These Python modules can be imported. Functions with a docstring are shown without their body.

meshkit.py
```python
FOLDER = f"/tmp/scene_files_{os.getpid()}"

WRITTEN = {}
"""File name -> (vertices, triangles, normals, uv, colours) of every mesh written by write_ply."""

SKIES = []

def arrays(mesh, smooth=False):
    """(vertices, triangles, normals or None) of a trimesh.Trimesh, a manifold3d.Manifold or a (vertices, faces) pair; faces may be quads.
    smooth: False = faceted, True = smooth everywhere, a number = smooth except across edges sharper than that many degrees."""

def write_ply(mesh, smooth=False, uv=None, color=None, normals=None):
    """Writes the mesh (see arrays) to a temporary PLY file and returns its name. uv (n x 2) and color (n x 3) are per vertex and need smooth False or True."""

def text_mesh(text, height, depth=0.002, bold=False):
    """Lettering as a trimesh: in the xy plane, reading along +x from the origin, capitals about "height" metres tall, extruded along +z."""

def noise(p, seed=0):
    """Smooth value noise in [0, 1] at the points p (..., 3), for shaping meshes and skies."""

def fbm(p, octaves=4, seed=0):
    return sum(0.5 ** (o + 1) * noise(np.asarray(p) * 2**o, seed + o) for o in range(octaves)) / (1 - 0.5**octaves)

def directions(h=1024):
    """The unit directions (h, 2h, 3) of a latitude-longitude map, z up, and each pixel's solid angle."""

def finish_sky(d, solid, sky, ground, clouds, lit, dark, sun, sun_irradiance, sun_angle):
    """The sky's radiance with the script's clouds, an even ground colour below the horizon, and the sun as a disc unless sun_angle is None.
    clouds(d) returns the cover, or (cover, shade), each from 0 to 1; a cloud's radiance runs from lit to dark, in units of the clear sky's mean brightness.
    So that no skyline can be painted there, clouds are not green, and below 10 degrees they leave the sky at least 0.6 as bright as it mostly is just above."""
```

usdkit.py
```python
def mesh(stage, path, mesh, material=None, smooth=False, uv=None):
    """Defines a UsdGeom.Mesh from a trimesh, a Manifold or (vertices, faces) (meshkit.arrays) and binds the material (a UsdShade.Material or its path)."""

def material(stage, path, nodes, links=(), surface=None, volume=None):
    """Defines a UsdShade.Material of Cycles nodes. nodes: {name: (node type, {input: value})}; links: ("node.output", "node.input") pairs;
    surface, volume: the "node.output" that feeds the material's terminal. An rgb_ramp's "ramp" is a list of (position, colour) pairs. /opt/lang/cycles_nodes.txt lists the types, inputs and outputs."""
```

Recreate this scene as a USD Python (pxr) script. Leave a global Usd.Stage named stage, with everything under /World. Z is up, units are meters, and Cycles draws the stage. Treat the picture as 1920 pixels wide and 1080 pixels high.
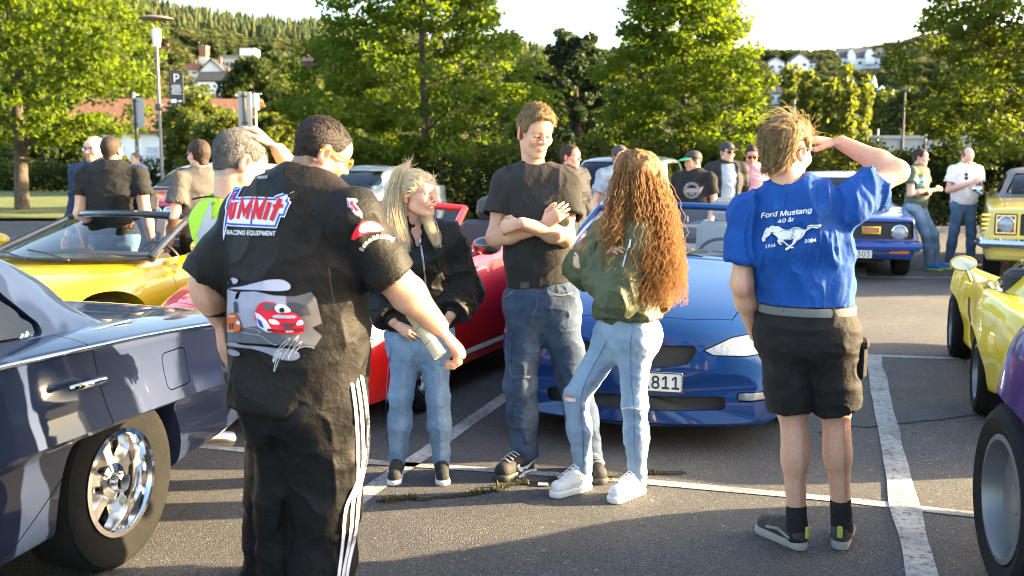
import math, random
import numpy as np
import trimesh, manifold3d
import shapely
from shapely.geometry import Polygon, LineString, Point, box as sbox
from scipy.interpolate import PchipInterpolator, LinearNDInterpolator, NearestNDInterpolator
from scipy.spatial import cKDTree
from pxr import Usd, UsdGeom, UsdShade, UsdLux, Gf, Sdf, Vt
import usdkit, meshkit

stage = Usd.Stage.CreateInMemory()
UsdGeom.SetStageUpAxis(stage, 'Z'); UsdGeom.SetStageMetersPerUnit(stage, 1.0)
world = UsdGeom.Xform.Define(stage, '/World'); stage.SetDefaultPrim(world.GetPrim())
UsdGeom.Scope.Define(stage, '/World/Looks')

# ---------------------------------------------------------------- camera
EYE, FPX, VH = 1.62, 1900.0, 293.0            # eye height, focal length in photo pixels, row of the horizon
PITCH = math.atan((540 - VH) / FPX)
CP, SP = math.cos(PITCH), math.sin(PITCH)
cam = UsdGeom.Camera.Define(stage, '/World/camera')
cam.CreateHorizontalApertureAttr(36.0); cam.CreateFocalLengthAttr(36.0 * FPX / 1920)
cam.CreateFStopAttr(3.2); cam.CreateFocusDistanceAttr(4.7)
cam.CreateClippingRangeAttr((0.05, 5000.0))
cam.CreateExposureAttr(3.05)
cam.AddTranslateOp().Set((0, 0, EYE)); cam.AddRotateXOp().Set(90 - math.degrees(PITCH))

# ---------------------------------------------------------------- sun and sky
SUN_AZ, SUN_EL = math.radians(83), math.radians(13.5)
SUN = np.array([math.sin(SUN_AZ) * math.cos(SUN_EL), math.cos(SUN_AZ) * math.cos(SUN_EL), math.sin(SUN_EL)])
sun = UsdLux.DistantLight.Define(stage, '/World/sun')
sun.CreateNormalizeAttr(True); sun.CreateIntensityAttr(1.25); sun.CreateAngleAttr(0.6); sun.CreateColorAttr(Gf.Vec3f(1.0, 0.75, 0.42))
sun.AddTransformOp().Set(Gf.Matrix4d().SetRotate(Gf.Rotation(Gf.Vec3d(0, 0, 1), Gf.Vec3d(*map(float, SUN)))))
sky_mat = usdkit.material(stage, '/World/Looks/sky', {
    's': ('sky_texture', {'sky_type': 'single_scattering', 'sun_disc': False, 'sun_elevation': SUN_EL, 'sun_rotation': SUN_AZ, 'air_density': 1.0, 'aerosol_density': 2.6, 'ozone_density': 1.0}),
    'b': ('background_shader', {'strength': 0.092})},
    [('s.color', 'b.color')], surface='b.background')
dome = UsdLux.DomeLight.Define(stage, '/World/sky')
UsdShade.MaterialBindingAPI.Apply(dome.GetPrim()).Bind(sky_mat)
dome.GetPrim().SetCustomDataByKey('kind', 'structure'); dome.GetPrim().SetCustomDataByKey('label', 'pale bright evening sky above the hills')

# ---------------------------------------------------------------- picture geometry
def V3(*a): return np.array(a, float)
def unit(v): v = np.asarray(v, float); return v / (np.linalg.norm(v) + 1e-12)
def at(u, v, Y):
    """The point at depth Y that the photograph shows at pixel u, v."""
    a, b = (u - 960) / FPX, -(v - 540) / FPX
    d = V3(a, CP + b * SP, -SP + b * CP)
    return V3(0, 0, EYE) + d * (Y / d[1])
def gnd(u, v, z=0.0):
    a, b = (u - 960) / FPX, -(v - 540) / FPX
    d = V3(a, CP + b * SP, -SP + b * CP)
    return V3(0, 0, EYE) + d * ((z - EYE) / d[2])
def px(P):
    P = np.asarray(P, float) - V3(0, 0, EYE)
    f = P[..., 1] * CP - P[..., 2] * SP; up = P[..., 1] * SP + P[..., 2] * CP
    return np.stack([960 + FPX * P[..., 0] / f, 540 - FPX * up / f, f], -1)

# ---------------------------------------------------------------- naming and tagging
USED = {}
def numbered(parent, name):
    k = (parent, name); n = USED.get(k, 0); USED[k] = n + 1
    return f'{parent}/{name}' if n == 0 else f'{parent}/{name}_{n:03d}'
def tag(p, label=None, cat=None, group=None, kind=None):
    for k, v in (('label', label), ('category', cat), ('group', group), ('kind', kind)):
        if v: p.SetCustomDataByKey(k, v)
    return p
class Thing:
    """An Xform at the thing's base whose children are its parts."""
    def __init__(s, name, loc=(0, 0, 0), yaw=0.0, label=None, cat=None, group=None, kind=None, parent='/World', scale=None):
        s.path = numbered(parent, name); s.x = UsdGeom.Xform.Define(stage, s.path)
        s.loc = np.asarray(loc, float); s.yaw = yaw; s.scale = scale
        if loc is not None: s.x.AddTranslateOp().Set(Gf.Vec3d(*map(float, loc)))
        if yaw: s.x.AddRotateZOp().Set(math.degrees(yaw))
        if scale: s.x.AddScaleOp().Set(Gf.Vec3f(*scale) if np.ndim(scale) else Gf.Vec3f(scale, scale, scale))
        tag(s.x.GetPrim(), label, cat, group, kind)
    def part(s, name, mesh, mat, smooth=False, label=None, kind=None, world=False, col=None):
        v, f, n = meshkit.arrays(mesh, smooth)
        if len(f) == 0: return None
        if world: v = v - s.loc
        p = put(numbered(s.path, name), v, f, n, mat, col)
        tag(p, label, None, None, kind)
        return p
    def sub(s, name, loc=(0, 0, 0), yaw=0.0, **k): return Thing(name, loc, yaw, parent=s.path, **k)
def put(path, v, f, n, mat, col=None):
    m = UsdGeom.Mesh.Define(stage, path)
    m.CreatePointsAttr(Vt.Vec3fArray.FromNumpy(np.asarray(v, np.float32)))
    m.CreateFaceVertexCountsAttr(Vt.IntArray.FromNumpy(np.full(len(f), 3, np.int32)))
    m.CreateFaceVertexIndicesAttr(Vt.IntArray.FromNumpy(np.asarray(f, np.int32).ravel()))
    m.CreateSubdivisionSchemeAttr('none')
    if n is not None:
        m.CreateNormalsAttr(Vt.Vec3fArray.FromNumpy(np.asarray(n, np.float32))); m.SetNormalsInterpolation('vertex')
    if col is not None:
        UsdGeom.PrimvarsAPI(m).CreatePrimvar('tint', Sdf.ValueTypeNames.Color3fArray, 'vertex').Set(Vt.Vec3fArray.FromNumpy(np.asarray(col, np.float32)))
    UsdShade.MaterialBindingAPI.Apply(m.GetPrim()).Bind(mat)
    return m.GetPrim()
def single(name, mesh, mat, label=None, cat=None, group=None, kind=None, smooth=False):
    v, f, n = meshkit.arrays(mesh, smooth)
    return tag(put(numbered('/World', name), v, f, n, mat), label, cat, group, kind)
def curves(path, pts, widths, mat):
    """pts (n, k, 3), widths (k,) or (n, k)."""
    n, k = pts.shape[:2]
    c = UsdGeom.BasisCurves.Define(stage, path)
    c.CreateTypeAttr('cubic'); c.CreateBasisAttr('catmullRom'); c.CreateWrapAttr('pinned')
    c.CreateCurveVertexCountsAttr(Vt.IntArray.FromNumpy(np.full(n, k, np.int32)))
    c.CreatePointsAttr(Vt.Vec3fArray.FromNumpy(pts.reshape(-1, 3).astype(np.float32)))
    c.CreateWidthsAttr(Vt.FloatArray.FromNumpy(np.broadcast_to(widths, (n, k)).astype(np.float32).ravel())); c.SetWidthsInterpolation('vertex')
    UsdShade.MaterialBindingAPI.Apply(c.GetPrim()).Bind(mat)
    return c.GetPrim()

# ---------------------------------------------------------------- materials
MATS = {}
def mat(name, color=(.5, .5, .5), rough=.5, metal=0.0, coat=0.0, coatr=.03, spec=.5, bump=None, var=None, tint=False, sss=0.0, trans=0.0, emit=None, sheen=0.0, speck=None):
    """var=(scale, amount[, second colour]); bump=(scale, distance[, detail]); tint: colour comes from the mesh's own vertex colours."""
    if name in MATS: return MATS[name]
    nd = {'p': ('principled_bsdf', {'base_color': color, 'roughness': rough, 'metallic': metal, 'coat_weight': coat, 'coat_roughness': coatr, 'specular_ior_level': spec, 'subsurface_weight': sss, 'transmission_weight': trans})}
    if sss: nd['p'][1].update(subsurface_radius=(1, .35, .18), subsurface_scale=.006)
    if sheen: nd['p'][1].update(sheen_weight=sheen)
    if emit: nd['p'][1].update(emission_color=emit, emission_strength=1.0)
    ln = []
    last = None
    if tint:
        nd['a'] = ('attribute', {'attribute': 'tint'}); last = 'a.color'
    if var or bump: nd['tc'] = ('texture_coordinate', {})
    if var:
        nd['n'] = ('noise_texture', {'scale': var[0], 'detail': 5, 'roughness': .6}); ln.append(('tc.object', 'n.vector'))
        c2 = var[2] if len(var) > 2 else tuple(min(1, c * (1 + var[1])) for c in color); c1 = color if len(var) > 2 else tuple(c * (1 - var[1]) for c in color)
        if tint:
            nd['r'] = ('rgb_ramp', {'ramp': [(.3, (1 - var[1],) * 3), (.7, (1 + var[1],) * 3)]})
            nd['mx'] = ('mix', {'mix_type': 'multiply', 'fac': 1.0}); ln += [('n.fac', 'r.fac'), (last, 'mx.color1'), ('r.color', 'mx.color2')]; last = 'mx.color'
        else:
            nd['r'] = ('rgb_ramp', {'ramp': [(.32, c1), (.68, c2)]}); ln.append(('n.fac', 'r.fac')); last = 'r.color'
    if last: ln.append((last, 'p.base_color'))
    if bump:
        nd['bn'] = ('noise_texture', {'scale': bump[0], 'detail': bump[2] if len(bump) > 2 else 3, 'roughness': .6}); nd['b'] = ('bump', {'strength': 1.0, 'distance': bump[1]})
        ln += [('tc.object', 'bn.vector'), ('bn.fac', 'b.height'), ('b.normal', 'p.normal')]
    MATS[name] = usdkit.material(stage, '/World/Looks/' + name, nd, ln, surface='p.BSDF')
    return MATS[name]
def pane(name, color=(.9, .95, .95), refl=1.0):
    if name in MATS: return MATS[name]
    MATS[name] = usdkit.material(stage, '/World/Looks/' + name, {'t': ('transparent_bsdf', {'color': color}), 'g': ('glossy_bsdf', {'color': (refl,) * 3, 'roughness': .015}), 'f': ('fresnel', {'IOR': 1.5}), 'm': ('mix_closure', {})},
        [('f.fac', 'm.fac'), ('t.BSDF', 'm.closure1'), ('g.BSDF', 'm.closure2')], surface='m.closure')
    return MATS[name]
def leafmat(name, c1, c2, tr=.45, tcol=None):
    """Leaves: each its own tone between c1 and c2, letting light through."""
    if name in MATS: return MATS[name]
    tcol = tcol or (1.9, 1.75, .55)
    MATS[name] = usdkit.material(stage, '/World/Looks/' + name, {
        'g': ('geometry', {}), 'r': ('rgb_ramp', {'ramp': [(0, c1), (1, c2)]}), 'mu': ('mix', {'mix_type': 'multiply', 'fac': 1.0, 'color2': tcol}),
        'p': ('principled_bsdf', {'roughness': .55, 'specular_ior_level': .3}), 't': ('translucent_bsdf', {}), 'm': ('mix_closure', {'fac': tr})},
        [('g.random_per_island', 'r.fac'), ('r.color', 'p.base_color'), ('r.color', 'mu.color1'), ('mu.color', 't.color'), ('p.BSDF', 'm.closure1'), ('t.BSDF', 'm.closure2')], surface='m.closure')
    return MATS[name]
def paint(name, color, spec=.5, rough=.35, coat=1.0, metal=0.0):
    if name in MATS: return MATS[name]
    MATS[name] = usdkit.material(stage, '/World/Looks/' + name, {
        'tc': ('texture_coordinate', {}), 'n': ('noise_texture', {'scale': 2.5, 'detail': 5}), 'r': ('rgb_ramp', {'ramp': [(.35, (.015,) * 3), (.75, (.06,) * 3)]}),
        'p': ('principled_bsdf', {'base_color': color, 'roughness': rough, 'metallic': metal, 'specular_ior_level': spec, 'coat_weight': coat, 'coat_roughness': .04, 'coat_ior': 1.5})},
        [('tc.object', 'n.vector'), ('n.fac', 'r.fac'), ('r.color', 'p.coat_roughness')], surface='p.BSDF')
    return MATS[name]
def chrome(): return mat('chrome', (.82, .82, .84), .07, 1.0)
def black_plastic(): return mat('black_plastic', (.018, .018, .02), .45)
def rubber(): return mat('tyre_rubber', (.007, .007, .007), .85, spec=.25, bump=(60, .002), var=(9, .35))
# ---------------------------------------------------------------- signed distance modelling: primitives, a grid, and its surface
def _ax(P, w): return P[0] * w[0] + P[1] * w[1] + P[2] * w[2]
def cone(a, b, ra, rb, k=.03, flat=None, cap=0, op='u'):
    """A tapered limb from a to b; flat=(axis, ratio) squashes it; cap 1 ends it flat at b, 2 at both ends."""
    a, b = np.asarray(a, float), np.asarray(b, float); ba = b - a; L2 = max(ba @ ba, 1e-9); dr = ba / math.sqrt(L2)
    def fn(P):
        q = [P[i] - a[i] for i in range(3)]
        h = np.clip(_ax(q, ba) / L2, 0, 1)
        t = [q[i] - h * ba[i] for i in range(3)]
        if flat is not None:
            w, ratio = flat; c = _ax(t, w) * (1 / ratio - 1)
            t = [t[i] + c * w[i] for i in range(3)]
        d = np.sqrt(t[0] ** 2 + t[1] ** 2 + t[2] ** 2) - (ra + (rb - ra) * h)
        if cap: d = np.maximum(d, _ax([P[i] - b[i] for i in range(3)], dr))
        if cap == 2: d = np.maximum(d, -_ax(q, dr))
        return d
    r = max(ra, rb)
    return dict(fn=fn, lo=np.minimum(a, b) - r, hi=np.maximum(a, b) + r, k=k, op=op)
def ell(c, r, R=None, k=.02, op='u'):
    c, r = np.asarray(c, float), np.asarray(np.broadcast_to(r, 3), float)
    def fn(P):
        q = [P[i] - c[i] for i in range(3)]
        if R is not None: q = [_ax(q, R[:, j]) for j in range(3)]
        s = [q[i] / r[i] for i in range(3)]
        k0 = np.sqrt(s[0] ** 2 + s[1] ** 2 + s[2] ** 2); k1 = np.sqrt((s[0] / r[0]) ** 2 + (s[1] / r[1]) ** 2 + (s[2] / r[2]) ** 2)
        return np.where(k1 > 1e-6, k0 * (k0 - 1) / np.maximum(k1, 1e-6), -r.min())
    m = r.max()
    return dict(fn=fn, lo=c - m, hi=c + m, k=k, op=op)
def rbox(c, half, rad=.01, R=None, k=.004, op='u'):
    c, half = np.asarray(c, float), np.asarray(half, float)
    def fn(P):
        q = [P[i] - c[i] for i in range(3)]
        if R is not None: q = [_ax(q, R[:, j]) for j in range(3)]
        e = [np.abs(q[i]) - half[i] + rad for i in range(3)]
        o = np.sqrt(sum(np.maximum(x, 0) ** 2 for x in e))
        return o + np.minimum(np.maximum(np.maximum(e[0], e[1]), e[2]), 0) - rad
    m = np.linalg.norm(half)
    return dict(fn=fn, lo=c - m, hi=c + m, k=k, op=op)
def plane(p, n, k=.004):
    """Keeps what lies behind the plane through p with outward normal n."""
    p, n = np.asarray(p, float), unit(n)
    return dict(fn=lambda P: _ax([P[i] - p[i] for i in range(3)], n), lo=None, hi=None, k=k, op='i')
def sdf_mesh(prims, h, pad=.02):
    adds = [q for q in prims if q['op'] == 'u']
    lo = np.min([q['lo'] for q in adds], 0) - pad; hi = np.max([q['hi'] for q in adds], 0) + pad
    for q in prims:   # a plane square to an axis bounds the grid
        pass
    n = np.ceil((hi - lo) / h).astype(int) + 1
    ax = [(lo[i] + h * np.arange(n[i])).astype(np.float32) for i in range(3)]
    f = np.full(n, .25, np.float32)
    for q in prims:
        if q['lo'] is None: sl = tuple(slice(0, n[i]) for i in range(3))
        else:
            m = q['k'] + 3 * h
            i0 = np.clip(np.floor((q['lo'] - m - lo) / h).astype(int), 0, n); i1 = np.clip(np.ceil((q['hi'] + m - lo) / h).astype(int) + 1, 0, n)
            if (i1 <= i0).any(): continue
            sl = tuple(slice(i0[i], i1[i]) for i in range(3))
        P = [ax[0][sl[0]][:, None, None], ax[1][sl[1]][None, :, None], ax[2][sl[2]][None, None, :]]
        d = q['fn'](P).astype(np.float32); g = f[sl]; k = max(q['k'], 1e-5)
        if q['op'] == 'u':
            w = np.clip(.5 + .5 * (g - d) / k, 0, 1); f[sl] = g + (d - g) * w - k * w * (1 - w)
        elif q['op'] == 's':
            w = np.clip(.5 - .5 * (g + d) / k, 0, 1); f[sl] = g + (-d - g) * w + k * w * (1 - w)
        else:
            w = np.clip(.5 - .5 * (g - d) / k, 0, 1); f[sl] = g + (d - g) * w + k * w * (1 - w)
    return surface_nets(f, lo, h)
def surface_nets(f, lo, h):
    s = f < 0
    a = s[:-1, :-1, :-1].astype(np.int8)
    cnt = sum(s[i:s.shape[0] - 1 + i, j:s.shape[1] - 1 + j, k:s.shape[2] - 1 + k].astype(np.int8) for i in (0, 1) for j in (0, 1) for k in (0, 1))
    I = np.argwhere((cnt > 0) & (cnt < 8))
    cor = [(i, j, k) for i in (0, 1) for j in (0, 1) for k in (0, 1)]
    val = np.stack([f[I[:, 0] + c[0], I[:, 1] + c[1], I[:, 2] + c[2]] for c in cor], 1)
    acc = np.zeros((len(I), 3)); num = np.zeros(len(I))
    for x, ca in enumerate(cor):
        for y, cb in enumerate(cor):
            if y > x and sum(abs(p - q) for p, q in zip(ca, cb)) == 1:
                va, vb = val[:, x], val[:, y]; m = (va < 0) != (vb < 0)
                t = np.where(m, va / np.where(m, va - vb, 1), 0)
                acc += np.where(m[:, None], np.array(ca) + t[:, None] * (np.array(cb) - np.array(ca)), 0); num += m
    V = lo + h * (I + acc / num[:, None])
    idx = np.full(a.shape, -1, np.int64); idx[I[:, 0], I[:, 1], I[:, 2]] = np.arange(len(I))
    F = []
    for axis in range(3):
        u, w = (axis + 1) % 3, (axis + 2) % 3
        sa = np.take(s, range(s.shape[axis] - 1), axis); sb = np.take(s, range(1, s.shape[axis]), axis)
        E = np.argwhere(sa != sb)
        ok = (E[:, u] > 0) & (E[:, w] > 0) & (E[:, u] < s.shape[u] - 1) & (E[:, w] < s.shape[w] - 1); E = E[ok]
        inside = sa[E[:, 0], E[:, 1], E[:, 2]]
        def at_(du, dw):
            c = E.copy(); c[:, u] += du; c[:, w] += dw; return idx[c[:, 0], c[:, 1], c[:, 2]]
        q = np.stack([at_(-1, -1), at_(0, -1), at_(0, 0), at_(-1, 0)], 1)
        q = np.where(inside[:, None], q, q[:, ::-1])
        F.append(q)
    Q = np.vstack(F)
    return V, np.vstack([Q[:, [0, 1, 2]], Q[:, [0, 2, 3]]])
def vnormals(V, F):
    n = np.zeros_like(V); c = np.cross(V[F[:, 1]] - V[F[:, 0]], V[F[:, 2]] - V[F[:, 0]])
    for k in range(3):
        for j in range(3): n[:, j] += np.bincount(F[:, k], c[:, j], len(V))
    return n / (np.linalg.norm(n, axis=1, keepdims=True) + 1e-12)
def taubin(V, F, it=2, lam=.5):
    e = np.vstack([F[:, [0, 1]], F[:, [1, 2]], F[:, [2, 0]]]); e = np.vstack([e, e[:, ::-1]])
    deg = np.bincount(e[:, 0], minlength=len(V))[:, None]
    for i in range(2 * it):
        s = np.stack([np.bincount(e[:, 0], V[e[:, 1], j], len(V)) for j in range(3)], 1) / np.maximum(deg, 1)
        V = V + (lam if i % 2 == 0 else -lam * 1.04) * (s - V)
    return V
def ridged(P, seed=0): return 1 - np.abs(2 * meshkit.noise(P, seed) - 1)
def wrinkle(V, F, amp, scale=(6, 6, 14), seed=0, mask=None, fine=.35):
    """Cloth folds: moves the surface along its normals by ridged noise."""
    n = vnormals(V, F); w = V + .06 * (meshkit.noise(V * 7, seed + 9)[:, None] - .5)
    d = (ridged(w * np.array(scale), seed) ** 2 - .4) + fine * (ridged(w * np.array(scale) * 2.3, seed + 3) - .5)
    d = d + .55 * (ridged(w * np.array(scale) * np.array([1.9, 1.9, 1.3]) + 7, seed + 5) ** 5 - .12)
    if mask is not None: d = d * mask
    return V + n * (amp * d)[:, None]
def mani(V, F):
    return manifold3d.Manifold(manifold3d.Mesh(np.asarray(V, np.float32), np.asarray(F, np.uint32)))
def weld(meshes):
    """Joins closed meshes into one continuous surface."""
    ms = [mani(*m) for m in meshes]
    if all(m.status() == manifold3d.Error.NoError and m.num_tri() > 0 for m in ms):
        r = ms[0]
        for m in ms[1:]: r = r + m
        o = r.to_mesh(); return np.array(o.vert_properties[:, :3], float), np.array(o.tri_verts, int)
    n, Vs, Fs = 0, [], []
    for v, f in meshes: Vs.append(v); Fs.append(f + n); n += len(v)
    return np.vstack(Vs), np.vstack(Fs)
def join(meshes):
    n, Vs, Fs = 0, [], []
    for m in meshes:
        v, f, _ = meshkit.arrays(m); Vs.append(v); Fs.append(f + n); n += len(v)
    return np.vstack(Vs), np.vstack(Fs)
def tube(pts, r, sides=8, closed=False, caps=True):
    p = np.asarray(pts, float); n = len(p); r = np.broadcast_to(np.asarray(r, float), (n,))
    t = np.gradient(p, axis=0) if not closed else np.roll(p, -1, 0) - np.roll(p, 1, 0)
    t /= np.linalg.norm(t, axis=1, keepdims=True) + 1e-12
    ref = V3(0, 0, 1) if abs(t[:, 2]).mean() < .8 else V3(1, 0, 0)
    a = np.cross(t, ref); a /= np.linalg.norm(a, axis=1, keepdims=True) + 1e-12; b = np.cross(t, a)
    an = np.arange(sides) * 2 * np.pi / sides
    V = (p[:, None] + r[:, None, None] * (np.cos(an)[None, :, None] * a[:, None] + np.sin(an)[None, :, None] * b[:, None])).reshape(-1, 3)
    m = n if closed else n - 1
    i, j = np.meshgrid(np.arange(m), np.arange(sides), indexing='ij')
    i2 = (i + 1) % n; j2 = (j + 1) % sides
    q = np.stack([i * sides + j, i * sides + j2, i2 * sides + j2, i2 * sides + j], -1).reshape(-1, 4)
    F = np.vstack([q[:, [0, 2, 1]], q[:, [0, 3, 2]]])[:, ::-1]
    F = np.vstack([q[:, [0, 1, 2]], q[:, [0, 2, 3]]])
    if caps and not closed:
        V = np.vstack([V, p[:1], p[-1:]]); c0, c1 = len(V) - 2, len(V) - 1; j = np.arange(sides); j2 = (j + 1) % sides
        F = np.vstack([F, np.stack([np.full(sides, c0), j2, j], 1), np.stack([np.full(sides, c1), (n - 1) * sides + j, (n - 1) * sides + j2], 1)])
    v0 = V[F]; vol = np.einsum('ij,ij->i', v0[:, 0], np.cross(v0[:, 1], v0[:, 2])).sum()
    if vol < 0: F = F[:, ::-1]
    return V, F
def revolve(prof, n=32, axis='y'):
    """prof [(radius, along)] closed or open profile spun about an axis."""
    pr = np.asarray(prof, float); an = np.arange(n) * 2 * np.pi / n
    V = np.stack([pr[:, None, 0] * np.cos(an), np.broadcast_to(pr[:, None, 1], (len(pr), n)), pr[:, None, 0] * np.sin(an)], -1)
    if axis == 'z': V = V[..., [0, 2, 1]]
    if axis == 'x': V = V[..., [1, 0, 2]]
    i, j = np.meshgrid(np.arange(len(pr) - 1), np.arange(n), indexing='ij'); j2 = (j + 1) % n
    q = np.stack([i * n + j, i * n + j2, (i + 1) * n + j2, (i + 1) * n + j], -1).reshape(-1, 4)
    V = V.reshape(-1, 3); F = np.vstack([q[:, [0, 1, 2]], q[:, [0, 2, 3]]])
    v0 = V[F]
    if np.einsum('ij,ij->i', v0[:, 0] - V.mean(0), np.cross(v0[:, 1] - v0[:, 0], v0[:, 2] - v0[:, 0])).sum() < 0: F = F[:, ::-1]
    return V, F
def boxm(c, e, R=None, bevel=0.0):
    if bevel:
        e = np.asarray(e, float); pts = []
        for sx in (-1, 1):
            for sy in (-1, 1):
                for sz in (-1, 1):
                    for k in range(3):
                        q = np.array([sx, sy, sz]) * (e / 2 - bevel); q[k] += [sx, sy, sz][k] * bevel; pts.append(q)
        m = trimesh.convex.convex_hull(np.array(pts)); v, f = np.array(m.vertices), np.array(m.faces)
    else:
        m = trimesh.creation.box(e); v, f = np.array(m.vertices), np.array(m.faces)
    if R is not None: v = v @ np.asarray(R).T
    return v + np.asarray(c, float), f
def prism(poly2d, axis, d0, d1):
    """A polygon (shapely or points) extruded along an axis: 'x' takes (y, z), 'y' takes (x, z), 'z' takes (x, y)."""
    P = poly2d if hasattr(poly2d, 'exterior') else Polygon(poly2d)
    m = trimesh.creation.extrude_polygon(P, d1 - d0, engine='earcut'); v = np.array(m.vertices); f = np.array(m.faces)
    v[:, 2] += d0
    if axis == 'x': v = v[:, [2, 0, 1]]
    elif axis == 'y': v = v[:, [0, 2, 1]]; f = f[:, ::-1]
    return v, f
def rpoly(pts, r, n=4):
    return Polygon(pts).buffer(-r).buffer(r, quad_segs=n)
# ---- flat print laid onto a surface: outlines in photo pixels, carried along the lines of sight onto the mesh
class Cloth:
    def __init__(s, V, F):
        n = vnormals(V, F); q = px(V); m = (n * (V3(0, 0, EYE) - V)).sum(1) / np.linalg.norm(V - V3(0, 0, EYE), axis=1) > .05
        q = q[m]; key = np.round(q[:, :2] / 1.5).astype(int); o = np.lexsort((q[:, 2], key[:, 1], key[:, 0])); key, q = key[o], q[o]
        first = np.ones(len(q), bool); first[1:] = (key[1:] != key[:-1]).any(1); q = q[first]
        s.li = LinearNDInterpolator(q[:, :2], q[:, 2]); s.nn = NearestNDInterpolator(q[:, :2], q[:, 2])
    def lay(s, tri2d, lift=.003):
        v2, f = tri2d; d = s.li(v2); b = np.isnan(d); d[b] = s.nn(v2[b]) if b.any() else d[b]
        d = d - lift
        a, c = (v2[:, 0] - 960) / FPX, -(v2[:, 1] - 540) / FPX
        P = np.stack([a, CP + c * SP, -SP + c * CP], 1) * d[:, None] + V3(0, 0, EYE)
        c0 = np.cross(P[f[:, 1]] - P[f[:, 0]], P[f[:, 2]] - P[f[:, 0]]); flip = (c0 * (V3(0, 0, EYE) - P[f[:, 0]])).sum(1) < 0
        f = np.where(flip[:, None], f[:, ::-1], f)
        return P, f
def tri(shape, edge=6.0):
    Vs, Fs, n = [], [], 0
    for g in getattr(shape, 'geoms', [shape]):
        if g.is_empty or g.area < 1e-9: continue
        v, f = trimesh.creation.triangulate_polygon(g, engine='earcut')
        v3, f3 = trimesh.remesh.subdivide_to_size(np.c_[v, np.zeros(len(v))], f, edge, max_iter=12)
        Vs.append(v3[:, :2]); Fs.append(f3 + n); n += len(v3)
    return np.vstack(Vs), np.vstack(Fs)
def words(text, h, M, bold=True, edge=6.0):
    """Lettering h units tall moved by the 2 x 3 matrix M."""
    m = meshkit.text_mesh(text, 1.0, .01, bold); v, f = np.array(m.vertices), np.array(m.faces)
    c = np.cross(v[f[:, 1]] - v[f[:, 0]], v[f[:, 2]] - v[f[:, 0]]); f = f[c[:, 2] > 1e-12]
    keep, inv = np.unique(f, return_inverse=True); v = v[keep][:, :2] * h; f = inv.reshape(-1, 3)
    M = np.asarray(M, float); v = v @ M[:, :2].T + M[:, 2]
    v3, f3 = trimesh.remesh.subdivide_to_size(np.c_[v, np.zeros(len(v))], f, edge, max_iter=12)
    return v3[:, :2], f3
def words_width(text, bold=True):
    return meshkit.text_mesh(text, 1.0, .01, bold).bounds[1][0]
def spline(pts, n=60, closed=True):
    p = np.asarray(pts, float)
    if closed: p = np.vstack([p[-2:], p, p[:3]]) if False else np.vstack([p[-3:], p, p[:3]])
    t = np.r_[0, np.cumsum(np.sqrt(np.linalg.norm(np.diff(p, axis=0), axis=1) + 1e-9))]
    from scipy.interpolate import CubicSpline
    c = CubicSpline(t, p)
    a, b = (t[3], t[-3]) if closed else (t[0], t[-1])
    return c(np.linspace(a, b, n, endpoint=not closed))
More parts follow.
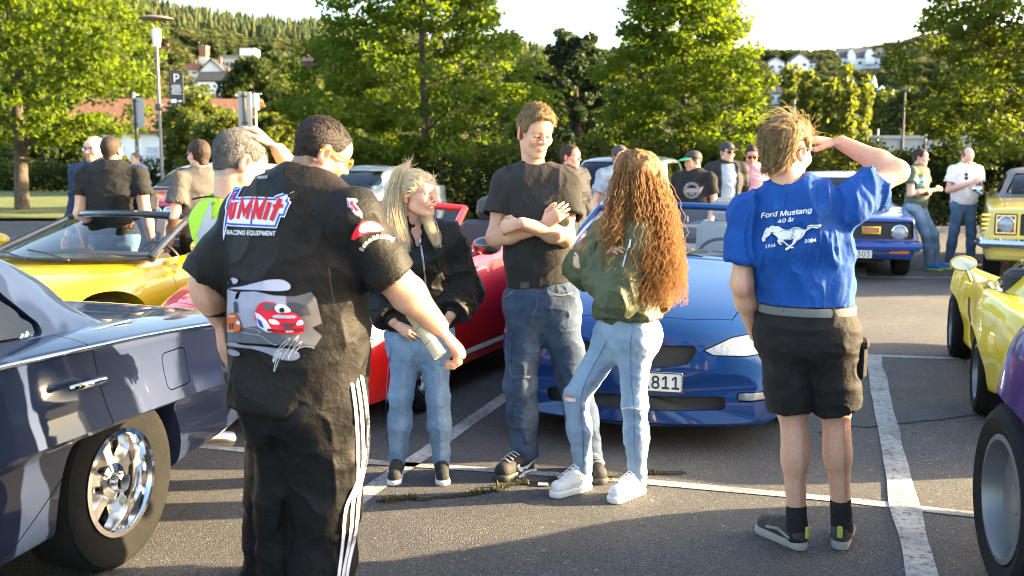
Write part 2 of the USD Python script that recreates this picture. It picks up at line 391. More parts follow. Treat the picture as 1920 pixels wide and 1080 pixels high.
# ---------------------------------------------------------------- ground, car park, hills
RNG = np.random.default_rng(7)
MATS['asphalt'] = usdkit.material(stage, '/World/Looks/asphalt', {
    'tc': ('texture_coordinate', {}),
    'big': ('noise_texture', {'scale': .55, 'detail': 6, 'roughness': .65}), 'rb': ('rgb_ramp', {'ramp': [(.28, (.056, .056, .058)), (.5, (.086, .085, .085)), (.72, (.125, .122, .118))]}),
    'st': ('voronoi_texture', {'scale': 75}), 'rs': ('rgb_ramp', {'ramp': [(0, (.55, .55, .55)), (.55, (.95, .95, .95)), (.86, (1.1, 1.1, 1.1)), (1, (2.6, 2.5, 2.3))]}),
    'wn': ('noise_texture', {'scale': 140, 'detail': 2}), 'rw': ('rgb_ramp', {'ramp': [(.3, (.5, .5, .5)), (.56, (1, 1, 1)), (.66, (2.6, 2.5, 2.3))]}),
    'm1': ('mix', {'mix_type': 'multiply', 'fac': .8}), 'm2': ('mix', {'mix_type': 'multiply', 'fac': .9}),
    'bh': ('bump', {'strength': .9, 'distance': .006}), 'p': ('principled_bsdf', {'roughness': .82, 'specular_ior_level': .35})},
    [('tc.object', 'big.vector'), ('tc.object', 'st.vector'), ('tc.object', 'wn.vector'), ('big.fac', 'rb.fac'), ('st.color', 'rs.fac'), ('wn.fac', 'rw.fac'),
     ('rb.color', 'm1.color1'), ('rs.color', 'm1.color2'), ('m1.color', 'm2.color1'), ('rw.color', 'm2.color2'), ('m2.color', 'p.base_color'), ('wn.fac', 'bh.height'), ('bh.normal', 'p.normal')], surface='p.BSDF')
MATS['line_paint'] = usdkit.material(stage, '/World/Looks/line_paint', {
    'tc': ('texture_coordinate', {}), 'n': ('noise_texture', {'scale': 38, 'detail': 5, 'roughness': .75}), 'r': ('rgb_ramp', {'ramp': [(.36, (.07, .07, .07)), (.47, (.38, .375, .36)), (.7, (.50, .49, .47))]}),
    'n2': ('noise_texture', {'scale': 3.2, 'detail': 3}), 'r2': ('rgb_ramp', {'ramp': [(.3, (.55, .55, .55)), (.6, (1, 1, 1))]}), 'm': ('mix', {'mix_type': 'multiply', 'fac': 1.0}),
    'b': ('bump', {'strength': .8, 'distance': .004}), 'p': ('principled_bsdf', {'roughness': .75})},
    [('tc.object', 'n.vector'), ('tc.object', 'n2.vector'), ('n.fac', 'r.fac'), ('n2.fac', 'r2.fac'), ('r.color', 'm.color1'), ('r2.color', 'm.color2'), ('m.color', 'p.base_color'), ('n.fac', 'b.height'), ('b.normal', 'p.normal')], surface='p.BSDF')
lawn_m = mat('lawn', rough=.9, var=(1.1, 0, (.13, .15, .03)), color=(.07, .10, .02), bump=(25, .05))
earth_m = mat('hill_ground', rough=.95, var=(.08, 0, (.05, .065, .02)), color=(.02, .032, .012))
soil_m = mat('soil', rough=.95, color=(.045, .033, .022), var=(5, .4), bump=(20, .04))
kerb_m = mat('kerb_stone', rough=.85, color=(.22, .21, .20), var=(6, .3), bump=(50, .004))

_RU = np.array([-900, -200, 250, 290, 400, 470, 560, 620, 700, 900, 1000, 1100, 1250, 1440, 1480, 1560, 1640, 1720, 1950, 2500, 3300])
_RV = np.array([60, 55, 48, 60, 72, 82, 84, 84, 95, 110, 118, 118, 116, 122, 124, 130, 124, 112, 104, 120, 160])
def ridge(a):                      # tangent of the hills' height over the horizon, by direction
    return (VH - np.interp(960 + FPX * a, _RU, _RV)) / FPX
def terrain(X, Y):
    r = np.hypot(X, Y); a = np.arctan2(X, np.maximum(Y, 1e-6)); a = np.where(Y <= 0, np.sign(X) * 1.6, a)
    t = np.clip((r - 95) / 350, 0, 1.25)
    far = np.clip(1.5 - np.abs(a), 0, .3) / .3
    h = ridge(np.clip(np.tan(np.clip(a, -1.2, 1.2)), -1, 1.2)) * 445 * (t ** 1.15) * far
    return h + np.where(r > 120, 5 * (meshkit.noise(np.stack([X / 45, Y / 45, 0 * X], -1), 3) - .5), 0) * np.clip((r - 120) / 80, 0, 1) - .012
rr = np.r_[0.5, np.geomspace(3, 700, 70), 900, 1400, 2600]; aa = np.linspace(-math.pi, math.pi, 241)[:-1]
Rg, Ag = np.meshgrid(rr, aa, indexing='ij'); GX, GY = Rg * np.sin(Ag), Rg * np.cos(Ag)
GV = np.stack([GX, GY, terrain(GX, GY)], -1).reshape(-1, 3); na = len(aa)
ii, jj = np.meshgrid(np.arange(len(rr) - 1), np.arange(na), indexing='ij'); j2 = (jj + 1) % na
GQ = np.stack([ii * na + jj, ii * na + j2, (ii + 1) * na + j2, (ii + 1) * na + jj], -1).reshape(-1, 4)
GF = np.vstack([GQ[:, [0, 2, 1]], GQ[:, [0, 3, 2]]]); GV = np.vstack([GV, [[0, 0, -.012]]]); j = np.arange(na)
GF = np.vstack([GF, np.stack([np.full(na, len(GV) - 1), (j + 1) % na, j], 1)])
single('hills', (GV, GF), earth_m, 'wooded green hills behind the car park', kind='structure', smooth=True)
def sheet(poly, z, m, name, label, cell=2.0, **k):
    v, f = trimesh.creation.triangulate_polygon(Polygon(poly), engine='earcut')
    V = np.c_[v, np.full(len(v), z)]; c = np.cross(V[f[:, 1]] - V[f[:, 0]], V[f[:, 2]] - V[f[:, 0]])[:, 2]
    f = np.where((c < 0)[:, None], f[:, ::-1], f)
    return single(name, (V, f), m, label, kind='structure', **k)
LOT_Y = 21.5
sheet([(-60, -40), (80, -40), (80, LOT_Y), (-8.5, LOT_Y), (-9.5, 25.5), (-60, 25.5)], 0.0, MATS['asphalt'], 'car_park_asphalt', 'grey asphalt of the car park')
sheet([(-60, 25.7), (-9.7, 25.7), (-9.4, 46), (-60, 46)], 0.06, lawn_m, 'lawn', 'sunlit lawn beyond the car park')
sheet([(-8.2, LOT_Y + .2), (80, LOT_Y + .2), (80, 34), (-9, 34)], 0.05, soil_m, 'planting_bed', 'earth bed under the hedge')
kb = Thing('kerb', (0, 0, 0), label='low stone kerb along the foot of the hedge', cat='kerb')
for x0, x1, y0, y1 in [(-8.3, 0, 0, 0)] + [(x, x + 1.2, 0, 0) for x in np.arange(-8.3, 30, 1.2)][0:]:
    if x1 - x0 > 2: continue
    kb.part('kerbstone', boxm(((x0 + x1) / 2, LOT_Y + .08, .045), (1.185, .16, .19), bevel=.012), kerb_m)

def strip(px_pts, width, name, label, z=.004, m=None, wob=.006, gnd_pts=None):
    p = np.array([gnd(*q)[:2] for q in px_pts]) if gnd_pts is None else np.array(gnd_pts, float)
    ls = LineString(p); n = max(2, int(ls.length / .05)); q = np.array([ls.interpolate(t, normalized=True).coords[0] for t in np.linspace(0, 1, n)])
    t = np.gradient(q, axis=0); t /= np.linalg.norm(t, axis=1, keepdims=True); nn = np.c_[-t[:, 1], t[:, 0]]
    w = width / 2 + wob * (meshkit.noise(np.c_[q * 2.2, 0 * q[:, 0]], 4) - .5)[:, None] * 2; w2 = width / 2 + wob * (meshkit.noise(np.c_[q * 2.2, 0 * q[:, 0] + 5], 5) - .5)[:, None] * 2
    V = np.vstack([np.c_[q + nn * w, np.full(n, z)], np.c_[q - nn * w2, np.full(n, z)]]); i = np.arange(n - 1)
    F = np.vstack([np.stack([i, n + i, n + i + 1], 1), np.stack([i, n + i + 1, i + 1], 1)])
    return tag(single(name, (V, F), m or MATS['line_paint']), label, 'road marking' if m is None else None, None, None if m is None else 'structure')
strip([(560, 1022), (690, 924), (962, 735), (1015, 700)], .105, 'parking_line', 'slanting white parking bay line behind the blonde woman')
strip([(1637, 668), (1672, 840), (1712, 1010), (1737, 1100)], .125, 'parking_line', 'broad white bay line right of the man in the blue shirt', z=.008, wob=.012)
strip([(290, 829), (720, 869), (1040, 890), (1220, 905), (1600, 940), (1845, 968)], .075, 'parking_line', 'long thin white line crossing the bays in the foreground')
strip([(1520, 663), (1800, 673)], .075, 'parking_line', 'thin white line across the bay beside the yellow sports car')
strip([(1560, 519), (1800, 521)], .09, 'parking_line', 'far white line in front of the dark blue muscle car')
strip([(1608, 504), (1610, 519)], .22, 'parking_line', 'short broad white mark by the nose of the dark blue muscle car', z=.008)
crack_m = mat('crack_dirt', (.022, .018, .013), .95, var=(30, .5), bump=(60, .01))
def wob_px(pts, a, n=24, seed=0):
    ls = LineString(pts); r = np.random.default_rng(seed)
    q = np.array([ls.interpolate(t, normalized=True).coords[0] for t in np.linspace(0, 1, n)]); q[:, 1] += r.normal(0, a, n); return q
c1 = wob_px([(708, 940), (800, 937), (900, 926), (960, 911), (1050, 900), (1150, 893), (1285, 886)], 2.2, 30, 1)
strip(c1, .035, 'asphalt_crack', 'weedy crack in the asphalt in front of the group', z=.0045, m=crack_m, wob=.014)
c2 = wob_px([(1535, 812), (1650, 797), (1740, 790), (1830, 779)], 1.5, 14, 2)
strip(c2, .016, 'asphalt_crack', 'thin dark crack crossing the broad bay line', z=.0045, m=crack_m, wob=.006)
grass_m = leafmat('weed_leaf', (.07, .075, .02), (.16, .11, .045), .3)
def tufts(spots, n, h, spread, seed):
    r = np.random.default_rng(seed); Vs, Fs, k = [], [], 0
    for s in spots:
        m = r.integers(n // 2, n)
        for _ in range(m):
            b = V3(s[0] + r.normal(0, spread), s[1] + r.normal(0, spread * .6), .004); an = r.uniform(0, 6.28); L = h * r.uniform(.4, 1.1); le = r.uniform(.2, .9)
            d = V3(math.cos(an) * le, math.sin(an) * le, 1); w = V3(-math.sin(an), math.cos(an), 0) * .0035
            p1 = b + d * L * .6; p2 = b + d * V3(1.5, 1.5, .8) * L
            Vs += [b - w, b + w, p1 + w * .8, p1 - w * .8, p2]; Fs += [(k, k + 1, k + 2), (k, k + 2, k + 3), (k + 3, k + 2, k + 4)]; k += 5
    return np.array(Vs), np.array(Fs)
sp = [gnd(*c1[i]) for i in (1, 2, 3, 9, 10, 11, 12, 14, 17, 22, 26)]
single('weeds', tufts(sp, 34, .030, .026, 3), grass_m, 'low weeds growing in the crack in front of the group', 'weeds', kind='stuff')
litter = leafmat('fallen_leaf', (.25, .16, .03), (.42, .33, .08), .2)
for q, lab in (((1683, 748), 'small yellow fallen leaf right of the man in blue, the farther of two'), ((1716, 813), 'small yellow fallen leaf right of the broad bay line, the nearer of two')):
    g = gnd(*q); an = np.linspace(0, 6.28, 9)[:-1]; V = np.c_[g[0] + .022 * np.cos(an), g[1] + .013 * np.sin(an), .012 + .004 * np.cos(3 * an)]
    single('fallen_leaf', (V, np.array([(0, i, i + 1) for i in range(1, 7)])), litter, lab, 'leaf')
g = gnd(1018, 911); single('paper_scrap', boxm((g[0], g[1], .009), (.05, .03, .008), bevel=.002), mat('white_paper', (.75, .74, .72), .7), 'tiny white scrap of paper between the white sneakers and black shoe', 'litter')

# ---------------------------------------------------------------- foliage
def leaves(C, R, n, size, rng, flat=.6, up=.5, droop=0.0):
    """n leaf blades scattered in each ellipsoid C, R; a blade is a folded kite of two triangles."""
    m = len(C) * n; c = np.repeat(C, n, 0); r = np.repeat(np.broadcast_to(R, (len(C),)), n)
    d = rng.normal(size=(m, 3)); d /= np.linalg.norm(d, axis=1, keepdims=True); d *= (rng.uniform(0, 1, m) ** .45)[:, None]; d[:, 2] *= flat
    p = c + d * r[:, None]
    nr = rng.normal(size=(m, 3)) + np.array([0, 0, up * 2]); nr /= np.linalg.norm(nr, axis=1, keepdims=True)
    a = np.cross(nr, rng.normal(size=(m, 3))); a /= np.linalg.norm(a, axis=1, keepdims=True) + 1e-9; a[:, 2] -= droop; b = np.cross(nr, a)
    s = size * rng.uniform(.65, 1.25, m)[:, None]
    V = np.stack([p - a * s * .5, p + b * s * .42 + nr * s * .10, p + a * s * .55, p - b * s * .42 + nr * s * .10], 1).reshape(-1, 3)
    k = np.arange(m)[:, None] * 4
    return V, np.vstack([k + [0, 1, 2], k + [0, 2, 3]])
bark_m = mat('bark', (.075, .06, .045), .95, var=(9, .45), bump=(30, .03))
bark_pine = mat('pine_bark', (.065, .042, .028), .95, var=(7, .45), bump=(22, .03))
def crown_points(rng, base, H, R, zlo, n, shape):
    """Clump centres in a crown: shape(t) gives the relative radius at relative height t."""
    out = []
    while len(out) < n:
        t = rng.uniform(0, 1) ** .9; rad = R * shape(t); a = rng.uniform(0, 6.283); q = math.sqrt(rng.uniform(.12, 1))
        lump = .78 + .35 * meshkit.noise(np.array([math.cos(a) * 2.2 + base[0], math.sin(a) * 2.2 + base[1], t * 4.5]), 11)
        out.append((base[0] + rad * lump * q * math.cos(a), base[1] + rad * lump * q * math.sin(a), base[2] + zlo + (H - zlo) * t))
    return np.array(out)
def tree(name, base, H, R, zlo, nclump, nleaf, size, lm, label, rng, trunk_r=.12, shape=None, clump=.42, limbs=16, group=None, cat='tree', bark=None, flat=.55, lean=(0, 0), up=.5):
    shape = shape or (lambda t: (math.sin(math.pi * min(1, (t * .80 + .17))) ** .8))
    T = Thing(name, base, label=label, cat=cat, group=group); z = V3(0, 0, 0)
    C = crown_points(rng, z, H, R, zlo, nclump, shape)
    th = np.linspace(0, 1, 7); tp = np.c_[lean[0] * th ** 2 + .05 * np.sin(th * 5), lean[1] * th ** 2, th * H * .86]
    parts = [tube(tp, trunk_r * (1.15 - .95 * th) , 9)]
    for _ in range(limbs):
        c = C[rng.integers(len(C))]; t = np.clip((c[2] - .35 * np.hypot(*c[:2])) / (H * .86), .12, .9)
        b = np.array([np.interp(t, th, tp[:, k]) for k in range(3)]); r0 = trunk_r * (1.05 - .9 * t) * .38
        mid = (b + c) / 2 + rng.normal(0, .12, 3) * R * .3; q = np.array([b, b * .65 + mid * .35, mid, mid * .4 + c * .6, c])
        parts.append(tube(q, r0 * np.array([1, .85, .6, .4, .18]), 5))
    T.part('trunk', join(parts), bark or bark_m, smooth=True)
    T.part('crown', leaves(C, clump * rng.uniform(.7, 1.3, len(C)), nleaf, size, rng, flat, up), lm)
    return T
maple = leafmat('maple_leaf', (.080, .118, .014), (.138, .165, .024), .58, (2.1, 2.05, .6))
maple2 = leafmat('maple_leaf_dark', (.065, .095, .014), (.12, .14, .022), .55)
shrub = leafmat('shrub_leaf', (.085, .105, .02), (.16, .16, .04), .52)
shrub2 = leafmat('dark_shrub_leaf', (.035, .055, .014), (.08, .10, .026), .45)
pinem = leafmat('pine_needle', (.026, .048, .020), (.055, .080, .030), .2)
pale = leafmat('pale_leaf', (.085, .11, .025), (.17, .185, .05), .45)
hillleaf = leafmat('hill_leaf', (.05, .07, .018), (.11, .12, .035), .4)
R5 = np.random.default_rng(5)
P0 = gnd(42, 397); tree('maple_tree', (P0[0], P0[1], 0), 8.8, 4.3, 2.05, 350, 112, .165, maple, 'large maple with bare trunk on the lawn at the left', R5, .19, limbs=30, clump=.62, shape=lambda t: (math.sin(math.pi * (.16 + .74 * t)) ** .6))
q = at(795, 293, 25); tree('maple_tree', (q[0], 25, 0), 6.9, 3.3, 1.2, 350, 108, .12, maple, 'bright green maple behind the blonde woman and tall young man', R5, .14, limbs=40, clump=.42, shape=lambda t: (1.0 - .62 * max(0, t - .28) / .72) * (.70 + .30 * min(1, t / .25)))
q = at(1278, 293, 25); tree('maple_tree', (q[0], 25, 0), 6.4, 2.35, 1.3, 290, 108, .115, maple, 'bright green maple above the man in the green-brimmed cap', R5, .13, limbs=34, clump=.38, shape=lambda t: (1.0 - .62 * max(0, t - .25) / .75) * (.75 + .25 * min(1, t / .25)))
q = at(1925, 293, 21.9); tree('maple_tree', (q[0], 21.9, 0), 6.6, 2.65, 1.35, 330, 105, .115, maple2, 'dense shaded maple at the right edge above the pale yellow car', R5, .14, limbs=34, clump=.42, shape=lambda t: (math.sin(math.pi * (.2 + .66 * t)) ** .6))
# pine: whorls of needle clumps
def pine(base, H, R, label, rng):
    T = Thing('pine_tree', base, label=label, cat='tree'); th = np.linspace(0, 1, 6); parts = [tube(np.c_[.1 * np.sin(th * 4), 0 * th, th * H * .97], .13 * (1.1 - .95 * th), 8)]; C = []
    for zt in np.linspace(.2, .98, 11):
        for a in rng.uniform(0, 6.28) + np.arange(5) * 1.26 + rng.normal(0, .3, 5):
            L = R * (1.05 - zt) ** .7 * rng.uniform(.55, 1.15) + .15; e = V3(L * math.cos(a), L * math.sin(a), zt * H + .22 * L)
            parts.append(tube(np.array([(0, 0, zt * H - .1), e * V3(.5, .5, 1) - V3(0, 0, .06), e]), [.035, .025, .012], 4))
            for u in (.55, .8, 1.0): C.append(V3(e[0] * u, e[1] * u, zt * H - .1 + (.22 * L + .1) * u) + rng.normal(0, .09, 3))
    T.part('trunk', join(parts), bark_pine, smooth=True)
    C = np.array(C); T.part('crown', leaves(C, .21, 120, .12, rng, .8, .1), pinem)
q = at(1078, 293, 31); pine((q[0], 31, 0), 5.1, 2.1, 'dark pine with upright needle tufts between the two bright maples', R5)
q = at(1135, 293, 33); pine((q[0], 33, 0), 4.6, 2.2, 'lower dark pine partly behind the right-hand bright maple', R5)
# hedge of loose shrubs along the back of the car park
SH = [(655, 268, 24.4, 's'), (715, 292, 23.6, 's'), (775, 285, 24.6, 's'), (842, 300, 22.9, 'd'), (905, 288, 24.2, 's'), (962, 282, 23.2, 's'), (1035, 262, 24.4, 's'), (1100, 262, 23.3, 'p'), (1165, 275, 24.6, 's'), (1225, 262, 23.4, 's'), (1290, 282, 24.3, 's'), (1355, 268, 23.2, 's'), (1420, 282, 24.4, 's'), (1485, 270, 23.3, 's'), (1550, 268, 24.5, 's'), (1610, 262, 23.4, 's'), (1680, 285, 23.8, 'd'), (1745, 280, 22.8, 'd'), (1815, 285, 23.4, 'd'), (1890, 275, 22.8, 'd'), (1960, 270, 22.8, 'd')]
who = ['beside the roof of the silver coupe', 'behind the roof of the silver coupe', 'above the ponytail of the blonde woman', 'dark, with yellow blossoms low down, left of the tall young man', 'right behind the sleeve of the tall young man', 'behind the head of the tall young man', 'behind the man in the dark open coat', 'with pale pine-like tips above the grey-green saloon', 'behind the grey-haired man by the saloon', 'above the curly hair of the girl', 'behind the man in the green-brimmed cap', 'behind the man in the dark jacket and cap', 'behind the man in the pink shirt', 'directly behind the raised hand of the man in blue', 'under the tall leafy shoots', 'at the foot of the wire fence', 'dark, behind the man leaning on the blue car', 'dark, between the leaning man and the man with the phone', 'dark, behind the man with the phone', 'dark, behind the pale yellow car', 'dark, at the far right end of the hedge']
for (u, v, Y, kd), w in zip(SH, who):
    b = at(u, VH, Y); H = EYE + (VH - v) / FPX * Y; rng = R5
    C = []
    for _ in range(62):
        t = rng.uniform(.05, 1); a = rng.uniform(0, 6.28); r = (.72 + .25 * rng.uniform()) * (1 - .55 * t ** 2) * math.sqrt(rng.uniform(.1, 1)) * 1.05
        C.append((r * math.cos(a), r * .8 * math.sin(a), .08 + (H - .2) * t + rng.normal(0, .05)))
    C = np.array(C); T = Thing('hedge_shrub', (b[0], Y, .05), label='hedge shrub ' + w, cat='shrub', group='shrubs of the hedge')
    T.part('stem', join([tube(np.array([(0, 0, 0), c * V3(.4, .4, .55), c]), [.022, .016, .006], 4) for c in C[::7]]), bark_m)
    T.part('foliage', leaves(C, .30, 78, .085, rng, .8, .4), {'s': shrub, 'd': shrub2, 'p': pale}[kd])
    if w.startswith('dark, with yellow'):
        fl = C[(C[:, 1] < -.1)][:26] + np.array([0, -.22, 0]); T.part('blossoms', leaves(fl, .12, 3, .06, rng), leafmat('yellow_blossom', (.55, .42, .02), (.7, .6, .05), .3), kind='stuff')
# tall leafy shoots
for k, (u, v) in enumerate([(1478, 135), (1503, 142), (1522, 160), (1548, 170), (1562, 160), (1583, 135), (1592, 175), (1618, 165)]):
    Y = 27 + .35 * (k % 3); b = at(u, VH, Y); H = EYE + (VH - v) / FPX * Y; rng = R5
    T = Thing('leafy_shoot', (b[0], Y, .05), label=['leftmost', 'second from left', 'third from left', 'short fourth', 'fifth', 'tallest right-hand', 'short one right of the tallest', 'rightmost'][k] + ' of the upright leafy shoots above the hedge', cat='sapling', group='upright shoots behind the hedge')
    zz = np.linspace(.9, H, 34); x = .04 * np.sin(zz * 2 + k)
    T.part('stem', tube(np.c_[x, 0 * zz, zz - .9 * (zz < .95)], np.linspace(.022, .006, 34), 5), bark_m)
    C = np.c_[x, 0 * zz, zz] + rng.normal(0, .03, (34, 3)); T.part('foliage', leaves(C, .20, 14, .17, rng, .6, .3), leafmat('shoot_leaf', (.11, .14, .035), (.20, .22, .07), .45))
# trees and bushes between the car park and the hills
MID = [(380, 178, 46, 1.9, pale, 'bright feathery bush in front of the tiled roof'), (425, 232, 42, 1.5, shrub, 'low bush left of the grey sign back'), (560, 158, 60, 2.6, pale, 'yellow green tree left of the bright maple'), (520, 225, 44, 1.8, shrub, 'green bush right of the grey sign back'), (480, 118, 110, 3.6, shrub2, 'round dark green tree beside the white house on the hill'), (530, 112, 120, 4.2, shrub2, 'second dark round tree below the forest edge'), (610, 215, 55, 2.2, shrub2, 'dark tree in the gap left of the bright maple'), (20, 240, 52, 2.6, shrub, 'bush behind the trunk of the big left maple'), (110, 262, 50, 2.2, shrub2, 'dark bush right of the big left maple trunk'), (180, 290, 56, 1.8, shrub, 'bush left of the white building'), (1000, 120, 75, 4.0, shrub2, 'grey green tree in the gap beside the dark pine'), (1450, 215, 60, 2.2, shrub2, 'dark tree right of the second bright maple'), (1590, 225, 80, 2.2, shrub2, 'tree behind the tall leafy shoots'), (1650, 185, 70, 2.2, pale, 'pale bush above the wire fence'), (1720, 170, 62, 2.4, hillleaf, 'green tree above the far lamp post'), (1020, 205, 36, 1.5, shrub, 'shrub behind the head of the tall young man'), (1160, 215, 36, 1.5, shrub, 'shrub below the dark pines')]
for u, v, Y, R, lm, lab in MID:
    b = at(u, VH, Y); H = EYE + (VH - v) / FPX * Y - terrain(np.array(b[0]), np.array(Y))
    tree('background_tree', (b[0], Y, float(terrain(np.array(b[0]), np.array(float(Y))))), H, R, H * .08, 90, 85, .10 + .0032 * Y, lm, lab, R5, .09, limbs=8, clump=R * .26, shape=lambda t: math.sin(math.pi * (.16 + .76 * t)) ** .7, flat=.75)
# low hedge behind the lawn
b0 = at(60, 320, 45.5)
C = np.c_[R5.uniform(-24, -9.6, 240), R5.uniform(46.2, 47.4, 240), R5.uniform(.2, 1.35, 240)]
single('clipped_hedge', leaves(C, .42, 70, .13, R5, .8, .4), shrub2, 'dark low hedge along the back of the lawn', 'hedge', kind='stuff')

# ---------------------------------------------------------------- forest and houses on the hills
def conifer(rng, n=7):
    Vs, Fs, k = [], [], 0
    for i in range(n):
        z0 = .10 + .80 * i / n; z1 = z0 + .26; r = .20 * (1 - .9 * i / n) + .015; m = 9
        a = np.arange(m) * 6.283 / m + rng.uniform(0, 1); rr_ = r * rng.uniform(.62, 1.25, m)
        ring = np.c_[rr_ * np.cos(a), rr_ * np.sin(a), z0 + rng.normal(0, .018, m)]
        Vs += [*ring, (0, 0, min(z1, 1.0)), (0, 0, z0 + .05)]
        for j in range(m): Fs += [(k + j, k + (j + 1) % m, k + m), (k + (j + 1) % m, k + j, k + m + 1)]
        k += m + 2
    v, f = tube(np.array([(0, 0, 0), (0, 0, .5)]), .018, 5); Fs += list(map(tuple, f + k)); Vs += list(v)
    return np.array(Vs), np.array(Fs)
def round_tree(rng):
    C = rng.normal(size=(26, 3)); C /= np.linalg.norm(C, axis=1, keepdims=True); C *= rng.uniform(.4, 1, (26, 1)) * np.array([.30, .30, .33]); C[:, 2] += .58
    v, f = leaves(C, .16, 26, .10, rng, .9, .4); t, g = tube(np.array([(0, 0, 0), (0, 0, .6)]), [.03, .02], 5)
    return np.vstack([v, t]), np.vstack([f, g + len(v)])
con_m = MATS.setdefault('conifer', usdkit.material(stage, '/World/Looks/conifer', {'o': ('object_info', {}), 'r': ('rgb_ramp', {'ramp': [(0, (.028, .045, .022)), (.6, (.050, .066, .026)), (1, (.085, .092, .032))]}), 'p': ('principled_bsdf', {'roughness': .9, 'specular_ior_level': .1})}, [('o.random', 'r.fac'), ('r.color', 'p.base_color')], surface='p.BSDF'))
rnd_m = MATS.setdefault('hill_tree', usdkit.material(stage, '/World/Looks/hill_tree', {'o': ('object_info', {}), 'r': ('rgb_ramp', {'ramp': [(0, (.042, .065, .020)), (.6, (.075, .092, .028)), (1, (.12, .122, .04))]}), 'p': ('principled_bsdf', {'roughness': .8, 'specular_ior_level': .2}), 't': ('translucent_bsdf', {}), 'm': ('mix_closure', {'fac': .3})}, [('o.random', 'r.fac'), ('r.color', 'p.base_color'), ('r.color', 't.color'), ('p.BSDF', 'm.closure1'), ('t.BSDF', 'm.closure2')], surface='m.closure'))
HOUSES = [  # u0, u1, ridge row, eave row, base row, depth, wall, roof, facing: 's' long side or 'g' gable towards us, label
    (371, 442, 139, 156, 178, 250, (.72, .72, .70), (.030, .032, .036), 's', 'white house with black roof on the left hill'),
    (373, 421, 117, 140, 150, 290, (.60, .60, .58), (.045, .045, .05), 'g', 'big dark gambrel-roofed house behind the white one'),
    (443, 456, 140, 152, 172, 255, (.70, .70, .68), (.05, .05, .055), 'g', 'narrow white house right of the black-roofed one'),
    (343, 372, 126, 135, 146, 280, (.55, .50, .46), (.26, .10, .06), 's', 'low house with red tiled roof on the left hill'),
    (300, 318, 94, 102, 112, 360, (.55, .48, .42), (.22, .08, .05), 's', 'small red-roofed house just under the forest'),
    (553, 584, 112, 121, 130, 320, (.16, .09, .06), (.06, .05, .05), 's', 'brown wooden house at the forest edge'),
    (1576, 1662, 95, 114, 132, 260, (.74, .74, .74), (.075, .078, .09), 's', 'large white villa with dark roof on the right hilltop'),
    (1440, 1470, 113, 122, 138, 260, (.66, .66, .66), (.08, .075, .08), 'g', 'white gabled house left on the right hilltop'),
    (1484, 1516, 106, 118, 134, 270, (.70, .70, .69), (.07, .07, .075), 'g', 'white house with steep gable in the middle of the right hilltop'),
    (1517, 1534, 117, 123, 134, 265, (.74, .72, .66), (.07, .06, .06), 's', 'small cream house beside the steep gable'),
    (1440, 1468, 168, 178, 196, 190, (.50, .52, .56), (.06, .06, .07), 's', 'low dark-roofed house halfway up the right hill')]
pane_m = mat('far_window', (.04, .05, .06), .15)
def wallm(c): return mat('wall_%02d%02d%02d' % tuple(int(99 * x) for x in c), c, .85, var=(1.2, .08))
CLEAR = []
def seat_on_hill(u, v):
    Ys = np.arange(110, 440, 2.0); P = np.array([at(u, v, y) for y in Ys]); ok = np.where(terrain(P[:, 0], P[:, 1]) >= P[:, 2])[0]
    return float(Ys[ok[0]]) if len(ok) else None
